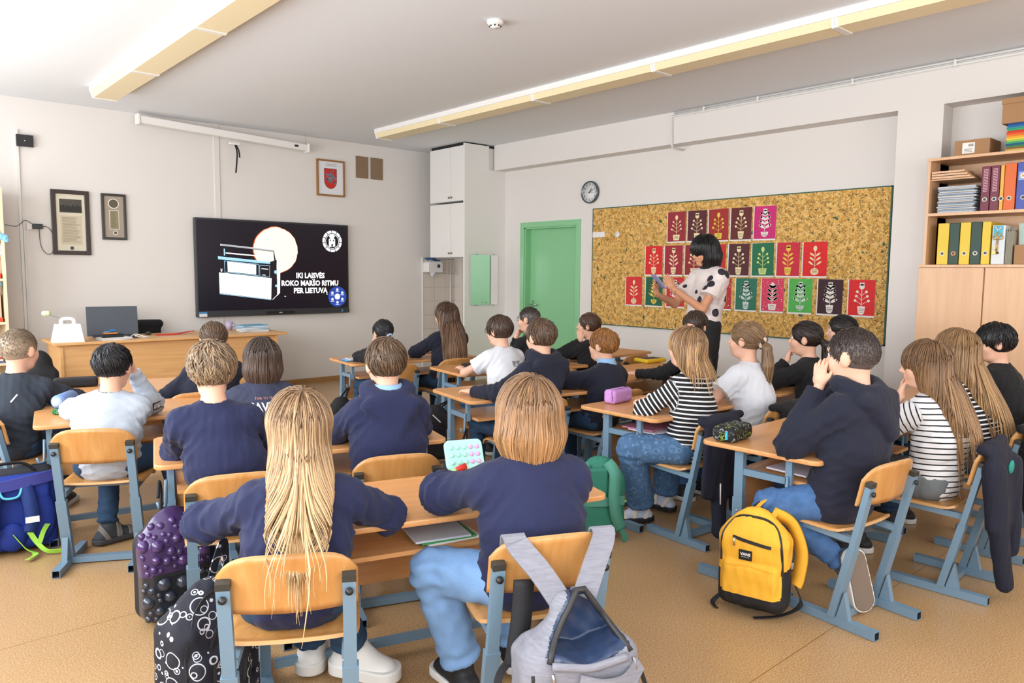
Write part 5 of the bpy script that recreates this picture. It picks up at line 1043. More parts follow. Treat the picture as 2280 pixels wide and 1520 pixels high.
P['blonde'] = person('girl seen from behind with very long fair hair over a navy sweatshirt, nearest the camera', (0.999, 2.090, 1.092), yaw=-27, look=tv(.93, 1.95), pit=4, s=1.03, pel=(0.958, 2.051), arms=(((.83, 2.2, .72), (.97, 2.3, .705), (1, -.2, 0), (0, 0, -1)), ((1.17, 2.02, .72), (1.1, 2.22, .705), (-1, .5, 0), (0, 0, -1))),
    topm=NAVY, puff=.02, bm=JEAN_D, hair='long', hc=('7a5c42', 'd4b083'), hlen=.305, hw=.78, hback=.14, h=NEAR, nlock=1500, fab=.015, seed=3, wide=.012,
    legs={-1: ((1.03, 2.3, .46), (1.2, 2.44, .1), (.6, .8, 0), (0, 0, -1)), 1: ((1.13, 2.2, .46), (1.27, 2.27, .12), (.5, -.85, 0), (0, 0, -1))}, shoe=(RUB, RUB, 1.25), hvol=.004)
P['bob'] = person('pupil with a chin-length light brown bob, on the chair with the grey backpack', (1.614, 1.740, 1.118), yaw=-22, look=tv(1.5, 1.7), pit=2, s=1.06, pel=(1.583, 1.706), arms=(((1.45, 1.93, .73), (1.6, 2.07, .705), (1, .1, 0), (0, 0, -1)), ((1.79, 1.78, .74), (1.68, 1.98, .705), (-1, .4, 0), (0, 0, -1))),
    topm=NAVY, puff=.026, bm=JEAN_L, hair='bob', hc=('74583f', 'b08256'), hlen=.115, h=NEAR, nlock=1000, fab=.015, seed=4, wide=.02, hvol=.006,
    legs={-1: ((1.4, 1.97, .46), (1.51, 1.9, .11), (-.3, -.9, 0), (0, 0, -1)), 1: None} if False else {-1: ((1.41, 1.97, .46), (1.5, 1.93, .11), (.1, .95, 0), (0, 0, -1)), 1: ((1.7, 1.95, .46), (1.75, 1.95, .1), (.3, .95, 0), (0, 0, -1))})
P['wavy'] = person('boy with tousled fair-brown hair and navy sweatshirt, arms on the second desk', (1.087, 3.056, 1.158), yaw=-16, look=tv(1.03, 2.93, 10), pit=6, s=1.0, pel=(1.122, 2.940), topm=NAVY, puff=.02, hair='messy', hc=('5e4a38', 'b89a78'), h=NEAR, nlock=700, fab=.013, seed=5, hvol=.007)
P['hooded'] = person('brown-haired boy in a navy hoodie with pale blue collar, just beyond the nearest desk', (1.783, 2.859, 1.154), yaw=-18, look=tv(1.75, 2.8, 4), pit=2, s=1.04, pel=(1.746, 2.799), topm=NAVY, puff=.026, hood=True, collar=True, hair='short', hc=('54402f', '80644c'), h=NEAR, nlock=520, fab=.013, seed=6)
P['grey'] = person('boy with black hair in a pale grey sweatshirt, hand raised to his ear', (0.980, 4.131, 1.076), yaw=-26, look=tv(.9, 3.9, -4), pit=4, s=1.02, pel=(0.939, 4.133), arms=('fold', ((1.2, 4.28, .73), (1.09, 4.22, .93), (-.25, -.3, .9), (-1, 0, 0))),
    topm=GREYC, puff=.02, bm=JEAN_D, hair='short', hc=('17151a', '2a282e'), h=NEAR, nlock=420, fab=.014, seed=7, legs={-1: ((1.02, 4.42, .45), (.96, 4.3, .09), (1, .2, 0), (0, 0, -1)), 1: ((1.26, 4.28, .45), (1.36, 4.3, .1), (.6, .7, 0), (0, 0, -1))}, shoe={-1: (mat('grey_sandal', srgb('77706a'), .8), mat('dark_sole', srgb('3a3a3c'), .7), 1., SOCKG), 1: (SHOEB, RUB)})
P['farleft'] = person('boy with short fair hair and dark raglan top at the far left edge', (0.705, 4.985, 1.110), yaw=-32, look=-50, pit=0, s=1.06, pel=(0.618, 4.883), arms=('desk', 'desk'), topm=SLATE, puff=.022, hair='buzz', hc=('6b5a48', 'b0987c'), nlock=1400, seed=8, fab=.013, )
P['saving'] = person('pupil with straight dark brown hair to the neck in a dark printed t-shirt', (1.637, 3.850, 1.096), yaw=-12, look=tv(1.6, 3.8, 6), s=.98, pel=(1.587, 3.801), topm=mat('faded_navy_tee', srgb('34384f'), .9, var=.1, vs=6), top='tee', puff=.018, hair='bob', hc=('3a2c24', '5e4a3e'), hlen=.125, nlock=600, seed=9)
P['pony_left'] = person('girl with smooth brown hair tied back, seated ahead of the boy with tousled hair', (1.779, 4.950, 1.112), yaw=-10, look=tv(1.7, 4.9, 14), s=1.0, pel=(1.642, 4.923), arms=('lap', 'lap'), topm=NAVYD, puff=.02, hair='pony', hc=('4e3b2c', '7d614a'), hlen=.2, nlock=300, seed=10)
P['bun'] = person('pupil with black hair pinned up with a pale blue hair band, at the front desk', (3.399, 5.503, 1.036), yaw=-8, look=tv(3.2, 5.2, 10), pit=8, s=.98, pel=(3.375, 5.384), arms=('cheek', 'fold'), topm=BLACK, hair='knot', hc=('141316', '26242a'), nlock=220, seed=11)
P['longbrown'] = person('girl with very long straight brown hair at the front desk', (4.015, 5.417, 1.180), yaw=-8, look=tv(3.9, 5.2, 18), s=1.04, pel=(3.995, 5.404), topm=NAVYD, puff=.02, hair='long', hc=('4b3527', '8a674c'), hlen=.42, nlock=500, seed=12, arms=('desk', 'fold'))
P['whitetee'] = person('boy with thick brown hair and glasses in a pale t-shirt with a black box print', (3.661, 4.276, 1.122), yaw=-4, look=tv(3.55, 4.2, 18), pit=4, s=1.0, pel=(3.636, 4.154), topm=WHITE, top='tee', puff=.022, hair='short', hc=('3f2f26', '6a5040'), nlock=320, seed=13, glasses=True, arms=('desk', 'desk'), hvol=.005)
P['darkglasses'] = person('short-haired boy with glasses in black, seated beside the boy in the pale t-shirt', (4.124, 4.437, 1.172), yaw=0, look=tv(4.0, 4.3, 22), s=.92, pel=(4.161, 4.304), topm=BLACK, hair='buzz', hc=('2a211d', '4a3a32'), nlock=500, seed=14, glasses=True, arms=('chin', 'fold'))
P['glass'] = person('boy with brown hair and glasses in a dark hoodie, hand flat on the desk', (3.241, 3.375, 1.160), yaw=-6, look=tv(3.1, 3.2, 8), pit=0, s=1.02, pel=(3.135, 3.414), arms=(((2.93, 3.42, .715), (2.9, 3.64, .7), (-.1, 1, 0), (0, 0, -1)), 'fold'), topm=NAVYD, puff=.024, hood=True, hair='short', hc=('4a382c', '86674e'), h=NEAR, nlock=420, seed=15, glasses=True, bm=JEAN_D)
P['handsface'] = person('girl with a low brown ponytail resting her face in her hand near the green door', (4.865, 4.452, 1.098), yaw=4, look=tv(4.75, 4.3, 26), pit=-4, s=.98, pel=(4.780, 4.405), topm=BLACK, hair='knot', hc=('4a3226', '6e4c38'), nlock=220, seed=16, arms=('cheek', 'fold'))
P['ginger'] = person('boy with ginger hair and pale blue collar under a dark navy top', (3.812, 3.354, 1.074), yaw=0, look=tv(3.7, 3.3, 16), pit=-2, s=1.0, pel=(3.750, 3.325), topm=NAVYD, puff=.024, collar=True, hair='short', hc=('8a5a30', 'b9803f'), nlock=420, seed=17, h=NEAR, skinm=SKINM)
P['boyface'] = person('boy turned towards the camera, only his brow and hair showing in front of the teacher', (4.659, 3.227, 1.174), yaw=20, look=95, pit=12, s=1.0, pel=(4.613, 3.185), topm=BLACK, hair='short', hc=('33271f', '5a4436'), nlock=260, seed=18, arms=('desk', 'fold'))
P['striped'] = person('girl with shoulder-length fair hair in a black top with thin white stripes', (3.510, 2.473, 1.152), yaw=4, look=tv(3.4, 2.4, 14), s=1.02, pel=(3.477, 2.435), topm=STRB, puff=.018, bm=JEAN_E, wide=.03, hair='long', hc=('7a5c42', 'c49a6c'), hlen=.07, h=NEAR, nlock=700, seed=19, arms=(((3.3, 2.56, .715), (3.48, 2.66, .705), (1, .3, 0), (0, 0, -1)), 'fold'),
    legs={-1: ((3.23, 2.62, .475), (3.38, 2.66, .1), (-.75, .5, 0), (0, 0, -1)), 1: ((3.65, 2.68, .46), (3.66, 2.7, .1), (0, 1, 0), (0, 0, -1))}, shoe=(mat('cream_sandal', srgb('e6dfcf'), .6), mat('black_sandal_sole', srgb('1d1d20'), .5), 1., SOCK))
P['wtgirl'] = person('girl with a fair ponytail and patterned scrunchie in a white t-shirt', (4.101, 2.450, 1.164), yaw=2, look=tv(4.0, 2.4, 10), pit=-3, s=1.03, pel=(4.070, 2.405), topm=WHITE, top='tee', puff=.022, bm=JEAN_M, hair='pony', hc=('6e543c', 'b88f64'), hlen=.24, h=NEAR, nlock=420, seed=20, arms=(((3.86, 2.5, .715), (3.95, 2.7, .7), (.4, .9, 0), (0, 0, -1)), 'fold'))
P['fringe'] = person('girl with dark brown fringe and ponytail in black, chin on her fist', (4.798, 2.431, 1.136), yaw=6, look=tv(4.7, 2.4, 14), s=1.02, pel=(4.780, 2.355), topm=BLACK, puff=.02, hair='pony', hc=('241a17', '3d2d28'), hlen=.24, nlock=300, seed=21, arms=('chin', 'fold'))
P['dark'] = person('dark-haired pupil almost hidden behind the boy with the shaved neck', (5.423, 2.476, 1.156), yaw=6, look=tv(5.3, 2.4, 18), s=1.0, pel=(5.400, 2.435), topm=BLACK, hair='pony', hc=('17130f', '2c2420'), hlen=.2, nlock=200, seed=22)
P['buzz'] = person('boy with a shaved neck and dark hoodie, both hands on his cheeks', (3.243, 1.433, 1.222), yaw=-2, look=tv(3.3, 1.5, 8), pit=2, s=1.1, pel=(3.183, 1.434), topm=NAVYD, puff=.03, hood=True, bm=JEAN_M, hair='buzz', hc=('2b2220', '54433c'), h=NEAR, nlock=2200, fab=.014, seed=23, arms=(((3.03, 1.56, .73), (3.165, 1.53, .965), (.02, .0, 1), (1, 0, 0)), 'cheek'),
    legs={-1: ((2.97, 1.64, .45), (3.2, 1.4, .19), (.12, -.2, -1), (-.45, -.86, .12)), 1: ((3.4, 1.78, .46), (3.42, 1.8, .1), (0, 1, 0), (0, 0, -1))}, shoe=(SHOEG, RUB, 1.08, None, 1))
P['wstripe'] = person('girl with long light brown hair in a white t-shirt with black stripes', (3.853, 1.353, 1.140), yaw=2, look=tv(3.8, 1.3, 24), pit=4, s=1.04, pel=(3.846, 1.275), topm=STRW, top='tee', puff=.022, bm=JEAN_G, wide=.02, hair='long', hc=('6b4e36', 'a57f58'), hlen=.34, h=NEAR, nlock=800, seed=24, arms=('chin', 'fold'))
P['longblond'] = person('girl with long straight blonde hair behind the girl in the white striped t-shirt', (4.518, 1.431, 1.162), yaw=2, look=tv(4.4, 1.4, 12), s=1.06, pel=(4.520, 1.305), topm=STRB, puff=.02, bm=JEAN_D, hair='long', hc=('8b6a48', 'c2996a'), hlen=.4, h=NEAR, nlock=800, seed=25)
P['blackboy'] = person('black-haired boy in a black t-shirt at the right edge, hand at his chin', (5.203, 1.440, 1.164), yaw=2, look=tv(5.1, 1.4, 24), pit=2, s=1.04, pel=(5.200, 1.355), topm=BLACK, puff=.022, hair='short', hc=('100f12', '1e1c20'), h=NEAR, nlock=420, seed=26, arms=('chin', 'fold'), hvol=.004)
SPOT = mat('cow_spot_blouse', srgb('dccfcb'), .6); nt = SPOT.node_tree; N = nt.nodes; L = nt.links
tc = N.new('ShaderNodeTexCoord'); v = N.new('ShaderNodeTexVoronoi'); v.inputs['Scale'].default_value = 9; L.new(tc.outputs['Object'], v.inputs[0]); lt = N.new('ShaderNodeMath'); lt.operation = 'LESS_THAN'; lt.inputs[1].default_value = .3; L.new(v.outputs['Distance'], lt.inputs[0])
mx = N.new('ShaderNodeMix'); mx.data_type = 'RGBA'; mx.inputs[6].default_value = (*srgb('dccfcb'), 1); mx.inputs[7].default_value = (*srgb('23202a'), 1); L.new(lt.outputs[0], mx.inputs[0]); L.new(mx.outputs[2], N['Principled BSDF'].inputs['Base Color'])
tx, ty = 5.3, 3.62
P['teacher'] = person('woman with a black bob in a spotted blouse standing and looking at her phone', (tx, ty, 1.765), yaw=72, look=68, pit=16, s=1.13, pel=(tx+.02, ty-.02), stand=True, adult=True, topm=SPOT, top='tee', puff=.025, bm=mat('black_trousers', srgb('141416'), .8), hair='bob', hc=('0d0c0f', '1a181c'), hlen=.105, h=NEAR, nlock=600, seed=30, skinm=SKIN2, wide=.02, hem=-.03, hvol=.004,
    arms=(((tx-.18, ty-.13, 1.13), (tx-.34, ty+.02, 1.33), (-.5, .25, .8), (.2, .9, .3)), ((tx-.16, ty+.22, 1.12), (tx-.36, ty+.16, 1.28), (-.6, -.1, .7), (.2, -.9, .3))))
# ---------------------------------------------------------------- prints and accessories on people
WPR = mat('white_print', (.75, .75, .78), .6); PPR = mat('pink_print', srgb('c98a80'), .6); BPR = mat('black_print', (.015, .015, .02), .6)
q = P['saving']; I4 = Matrix.Identity(4); cc = q['C7']-Z*.1
b = text_mb('TIME TO TRAVEL', .017, Matrix.Translation((0, .045, 0)), 1); text_mb('SAVING', .062, Matrix.Translation((0, .0, 0)), 0, b, bold=.0018, sx=.85); text_mb('POLI', .062, Matrix.Translation((.005, -.055, 0)), 0, b, bold=.0018, sx=.95); text_mb('PATROL SERVICE', .014, Matrix.Translation((0, -.1, 0)), 0, b)
print_on(q, b, 'back_print', [WPR, PPR], cc-q['f']*.1, q['r'], (0, 0, 1), q['f'], 'white and pink lettering on the back')
q = P['whitetee']; b = MB(); cc = q['C7']-Z*.09+q['r']*.02
for a_, c_ in (((-.04, -.018, 0), (.04, -.0145, 0)), ((-.04, .0145, 0), (.04, .018, 0)), ((-.04, -.018, 0), (-.0365, .018, 0)), ((.0365, -.018, 0), (.04, .018, 0)), ((-.03, -.01, 0), (-.024, .01, 0)), ((-.03, .006, 0), (-.008, .01, 0)), ((.0, -.01, 0), (.028, -.006, 0)), ((.0, -.002, 0), (.028, .002, 0)), ((.0, .006, 0), (.028, .01, 0)), ((-.03, -.003, 0), (-.012, .0, 0))):
    x0, y0_, _ = a_; x1, y1_, _ = c_; n = max(1, int((x1-x0)/.01)); [b.add([(x0+(x1-x0)*k/n, y0_, 0), (x0+(x1-x0)*(k+1)/n, y0_, 0), (x0+(x1-x0)*(k+1)/n, y1_, 0), (x0+(x1-x0)*k/n, y1_, 0)], [(0, 1, 2, 3)]) for k in range(n)]
print_on(q, b, 'box_print', BPR, cc-q['f']*.1, q['r'], (0, 0, 1), q['f'])
q = P['farleft']; b = MB().add([(-.004, -.02, 0), (.004, -.02, 0), (.004, .02, 0), (-.004, .02, 0)], [(0, 1, 2, 3)]); print_on(q, b, 'reflective_tab', WPR, q['C7']-Z*.09+q['r']*.06, q['r']+Z*-.5, q['r']*.5+Z, q['f'])
def scrunchie(q, m, r0=.022, r1=.011, at=(0, -.1, -.01), name='scrunchie', lab=None):
    b = MB(); c = q['G'](*at)-q['root']; ax = nv(q['hf']*.9+q['hu']*.35); u = q['hr']; v = np.cross(ax, u); N_ = 26
    for k in range(N_): a = 2*pi*k/N_; b.sphere(Vector(c+u*cos(a)*r0+v*sin(a)*r0+ax*.004*sin(a*7)), r1*(.8+.3*sin(a*9)), k % 2 if m[1] else 0, 8)
    o = obj(name, b, [x for x in m if x], q['t']); 
    if lab: o['label'] = lab
scrunchie(P['wtgirl'], (mat('leopard_cream', srgb('cdb9a6'), .8), mat('leopard_brown', srgb('4a3630'), .8)), .026, .016); scrunchie(P['fringe'], (BLK, None), .015, .007); scrunchie(P['pony_left'], (BLK, None), .014, .006); scrunchie(P['bun'], (mat('ice_blue_band', srgb('a9c2dc'), .6), None), .02, .009, (0, -.115, -.045))
q = P['teacher']
ws, we = q['W'][-1], q['HD'][-1]; pc = (q['W'][-1]+q['W'][1])/2+q['HD'][-1]*.085+np.array([-.015, 0, .01]); D_ = nv(q['hu']*.85+q['hf']*.45)
Mx_ = Matrix.Translation(Vector(pc)) @ Matrix((tuple(nv(np.cross(D_, q['hf'])))+(0,), tuple(D_)+(0,), tuple(nv(np.cross(nv(np.cross(D_, q['hf'])), D_)))+(0,), (0, 0, 0, 1))).transposed()
Mx_ = Matrix.Translation(Vector(pc)) @ Matrix([[nv(np.cross(D_, q['hf']))[i], D_[i], nv(np.cross(nv(np.cross(D_, q['hf'])), D_))[i], 0] for i in range(3)]+[[0, 0, 0, 1]])
ph = one('smartphone', MB().box((-.037, -.075, -.005), (.037, .075, .005), 0, Mx_), mat('phone_case_lilac', srgb('8f8fb8'), .3), 'phone in a lilac case held up by the standing woman', 'phone', bevel=.003)
b = MB(); c = q['W'][-1]-q['root']-q['HD'][-1]*.02; ax = q['HD'][-1]; u = nv(np.cross(ax, Z)); v = np.cross(ax, u); b.tube([Vector(c+u*cos(a)*.026+v*sin(a)*.026) for a in np.linspace(0, 2*pi, 17)], .003, 6, caps=False); obj('bracelet', b, mat('golden', srgb('c8a05c'), .35, .5), q['t'])
# sleeve lettering on the pale grey sweatshirt
q = P['grey']; e_, w_ = q['S'][1], q['E'][1]; ax = nv(w_-e_); sd_n = nv(q['r']*.8-q['f']*.6); sd_n = nv(sd_n-ax*(sd_n@ax)); xx = ax; yy = np.cross(sd_n, ax)
b = MB(); [b.add([(-.09+.02*k, -.02, .0), (-.07+.02*k, -.02, .0), (-.07+.02*k, .02, .0), (-.09+.02*k, .02, .0)], [(0, 1, 2, 3)], 0) for k in range(10)]; text_mb('ATHLETIC', .033, Matrix.Translation((.01, 0, .0015)), 1, b, bold=.001)
b.v = [(x, y, .001+z) for x, y, z in b.v]; print_on(q, b, 'sleeve_band', [BPR, WPR], lerp(e_, w_, .52), xx, yy, -sd_n, 'black sleeve band with white lettering')
# ---------------------------------------------------------------- bags
def bagmat(n, c, var=.12, vs=12): return mat(n, srgb(c), .75, var=var, vs=vs, bump=.35, bs=300)
def shell(name, fn, r_, m, par, h=.006, fm=None, disp=None, attrs=None):
    V, F = skin(fn, (-r_[0], -r_[1], -.04), (r_[0], r_[1], r_[2]), h, disp); c = V[F].mean(1)
    return npobj(name, V, F, m, par, None, None, fm(c) if fm else None)
def packf(w_, d, H_, k=.05, top=.9): return union([Bx((0, 0, H_*.4), (w_/2, d/2, H_*.4), .05), El((0, 0, H_*.68), (w_*.48*top, d*.47, H_*.33))], k)
def wr(seed, am=.006, sc=28): return lambda v: npnoise(v, sc, seed)*am+npnoise(v*np.array([1, 1, .5]), sc*2.4, seed+1)*am*.4
def surf(fn, x, z, y0=-.3):                                # y of the front surface at (x, z)
    ys = np.linspace(y0, .1, 161); p = np.stack([np.full(161, x), ys, np.full(161, z)], 1); d = fn(p); i = np.argmax(d < 0); return ys[i] if d[i] < 0 else 0
def zip_(par, fn, pts, wd, m, name='zip', off=.003):
    pts = smoothpath([(x, 0, z) for x, z in pts], 5); b = MB(); b.ribbon([(p.x, surf(fn, p.x, p.z)-off, p.z) for p in pts], wd, .003, nrm=(0, 1, 0)); return obj(name, b, m, par)
ZB = mat('black_zip', (.02, .02, .022), .5); MET = mat('zip_metal', (.6, .58, .55), .3, 1); WEB = bagmat('black_webbing', '1a1a1e')
# yellow
YEL = bagmat('yellow_canvas', 'eeb031', .06); YBK = bagmat('black_canvas', '17171b')
t = thing('backpack', 'bright yellow backpack with black bottom hanging from the desk in the right foreground', 'backpack', (2.84, 1.62, .03), R(-76), None)
f = packf(.29, .14, .43); pk = lambda p: smin(f(p), pd(Bx((0, -.065, .12), (.115, .03, .09), .025), p), .012)
shell('body', pk, (.25, .2, .55), [YEL, YBK], t, fm=lambda c: ((c[:, 2] < .075) | ((c[:, 0] > .128) & (c[:, 2] < .2)) | ((c[:, 0] < -.128) & (c[:, 2] < .16))).astype(int), disp=wr(1, .006))
zip_(t, pk, [(-.075, .315), (0, .305), (.085, .295)], .014, ZB); zip_(t, pk, [(-.125, .2), (-.12, .32), (-.07, .39), (0, .405), (.07, .39), (.12, .32), (.13, .18)], .01, ZB, 'main_zip'); zip_(t, pk, [(-.1, .198), (0, .203), (.1, .198)], .006, YEL, 'pocket_piping', .004)
y_ = surf(pk, -.01, .25)-.004; b = MB().box((-.045, y_-.001, .225), (.01, y_, .268)); text_mb('VANS', .017, Matrix(((1, 0, 0, -.0175), (0, 0, 1, y_-.002), (0, 1, 0, .25), (0, 0, 0, 1))), 1, b, bold=.0006); text_mb('OFF THE WALL', .005, Matrix(((1, 0, 0, -.0175), (0, 0, 1, y_-.002), (0, 1, 0, .238), (0, 0, 0, 1))), 1, b); obj('logo_patch', b, [BLK, WHT], t)
b = MB().tube([(-.068, surf(pk, -.068, .31)-.008, .313), (-.066, surf(pk, -.066, .3)-.01, .28)], .004, 6); obj('zip_pull', b, MET, t)
b = MB().ribbon(smoothpath([(-.02, .03, .41), (.02, .09, .455), (.08, .16, .465)]), .022, .005, nrm=(0, .3, 1)).ribbon(smoothpath([(.05, .05, .38), (.07, .1, .43), (.085, .165, .462)]), .022, .005, nrm=(0, 1, .3)); obj('handle', b, [YEL], t)
b = MB().ribbon(smoothpath([(-.02, .07, .4), (.03, .1, .44), (.07, .15, .44)]), .05, .01, nrm=(0, 1, 0)); obj('strap_root', b, YBK, t)
b = MB().ribbon(smoothpath([(.05, .075, .4), (.12, .1, .36), (.165, .1, .25), (.16, .09, .14), (.15, .08, .1)]), .055, .014, nrm=(.4, 1, 0), smooth=True); obj('shoulder_strap', b, YEL, t)
for pts in ([(.15, .08, .1), (.18, .06, .03), (.12, .0, -.01), (.02, -.06, -.025)], [(-.13, .04, .03), (-.17, -.02, -.015), (-.14, -.06, -.022)]): obj('strap_tail', MB().ribbon(smoothpath(pts), .022, .003, nrm=(.3, .3, 1)), WEB, t)
# blue school satchel
BLU = bagmat('royal_blue_mesh', '12308c', .2, 60); BLD = bagmat('deep_blue_strap', '1a3578', .15); LIM = bagmat('lime_webbing', '9fd64a'); REF = mat('reflective_white', (.85, .87, .88), .3); PUR = bagmat('indigo_band', '3b3f8e')
t = thing('school_satchel', 'royal blue padded school backpack with lime strap ends standing at the left edge', 'backpack', (.56, 4.46, .015), R(-6))
f = union([Bx((0, .06, .2), (.2, .1, .2), .04)]); shell('body', f, (.3, .3, .5), [BLU, bagmat('near_black_nylon', '14161f')], t, fm=lambda c: ((c[:, 1] > -.02)).astype(int))
f2 = union([El((-.12, -.045, .17), (.07, .03, .14)), El((.12, -.045, .17), (.07, .03, .14)), El((0, -.045, .08), (.06, .03, .075)), Bx((0, -.045, .33), (.17, .02, .06), .02)], .015); shell('back_padding', f2, (.3, .15, .5), BLU, t)
for s_ in (-1, 1):
    st = obj('shoulder_strap', MB().ribbon(smoothpath([(.055*s_, -.07, .37), (.075*s_, -.095, .28), (.085*s_, -.1, .18), (.07*s_, -.09, .11)]), [.06]*12+[.05]*7, .016, nrm=(0, 1, 0), smooth=True), BLD, t)
    obj('reflector', MB().box((.085*s_-.03, -.113, .16), (.085*s_+.03, -.107, .19)), REF, st)
    obj('webbing', MB().ribbon(smoothpath([(.07*s_, -.09, .11), (.09*s_, -.08, .07), (.15*s_, -.06, .02)] if s_ < 0 else [(.07, -.09, .11), (.1, -.1, .05), (.14, -.14, .01), (.2, -.16, .005)]), .024, .003, nrm=(0, 1, .4)), LIM, t)
obj('loose_webbing', MB().ribbon(smoothpath([(.0, -.07, .1), (.05, -.1, .03), (.09, -.14, .005), (.05, -.2, .003)]), .026, .003, nrm=(0, .4, 1)), LIM, t); obj('loose_webbing', MB().ribbon(smoothpath([(.16, -.06, .14), (.13, -.09, .1), (.11, -.11, .05)]), .022, .003, nrm=(0, 1, 0)), LIM, t)
obj('chest_band', MB().ribbon(smoothpath([(-.2, -.06, .36), (-.05, -.085, .355), (.1, -.08, .37), (.19, -.055, .38)]), .055, .01, nrm=(0, 1, 0)), PUR, t)
obj('hang_loop', MB().tube(smoothpath([(-.05, -.08, .35), (-.03, -.1, .3), (.03, -.1, .3), (.05, -.08, .35)]), .006, 6), mat('cyan_cord', srgb('58b8d8'), .5), t)
obj('carry_handle', MB().tube(smoothpath([(-.13, .0, .4), (-.08, -.01, .445), (.05, -.01, .45), (.11, 0, .4)]), .012, 8, flat=.5), WEB, t)
# purple studded
PVI = mat('violet_vinyl', srgb('43305c'), .25, var=.5, vs=9, spec=.6); PDK = mat('slate_vinyl', srgb('23262f'), .25, var=.4, vs=9, spec=.6)
t = thing('backpack', 'dark purple backpack covered in shiny round bubbles, hanging from a desk at the left', 'backpack', (.95, 3.19, .02), R(8))
f = packf(.28, .16, .45); shell('body', f, (.25, .2, .6), [PVI, PDK, YBK], t, fm=lambda c: np.where(c[:, 1] > .0, 2, np.where(c[:, 2] > .2, 0, 1)))
rr = random.Random(5); sp = []; bb = {0: MB(), 1: MB()}
for _ in range(2500):
    r_ = rr.choice((.012, .016, .02, .026, .031)); x = rr.uniform(-.138, .125); z = rr.uniform(.03, .41)
    if abs(z-.2) < r_*.8+.006: continue
    y = surf(f, x, z)
    if y == 0 or y > .0 or any((x-a)**2+(z-c)**2+(y-b_)**2 < ((r_+d)*.93)**2 for a, b_, c, d in sp): continue
    sp.append((x, y, z, r_)); bb[0 if z > .2 else 1].sphere((x, y+r_*.25, z), r_, 0, 14)
obj('bubble_panel', bb[0], mat('violet_bubble', srgb('4a3268'), .12, var=.6, vs=25, spec=.8), t)['kind'] = 'stuff'; obj('bubble_panel', bb[1], mat('slate_bubble', srgb('343a48'), .12, var=.5, vs=25, spec=.8), t)['kind'] = 'stuff'
zip_(t, f, [(-.115, .205), (0, .198), (.11, .2)], .012, ZB); obj('carry_handle', MB().tube(smoothpath([(-.02, .05, .42), (-.01, .06, .5), (-.03, .03, .56), (-.05, 0, .5)]), .007, 6), WEB, t); obj('shoulder_strap', MB().ribbon(smoothpath([(.05, .08, .4), (.13, .1, .35), (.14, .1, .15), (.1, .08, .05)]), .05, .015, nrm=(.5, 1, 0), smooth=True), WEB, t)
# doodle bag
DOO = doodle('doodle_fabric', srgb('1b1c28'), srgb('c9c9d2'), None, 13)
t = thing('backpack', 'black backpack with white doodle pattern beside the nearest chair at the bottom left', 'backpack', (.80, 2.35, .02), R(14))
f = packf(.3, .17, .45); pk = lambda p: smin(f(p), pd(Bx((-.02, -.08, .15), (.11, .04, .12), .04), p), .012); shell('body', pk, (.3, .25, .6), [DOO, YBK], t, fm=lambda c: (c[:, 1] > .05).astype(int), disp=wr(3, .008, 20))
for pts in ([(-.13, .1), (-.12, .3), (-.05, .41), (.03, .43)], [(-.06, .05), (-.055, .27), (0, .36), (.06, .4)], [(.03, .05), (.05, .2), (.07, .33), (.12, .36)]): zip_(t, pk, pts, .012, ZB)
b = MB().ribbon([(x, surf(pk, x, .09)-.004, .09) for x in (-.0, .05, .1, .14)], .1, .004, nrm=(0, 1, 0), smooth=True); obj('side_pocket', b, YBK, t)
obj('carry_handle', MB().ribbon(smoothpath([(.03, .03, .42), (.05, .02, .5), (.08, .02, .55), (.09, .03, .45)]), .025, .005, nrm=(0, 1, 0)), DOO, t)
# grey open backpack on the chair
MEL = mat('grey_melange_canvas', srgb('85858f'), .85, var=.35, vs=60, stretch=(.4, .4, 3), bump=.5, bs=200); LIN = mat('dark_blue_lining', srgb('2a3a58'), .3, bump=.6, bs=14)
t = thing('backpack', 'grey melange backpack hanging open from the chair of the pupil with the bob', 'backpack', (1.434, 1.345, .135), R(-26))
f = union([Bx((0, 0, .16), (.165, .1, .17), .06), Sg((0, .0, .3), (0, .02, .4), .1, .05, w=(1, 0, 0), k=1.35), Bx((.035, -.09, .12), (.11, .045, .1), .035)], .04)
hwz = lambda z: np.clip((.475-z)*.72, .0, .115)
cav = lambda p: np.maximum(np.maximum(np.abs(p[:, 0]-.012)-hwz(p[:, 2]), .3+.03*np.abs(p[:, 0])/.1-p[:, 2]), np.maximum(p[:, 1]-.03, p[:, 2]-.46))
mo = lambda p: np.maximum(f(p), -cav(p)*.8); shell('body', mo, (.3, .25, .6), [MEL, LIN], t, h=.005, fm=lambda c: (cav(c) < .012).astype(int), disp=wr(9, .010, 20))
rim = [(.012+sg_*hwz(z)*1.0, z) for sg_, zs in ((-1, np.linspace(.31, .46, 8)), (1, np.linspace(.46, .31, 8))) for z in zs]
b = MB().tube([(x, min(surf(f, x, z), .02)-.004, z) for x, z in rim], .009, 8); obj('main_zip', b, ZB, t)
b = MB().tube(smoothpath([(x, surf(f, x, .295)-.008, .297+.1*abs(x)) for x in (-.1, -.05, 0, .06, .11)], 3), .011, 8); obj('opening_edge', b, MEL, t)
for pts, w_ in (([(-.02, .225), (.06, .2), (.15, .17)], .016), ([(-.04, .165), (.05, .15), (.15, .11)], .018), ([(-.03, .21), (-.07, .14), (-.11, .06)], .02), ([(-.145, .28), (-.14, .2), (-.12, .12)], .012), ([(-.05, .1), (-.04, .04), (-.04, .02)], .014)): zip_(t, mo, pts, w_, ZB)
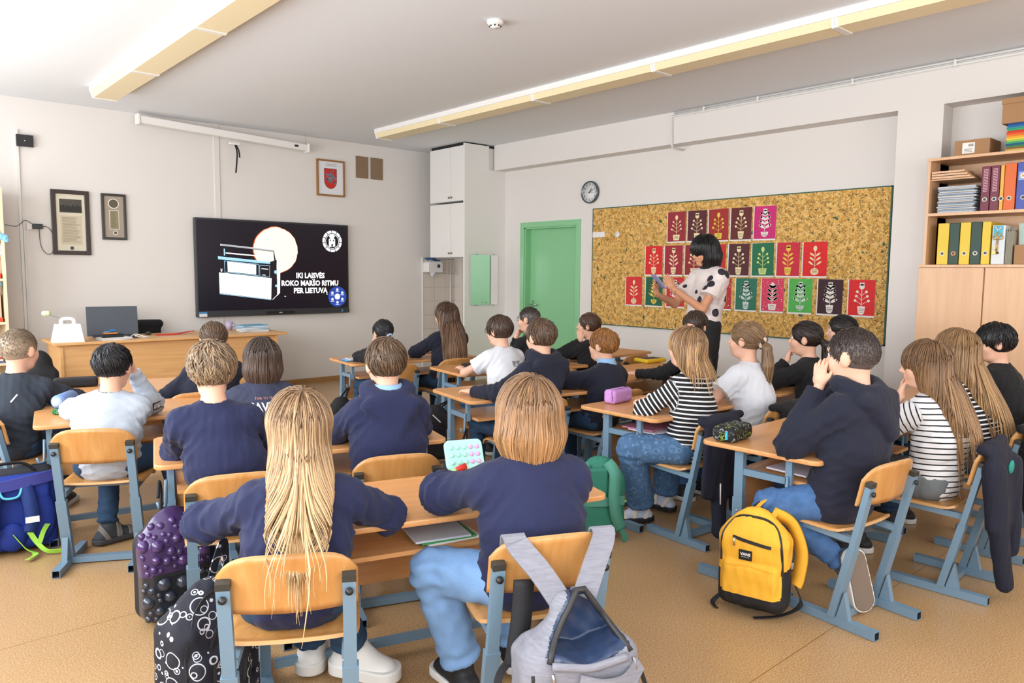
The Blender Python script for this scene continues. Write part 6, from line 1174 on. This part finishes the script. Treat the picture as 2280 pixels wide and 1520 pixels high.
b = MB().ribbon(smoothpath([(-.03, surf(f, -.03, .26)-.012, .262), (.03, surf(f, .03, .26)-.03, .25), (.1, surf(f, .1, .25)-.025, .252), (.15, surf(f, .14, .26)-.005, .28)]), .045, .006, nrm=(0, 1, 0)); obj('front_band', b, MEL, t)
y_ = surf(mo, -.1, .17)-.004; obj('usb_port', MB().prism([(-.12, .16), (-.105, .145), (-.085, .155), (-.085, .175), (-.1, .185), (-.118, .178)], y_-.004, y_+.004, M=Matrix(((1, 0, 0, 0), (0, 0, 1, 0), (0, 1, 0, 0), (0, 0, 0, 1)))), BLK, t, .002)
for x, z in ((-.1, .29), (.13, .3), (.01, .11)): obj('zip_pull', MB().tube([(x, surf(f, x, z)-.01, z), (x+.004, surf(f, x, z-.02)-.012, z-.03)], .004, 6), MET, t)
for s_ in (-1, 1): obj('shoulder_strap', MB().ribbon(smoothpath([(.035*s_, .03, .42), (.08*s_, .07, .49), (.125*s_, .115, .545), (.135*s_, .135, .566), (.135*s_, .158, .569), (.135*s_, .172, .545), (.135*s_, .17, .46)], 5), .066, .007, nrm=[(0, -1, .6)]*13+[(0, -.4, 1)]*3+[(0, .3, 1)]*5+[(0, 1, .2)]*10, smooth=False), MEL, t)
obj('strap_lining', MB().ribbon(smoothpath([(-.12, .09, .46), (-.13, .085, .34), (-.15, .08, .22)]), .055, .02, nrm=(0, 1, 0), smooth=True), YBK, t)
obj('strap_tail', MB().ribbon(smoothpath([(-.15, .08, .25), (-.2, .06, .2), (-.21, .03, .08), (-.17, .0, -.06)]), .022, .003, nrm=(.3, 1, 0)), WEB, t); obj('strap_tail', MB().ribbon(smoothpath([(.15, .03, .24), (.19, .02, .23), (.21, .0, .17), (.22, 0, .14)]), .012, .003, nrm=(0, 1, 0)), WEB, t)
# green
GRB = bagmat('sea_green_canvas', '2f7d68', .1); GRL = bagmat('pale_green_canvas', '4f9380', .1)
t = thing('backpack', 'green backpack hanging from the desk beside the girl in embroidered jeans', 'backpack', (3.03, 2.68, .03), R(-32))
f = packf(.27, .15, .42); shell('body', f, (.25, .2, .6), GRB, t, disp=wr(12, .005)); f2 = union([Bx((-.045, -.07, .29), (.075, .016, .085), .015), Bx((-.02, -.07, .1), (.1, .016, .08), .015)], .01); shell('back_padding', f2, (.25, .2, .6), GRB, t)
obj('luggage_band', MB().ribbon([(x, surf(f, x, .19)-.02, .195) for x in (-.13, -.06, 0, .06, .12)], .05, .005, nrm=(0, 1, 0)), GRL, t)
obj('shoulder_strap', MB().ribbon(smoothpath([(.03, -.05, .4), (.055, -.1, .35), (.05, -.115, .22), (.065, -.11, .12), (.1, -.09, .04)]), .06, .014, nrm=(0, 1, 0), smooth=True), GRL, t); obj('shoulder_strap', MB().ribbon(smoothpath([(-.07, -.05, .39), (-.12, -.07, .33), (-.14, -.06, .2)]), .05, .012, nrm=(-.4, 1, 0), smooth=True), GRL, t)
obj('strap_tail', MB().ribbon(smoothpath([(.1, -.09, .04), (.12, -.1, .0), (.11, -.11, -.025)]), .025, .004, nrm=(0, 1, 0)), GRB, t); obj('leather_tab', MB().box((-.145, -.085, .16), (-.12, -.075, .195)), mat('orange_leather', srgb('c9722c'), .6), t); obj('lime_tag', MB().box((.13, -.04, .17), (.145, -.03, .18)), LIM, t)
# darker bags hanging from desks
def darkbag(x, y, z, rz, w_, H_, lab, m, hook, name='backpack'):
    t = thing(name, lab, 'bag' if name != 'backpack' else 'backpack', (x, y, z), R(rz)); f = packf(w_, .14, H_); shell('body', f, (.25, .2, .6), m, t, h=.008, disp=wr(int(x*10), .008, 20)); zip_(t, f, [(-w_*.4, H_*.5), (0, H_*.62), (w_*.4, H_*.5)], .01, ZB)
    lx, ly = hook; c, s_ = cos(R(-rz)), sin(R(-rz)); dx, dy = lx-x, ly-y; hx_, hy2 = dx*c-dy*s_, dx*s_+dy*c; hz2 = .46-z
    b = MB(); [b.ribbon(smoothpath([(e, 0, H_*.9), ((e+hx_)/2, hy2/2, (H_*.95+hz2)/2), (hx_, hy2, hz2+.01)]), .014, .004, nrm=(0, 1, 0)) for e in (-.03, .03)]; obj('hang_strap', b, WEB, t); return t
BKB = bagmat('black_nylon', '16161b', .2); CAM = mat('dark_mottled_nylon', srgb('2c2a36'), .6, var=.8, vs=14)
darkbag(2.72, 3.5, .02, -20, .24, .36, 'dark bag mottled purple and teal hanging behind the pop toy', CAM, (2.86, 3.64)); darkbag(3.07, 5.62, .05, -10, .22, .34, 'black bag hanging at the left end of the front desk', BKB, (3.2, 5.7)); t = darkbag(3.26, 4.55, .03, -15, .28, .42, 'black backpack with a white strip hanging from the pale t-shirt boy\'s desk', BKB, (3.52, 4.62)); obj('white_strip', MB().ribbon([(-.04, -.08, .36), (.02, -.085, .3)], .008, .003, nrm=(0, 1, 0)), WHT, t)
darkbag(2.14, 2.95, .0, -20, .26, .3, 'black bag standing on the floor beyond the nearest desk', BKB, (2.14, 2.97))
# ---------------------------------------------------------------- jackets hung on chairs
JK = mat('ink_blue_fleece', srgb('191b2c'), .95, var=.15, vs=7, bump=.5, bs=260)
def jacket(x, y, rz, lab, parts, m=JK, extra=None):
    t = thing('jacket', lab, 'jacket', (x, y, 0), R(rz)); V, F = skin(union(parts, .03), (-.4, -.4, -.02), (.4, .3, .85), .007, lambda v: npnoise(v*np.array([1, 1, .35]), 34, int(x*7))*.008); npobj('cloth', V, F, m, t)
    if extra: extra(t)
    return t
X_ = (1, 0, 0)
def jk1(t):
    b = MB(); b.tube([(-.1, -.21, .36), (-.102, -.215, .25)], .004, 5); obj('pocket_zip', b, WHT, t)
jacket(3.47, 2.33, -4, 'dark navy jacket on the chair of the black-striped girl, sleeve touching the floor', [Sg((-.165, -.13, .685), (.16, -.13, .69), .022), Sg((-.04, -.165, .67), (-.05, -.17, .3), .035, .04, w=X_, k=3.8), Sg((.08, -.17, .62), (.08, -.19, .2), .04, .035, w=X_, k=1.4), Sg((-.06, -.17, .3), (-.08, -.2, .1), .04, .035), Sg((-.08, -.2, .1), (.0, -.24, .03), .032, .026)], extra=jk1)
def jk2(t): obj('emblem', MB().sphere((.0, -.205, .6), .045, 0, 10, (1, .2, .7)).sphere((.08, -.215, .52), .03, 1, 10, (.7, .2, 1.1)), [mat('teal_print', srgb('1f8f80'), .7), WPR], t)
jacket(3.85, 1.17, 2, 'dark navy jacket with a teal print on the chair of the white-striped girl', [Sg((-.165, -.125, .69), (.165, -.125, .69), .022), Sg((-.05, -.165, .67), (-.04, -.18, .35), .035, .04, w=X_, k=3.8), Sg((-.16, -.18, .6), (-.06, -.22, .08), .045, .035, w=X_, k=1.4), Sg((.08, -.18, .6), (.1, -.2, .2), .05, .04, w=X_, k=1.3)], extra=jk2)
jacket(4.52, 1.2, 0, 'black jacket hanging from the chair of the blonde girl, near the right edge', [Sg((-.16, -.14, .69), (.16, -.14, .69), .022), Sg((0, -.165, .66), (0, -.18, .3), .035, .04, w=X_, k=3.6), Sg((-.12, -.18, .6), (-.1, -.2, .2), .045, .035, w=X_, k=1.4)], m=BLACK)
jacket(4.07, 2.3, 0, 'black jacket over the chair of the girl in the white t-shirt', [Sg((-.15, -.135, .69), (.16, -.135, .69), .022), Sg((.04, -.16, .66), (.04, -.17, .36), .04, w=X_, k=3.2)], m=BLACK)
# ---------------------------------------------------------------- things on the desks
def rbox(name, c, sz, rz, rd, m, lab, cat, mats2=None, fm=None, h=.004, disp=None):
    V, F = skin(union([Bx((0, 0, sz[2]/2), (sz[0]/2, sz[1]/2, sz[2]/2), rd)]), (-sz[0]/2-.02, -sz[1]/2-.02, -.02), (sz[0]/2+.02, sz[1]/2+.02, sz[2]+.02), h, disp); t = thing(name, lab, cat, c, R(rz)); npobj('case', V, F, [m]+(mats2 or []), t, None, None, fm(V[F].mean(1)) if fm else None); return t
LIL = mat('lilac_cloth', srgb('c58fd0'), .7, var=.06, vs=20); DZ = .671
t = rbox('pencil_case', (3.46, 2.92, DZ), (.2, .085, .085), 6, .022, LIL, 'lilac zip pencil case on the desk edge beside the striped top', 'pencil case')
obj('zip', MB().tube(smoothpath([(-.1, -.025, .05), (-.095, -.02, .08), (0, -.02, .0875), (.09, -.02, .085)]), .003, 5), mat('lilac_zip', srgb('a974b8'), .5), t); obj('zip_pull', MB().box((-.108, -.03, .02), (-.1, -.02, .05)), mat('lilac_zip', srgb('a974b8'), .5), t)
b = MB(); b.ribbon(smoothpath([(.03, -.0445, .03), (.045, -.0445, .036), (.055, -.0445, .03), (.07, -.0445, .034)]), .004, .0005, nrm=(0, 1, 0)); obj('logo', b, WPR, t)
rbox('pencil_case', (5.28, 4.12-.02, DZ), (.24, .17, .035), -8, .014, mat('bright_yellow', srgb('f0c628'), .6), 'flat yellow zip case with a dark lid on the desk behind the ginger boy', 'pencil case', [mat('dark_blue_lid', srgb('23233e'), .5)], lambda c: ((c[:, 2] > .031) & (np.abs(c[:, 0]) < .1) & (np.abs(c[:, 1]) < .065)).astype(int))['label'] = 'flat yellow zip case with a dark lid near the ginger-haired boy'
t = rbox('pencil_box', (3.1, 1.91, DZ), (.21, .115, .075), 6, .026, doodle('graffiti_box', srgb('16171b'), srgb('a9adb0'), srgb('9ab82e'), 26), 'black pencil box with green and grey circle pattern in the right foreground', 'pencil box', [ZB], lambda c: (np.abs(c[:, 2]-.05) < .006).astype(int))
obj('zip_pull', MB().box((-.116, -.03, .02), (-.108, -.02, .055)), mat('c_cyan', srgb('2fb0d8'), .5), t)
one('notebook', MB().box((5.0, 3.28, .001), (5.2, 3.42, .012)), WHT, 'pale notebook behind the striped girl', 'notebook') if False else None
t = rbox('pencil_case', (4.5, 2.9, DZ), (.2, .09, .06), 10, .025, doodle('graffiti_dark', srgb('14151a'), srgb('8f9499'), None, 30), 'dark patterned pencil case on the desk in front of the white t-shirt', 'pencil case')
one('open_notebook', MB().box((-.13, -.09, 0), (.0, .09, .008)).box((.002, -.09, 0), (.13, .09, .007)), WHITE, 'open white notebook on the desk beyond the dark patterned case', 'notebook', None, (4.72, 2.9, DZ), R(8))
# pop toy pouch
PT = mat('pastel_mint', srgb('a8e0d4'), .5); PP = mat('pastel_pink', srgb('dba6de'), .5)
t = thing('pop_toy_pouch', 'pastel mint and pink pop-bubble pouch with a red tip on the nearest desk', 'pouch', (1.86, 2.37, .642), R(-20)); t.scale = (.74, .74, .74)
Tm = Matrix.Rotation(R(62), 4, 'X'); b = MB().prism(rrect(.22, .17, .03), -.012, .012, M=Tm); b.v = [(x-.11, y, z) for x, y, z in b.v]; b.m = [1 if np.mean([b.v[i][0] for i in f_]) > .03 else 0 for f_ in b.f]; obj('pouch', b, [PT, PP], t, .006)
b = MB()
for i in range(5):
    for j in range(3): p = Tm @ Vector((.035+.038*i, .04+.042*j, .012)); b.sphere((p.x-.11, p.y, p.z), .014, int(i > 2), 10)
o = obj('bubbles', b, [PT, PP], t); o['kind'] = 'stuff'
obj('red_tip', MB().tube([(-.08, -.06, .02), (-.02, -.05, .035)], [.014, .018], 10).tube([(-.1, -.065, .015), (-.08, -.06, .02)], [.01, .014], 10, 1), [RED, mat('c_lime', srgb('a6e08a'), .5)], t)
for k, (c, w_) in enumerate((('c9ccd4', 'grey'), ('3f9a50', 'green and yellow'), ('e6e6ea', 'white'))): one('exercise_book', MB().box((-.1, -.08, 0), (.1, .08, .007)), mat('c_'+c, srgb(c), .6), w_+' exercise book in the open compartment of the nearest desk', 'book', None, (1.5+.02*k, 2.08, .546*.955-.0+.008*(2-k)), R(-17+3*k))
# blue and green rolled case at the left
t = thing('pencil_roll', 'blue tube-shaped pencil case on top of green striped items on the left desk', 'pencil case', (.86, 4.66, .672), R(-32)); t.scale = (.85, .85, .85)
b = MB().lathe([(0, -.11), (.035, -.11), (.045, -.1), (.045, .1), (.038, .11), (0, .112)], (0, 0, .075), M=Matrix.Rotation(pi/2, 3, 'X') @ Matrix.Rotation(pi, 3, 'X')); obj('tube', b, mat('blue_grey_tube', srgb('6f8cc0'), .5), t)
obj('end_disc', MB().lathe([(0, 0), (.032, 0), (.032, .004), (0, .005)], (0, -.115, .075), M=Matrix.Rotation(pi/2, 3, 'X')), mat('pale_blue_disc', srgb('a8bbdc'), .5), t)
V, F = skin(union([Bx((.02, -.03, .017), (.05, .11, .017), .012)]), (-.1, -.2, -.02), (.12, .15, .06), .005, lambda v: npnoise(v, 50, 1)*.004); npobj('green_pouch', V, F, doodle('green_stripes', srgb('2c3f38'), srgb('5fd060'), None, 40), t)
rbox('pencil_case', (1.1, 5.6, DZ), (.26, .12, .06), -12, .02, BKB, 'black case on the desk ahead, beside the boy in the dark raglan top', 'pencil case'); rbox('pencil_case', (3.45, 4.07-.35, DZ), (.16, .07, .05), 10, .02, BKB, 'small black case beside the boy in glasses and hoodie', 'pencil case'); rbox('headphone_case', (3.7, 4.66, DZ), (.13, .13, .05), 0, .024, BKB, 'round black case under the hands of the boy in the pale t-shirt', 'case')
for k, (c, w_, dx) in enumerate((('3f86b8', 'blue patterned booklet, undermost', 0), ('8fb7d8', 'light blue booklet, in the middle', .01), ('d6dae0', 'pale booklet', .03), ('22252c', 'dark pencil pouch', .14))): one('booklet' if k < 3 else 'pencil_pouch', MB().box((0, 0, 0), (.24 if k < 3 else .14, .17 if k < 3 else .06, .006 if k < 3 else .02)), mat('c_'+c, srgb(c), .5, var=.3, vs=18), w_+' on the left end of the desk nearest the television', 'booklet' if k < 3 else 'pouch', None, (3.17+dx, 5.72-.01*k, DZ+.0065*k), R(-8-3*k), bevel=.002)
for dk, lab, c in (((3.3, 2.52), 'white folder', 'dcd9e4'), ((3.32, 2.55), 'pink workbook', 'b8748c'), ((3.12, 1.55), 'white plastic wallet', 'd9d6e2')):
    k = {'w': 0, 'p': 1}[lab[0]]; one('workbook', MB().box((0, 0, 0), (.27, .2, .008)), mat('c_'+c, srgb(c), .4), lab+' in the open compartment of the desk '+('with the lilac pencil case' if dk[1] > 2 else 'in the right foreground'), 'folder', None, (dk[0], dk[1], .547+(.02 if k else .01)), R(6 if k else -4))
one('paper_scrap', MB().box((-.012, -.005, 0), (.012, .005, .001)), WHT, 'tiny white scrap of paper on the floor in the foreground', 'scrap', None, (1.65, 2.26, .0005), R(20))
# ---------------------------------------------------------------- teacher's desk things
TZ = .761
t = thing('laptop', 'open dark grey laptop with a red heart sticker on the teacher\'s desk', 'laptop', (2.0, 8.3, TZ), R(180-6))
obj('base', MB().box((-.19, -.14, 0), (.19, .12, .018)), DGREY, t, .003); L_ = Matrix.Translation((0, -.14, .018)) @ Matrix.Rotation(R(-78+180), 4, 'X')
Ms = Matrix.Translation((0, -.14, .015)) @ Matrix.Rotation(R(102), 4, 'X')
Ms = Matrix.Translation((0, -.13, .01)) @ Matrix.Rotation(R(98), 4, 'X')
lid = obj('lid', MB().box((-.235, .0, -.004), (.235, .3, .006), 0, Ms), mat('laptop_grey', srgb('454b54'), .4), t, .003)
b = MB()
for cx, cz, s_ in ((.17, .22, .03), (.14, .19, .018)): b.add([Ms @ Vector((cx+s_*(16*sin(a)**3)/17, cz+s_*(13*cos(a)-5*cos(2*a)-2*cos(3*a)-cos(4*a))/17, .0085)) for a in np.linspace(0, 2*pi, 25)[:-1]], [tuple(range(24))])
obj('heart_sticker', b, mat('c_heart', srgb('d02a30'), .4), lid)
b = MB(); rr2 = .13; b.add([(-rr2, -.09, 0), (rr2, -.09, 0), (rr2, .09, 0), (-rr2, .09, 0), (-rr2*.75, -.07, .17), (rr2*.8, -.07, .17), (rr2*.8, .07, .17), (-rr2*.75, .07, .17)], [(3, 2, 1, 0), (4, 5, 6, 7), (0, 1, 5, 4), (1, 2, 6, 5), (2, 3, 7, 6), (3, 0, 4, 7)])
t = thing('gift_box', 'white cardboard carry box with a handle at the left end of the teacher\'s desk', 'box', (1.53, 8.05, TZ), R(-4)); obj('box', b, WHT, t, .002); obj('handle', MB().ribbon(smoothpath([(-.05, 0, .165), (-.045, 0, .21), (0, 0, .222), (.05, 0, .21), (.055, 0, .165)]), .03, .004, nrm=(0, 1, 0)), WHT, t)
t = thing('flower', 'single pale green flower leaning out behind the white carry box', 'flower', (1.55, 8.25, TZ)); obj('stem', MB().tube(smoothpath([(.05, 0, .0), (0, 0, .18), (-.13, 0, .25)]), .004, 6), mat('stem_grey_green', srgb('9aa694'), .6), t)
b = MB(); [b.sphere((-.15+.02*cos(a), .02*sin(a), .265+.01*sin(3*a)), .022, 0, 8, (1, .5, 1.1)) for a in np.linspace(0, 2*pi, 7)[:-1]]; obj('petals', b, mat('pale_lime_petal', srgb('e2edc0'), .6), t)
rr = random.Random(2)
for k in range(5): one('document', MB().box((-.14, -.1, 0), (.14, .1, .004)), mat('c_'+['e8e6e2', 'd8d8dc', 'f0eeea', 'c9a87a', 'e6e6ea'][k], srgb(['e8e6e2', 'd8d8dc', 'f0eeea', 'c9a87a', 'e6e6ea'][k]), .6), 'flat sheet of papers in the low pile in front of the laptop', 'papers', 'papers in front of the laptop', (1.93+rr.uniform(-.01, .01), 8.06, TZ+.0045*k), R(rr.uniform(-4, 4)))
one('glasses_case', MB().box((-.1, -.03, 0), (.1, .03, .035)), BLK, 'black case on the papers in front of the laptop', 'case', None, (1.92, 8.07, TZ+.023), R(3), bevel=.01)
t = thing('pen_tray', 'small orange-edged tray holding blue pens on the black case', 'tray', (1.9, 8.07, TZ+.058)); obj('tray', MB().box((-.06, -.03, 0), (.06, .03, .012)), mat('c_tray', srgb('cf7d3f'), .5), t); obj('pen', MB().tube([(-.055, 0, .018), (.05, .01, .022)], .006, 6), mat('c_blue_pen', srgb('3f8fc8'), .4), t); obj('eraser', MB().box((0, -.012, .024), (.045, .012, .044)), mat('c_blue_er', srgb('2f6fb0'), .5), t)
one('earphones_cable', MB().tube(smoothpath([(2.08, 8.1, TZ+.004), (2.15, 8.16, TZ+.035), (2.24, 8.12, TZ+.004), (2.2, 8.05, TZ+.004), (2.12, 8.04, TZ+.03), (2.18, 8.2, TZ+.004), (2.3, 8.22, TZ+.004)], 6), .005, 6), WHT, 'tangled white cable and earphones beside the laptop', 'cable')
one('red_lanyard', MB().ribbon(smoothpath([(2.38, 8.3, TZ+.006), (2.55, 8.27, TZ+.006), (2.7, 8.33, TZ+.02), (2.78, 8.33, TZ+.03), (2.76, 8.4, TZ+.02), (2.6, 8.36, TZ+.006), (2.42, 8.34, TZ+.006)]), .03, .008, nrm=(0, 0, 1)), RED, 'red strap lying on the teacher\'s desk', 'strap')
one('computer_mouse', MB().sphere((0, 0, .008), .03, 0, 14, (1, 1.5, .6)), BLK, 'black computer mouse next to the red strap', 'mouse', None, (2.34, 8.4, TZ+.01))
V, F = skin(union([Sg((-.16, 0, .86), (.16, 0, .86), .04), Sg((-.19, 0, .6), (.19, 0, .6), .04), Sg((0, 0, .84), (0, 0, .5), .05, w=X_, k=3.6), Sg((0, -.05, .46), (0, .2-.35, .46), .05, w=X_, k=3.8), Sg((0, -.1, .44), (0, -.1, .06), .03), Sg((-.22, -.1, .03), (.22, -.1, .03), .025), Sg((0, -.3, .03), (0, .1, .03), .025)], .03), (-.35, -.4, -.01), (.35, .2, .95), .01)
o = npobj('office_chair', V, F, BLACK); o.location = (2.4, 8.78, 0); tag(o, 'black upholstered office chair behind the teacher\'s desk', 'chair')
cols = [('e6e6ea', 'white'), ('c9d2da', 'pale grey'), ('e8e4d8', 'cream'), ('9fc0d8', 'light blue'), ('e6e6ea', 'white'), ('7faac8', 'blue'), ('dfe4e8', 'off-white'), ('5f9ec4', 'bright blue')]
for k, (c, n) in enumerate(cols): one('exercise_book', MB().box((-.15, -.1, 0), (.15, .1, .0085)), mat('c_'+c, srgb(c), .6), 'thin exercise book in the pile on the right end of the teacher\'s desk', 'book', 'exercise books piled on the teacher\'s desk', (3.42+rr.uniform(-.02, .02), 8.3, TZ+.009*k), R(rr.uniform(-8, 8)))
t = one('mug', MB().lathe([(.0, 0), (.034, 0), (.04, .1), (.036, .1), (.031, .008), (0, .008)], (0, 0, 0)), mat('mug_lilac', srgb('b8aac6'), .3), 'pale patterned mug behind the girl with hair tied back', 'mug', None, (3.27, 8.6, TZ)); obj('handle', MB().tube(smoothpath([(.037, 0, .08), (.065, 0, .07), (.062, 0, .04), (.036, 0, .03)]), .005, 6), mat('mug_lilac', srgb('b8aac6'), .3), t)
t = thing('satchel_bag', 'dark bag leaning behind the boy at the far left, below the shelf', 'bag', (1.22, 7.6, 0), 0); V, F = skin(union([Bx((0, 0, .3), (.14, .1, .28), .06), El((0, 0, .6), (.1, .08, .14))], .05), (-.3, -.3, -.02), (.3, .3, .85), .01, wr(33)); npobj('body', V, F, BKB, t)
for o in bpy.data.objects:                                   # tidy: text in one line, within sixteen words
    if 'label' in o.keys(): w_ = o['label'].split(); o['label'] = ' '.join(w_[:16])
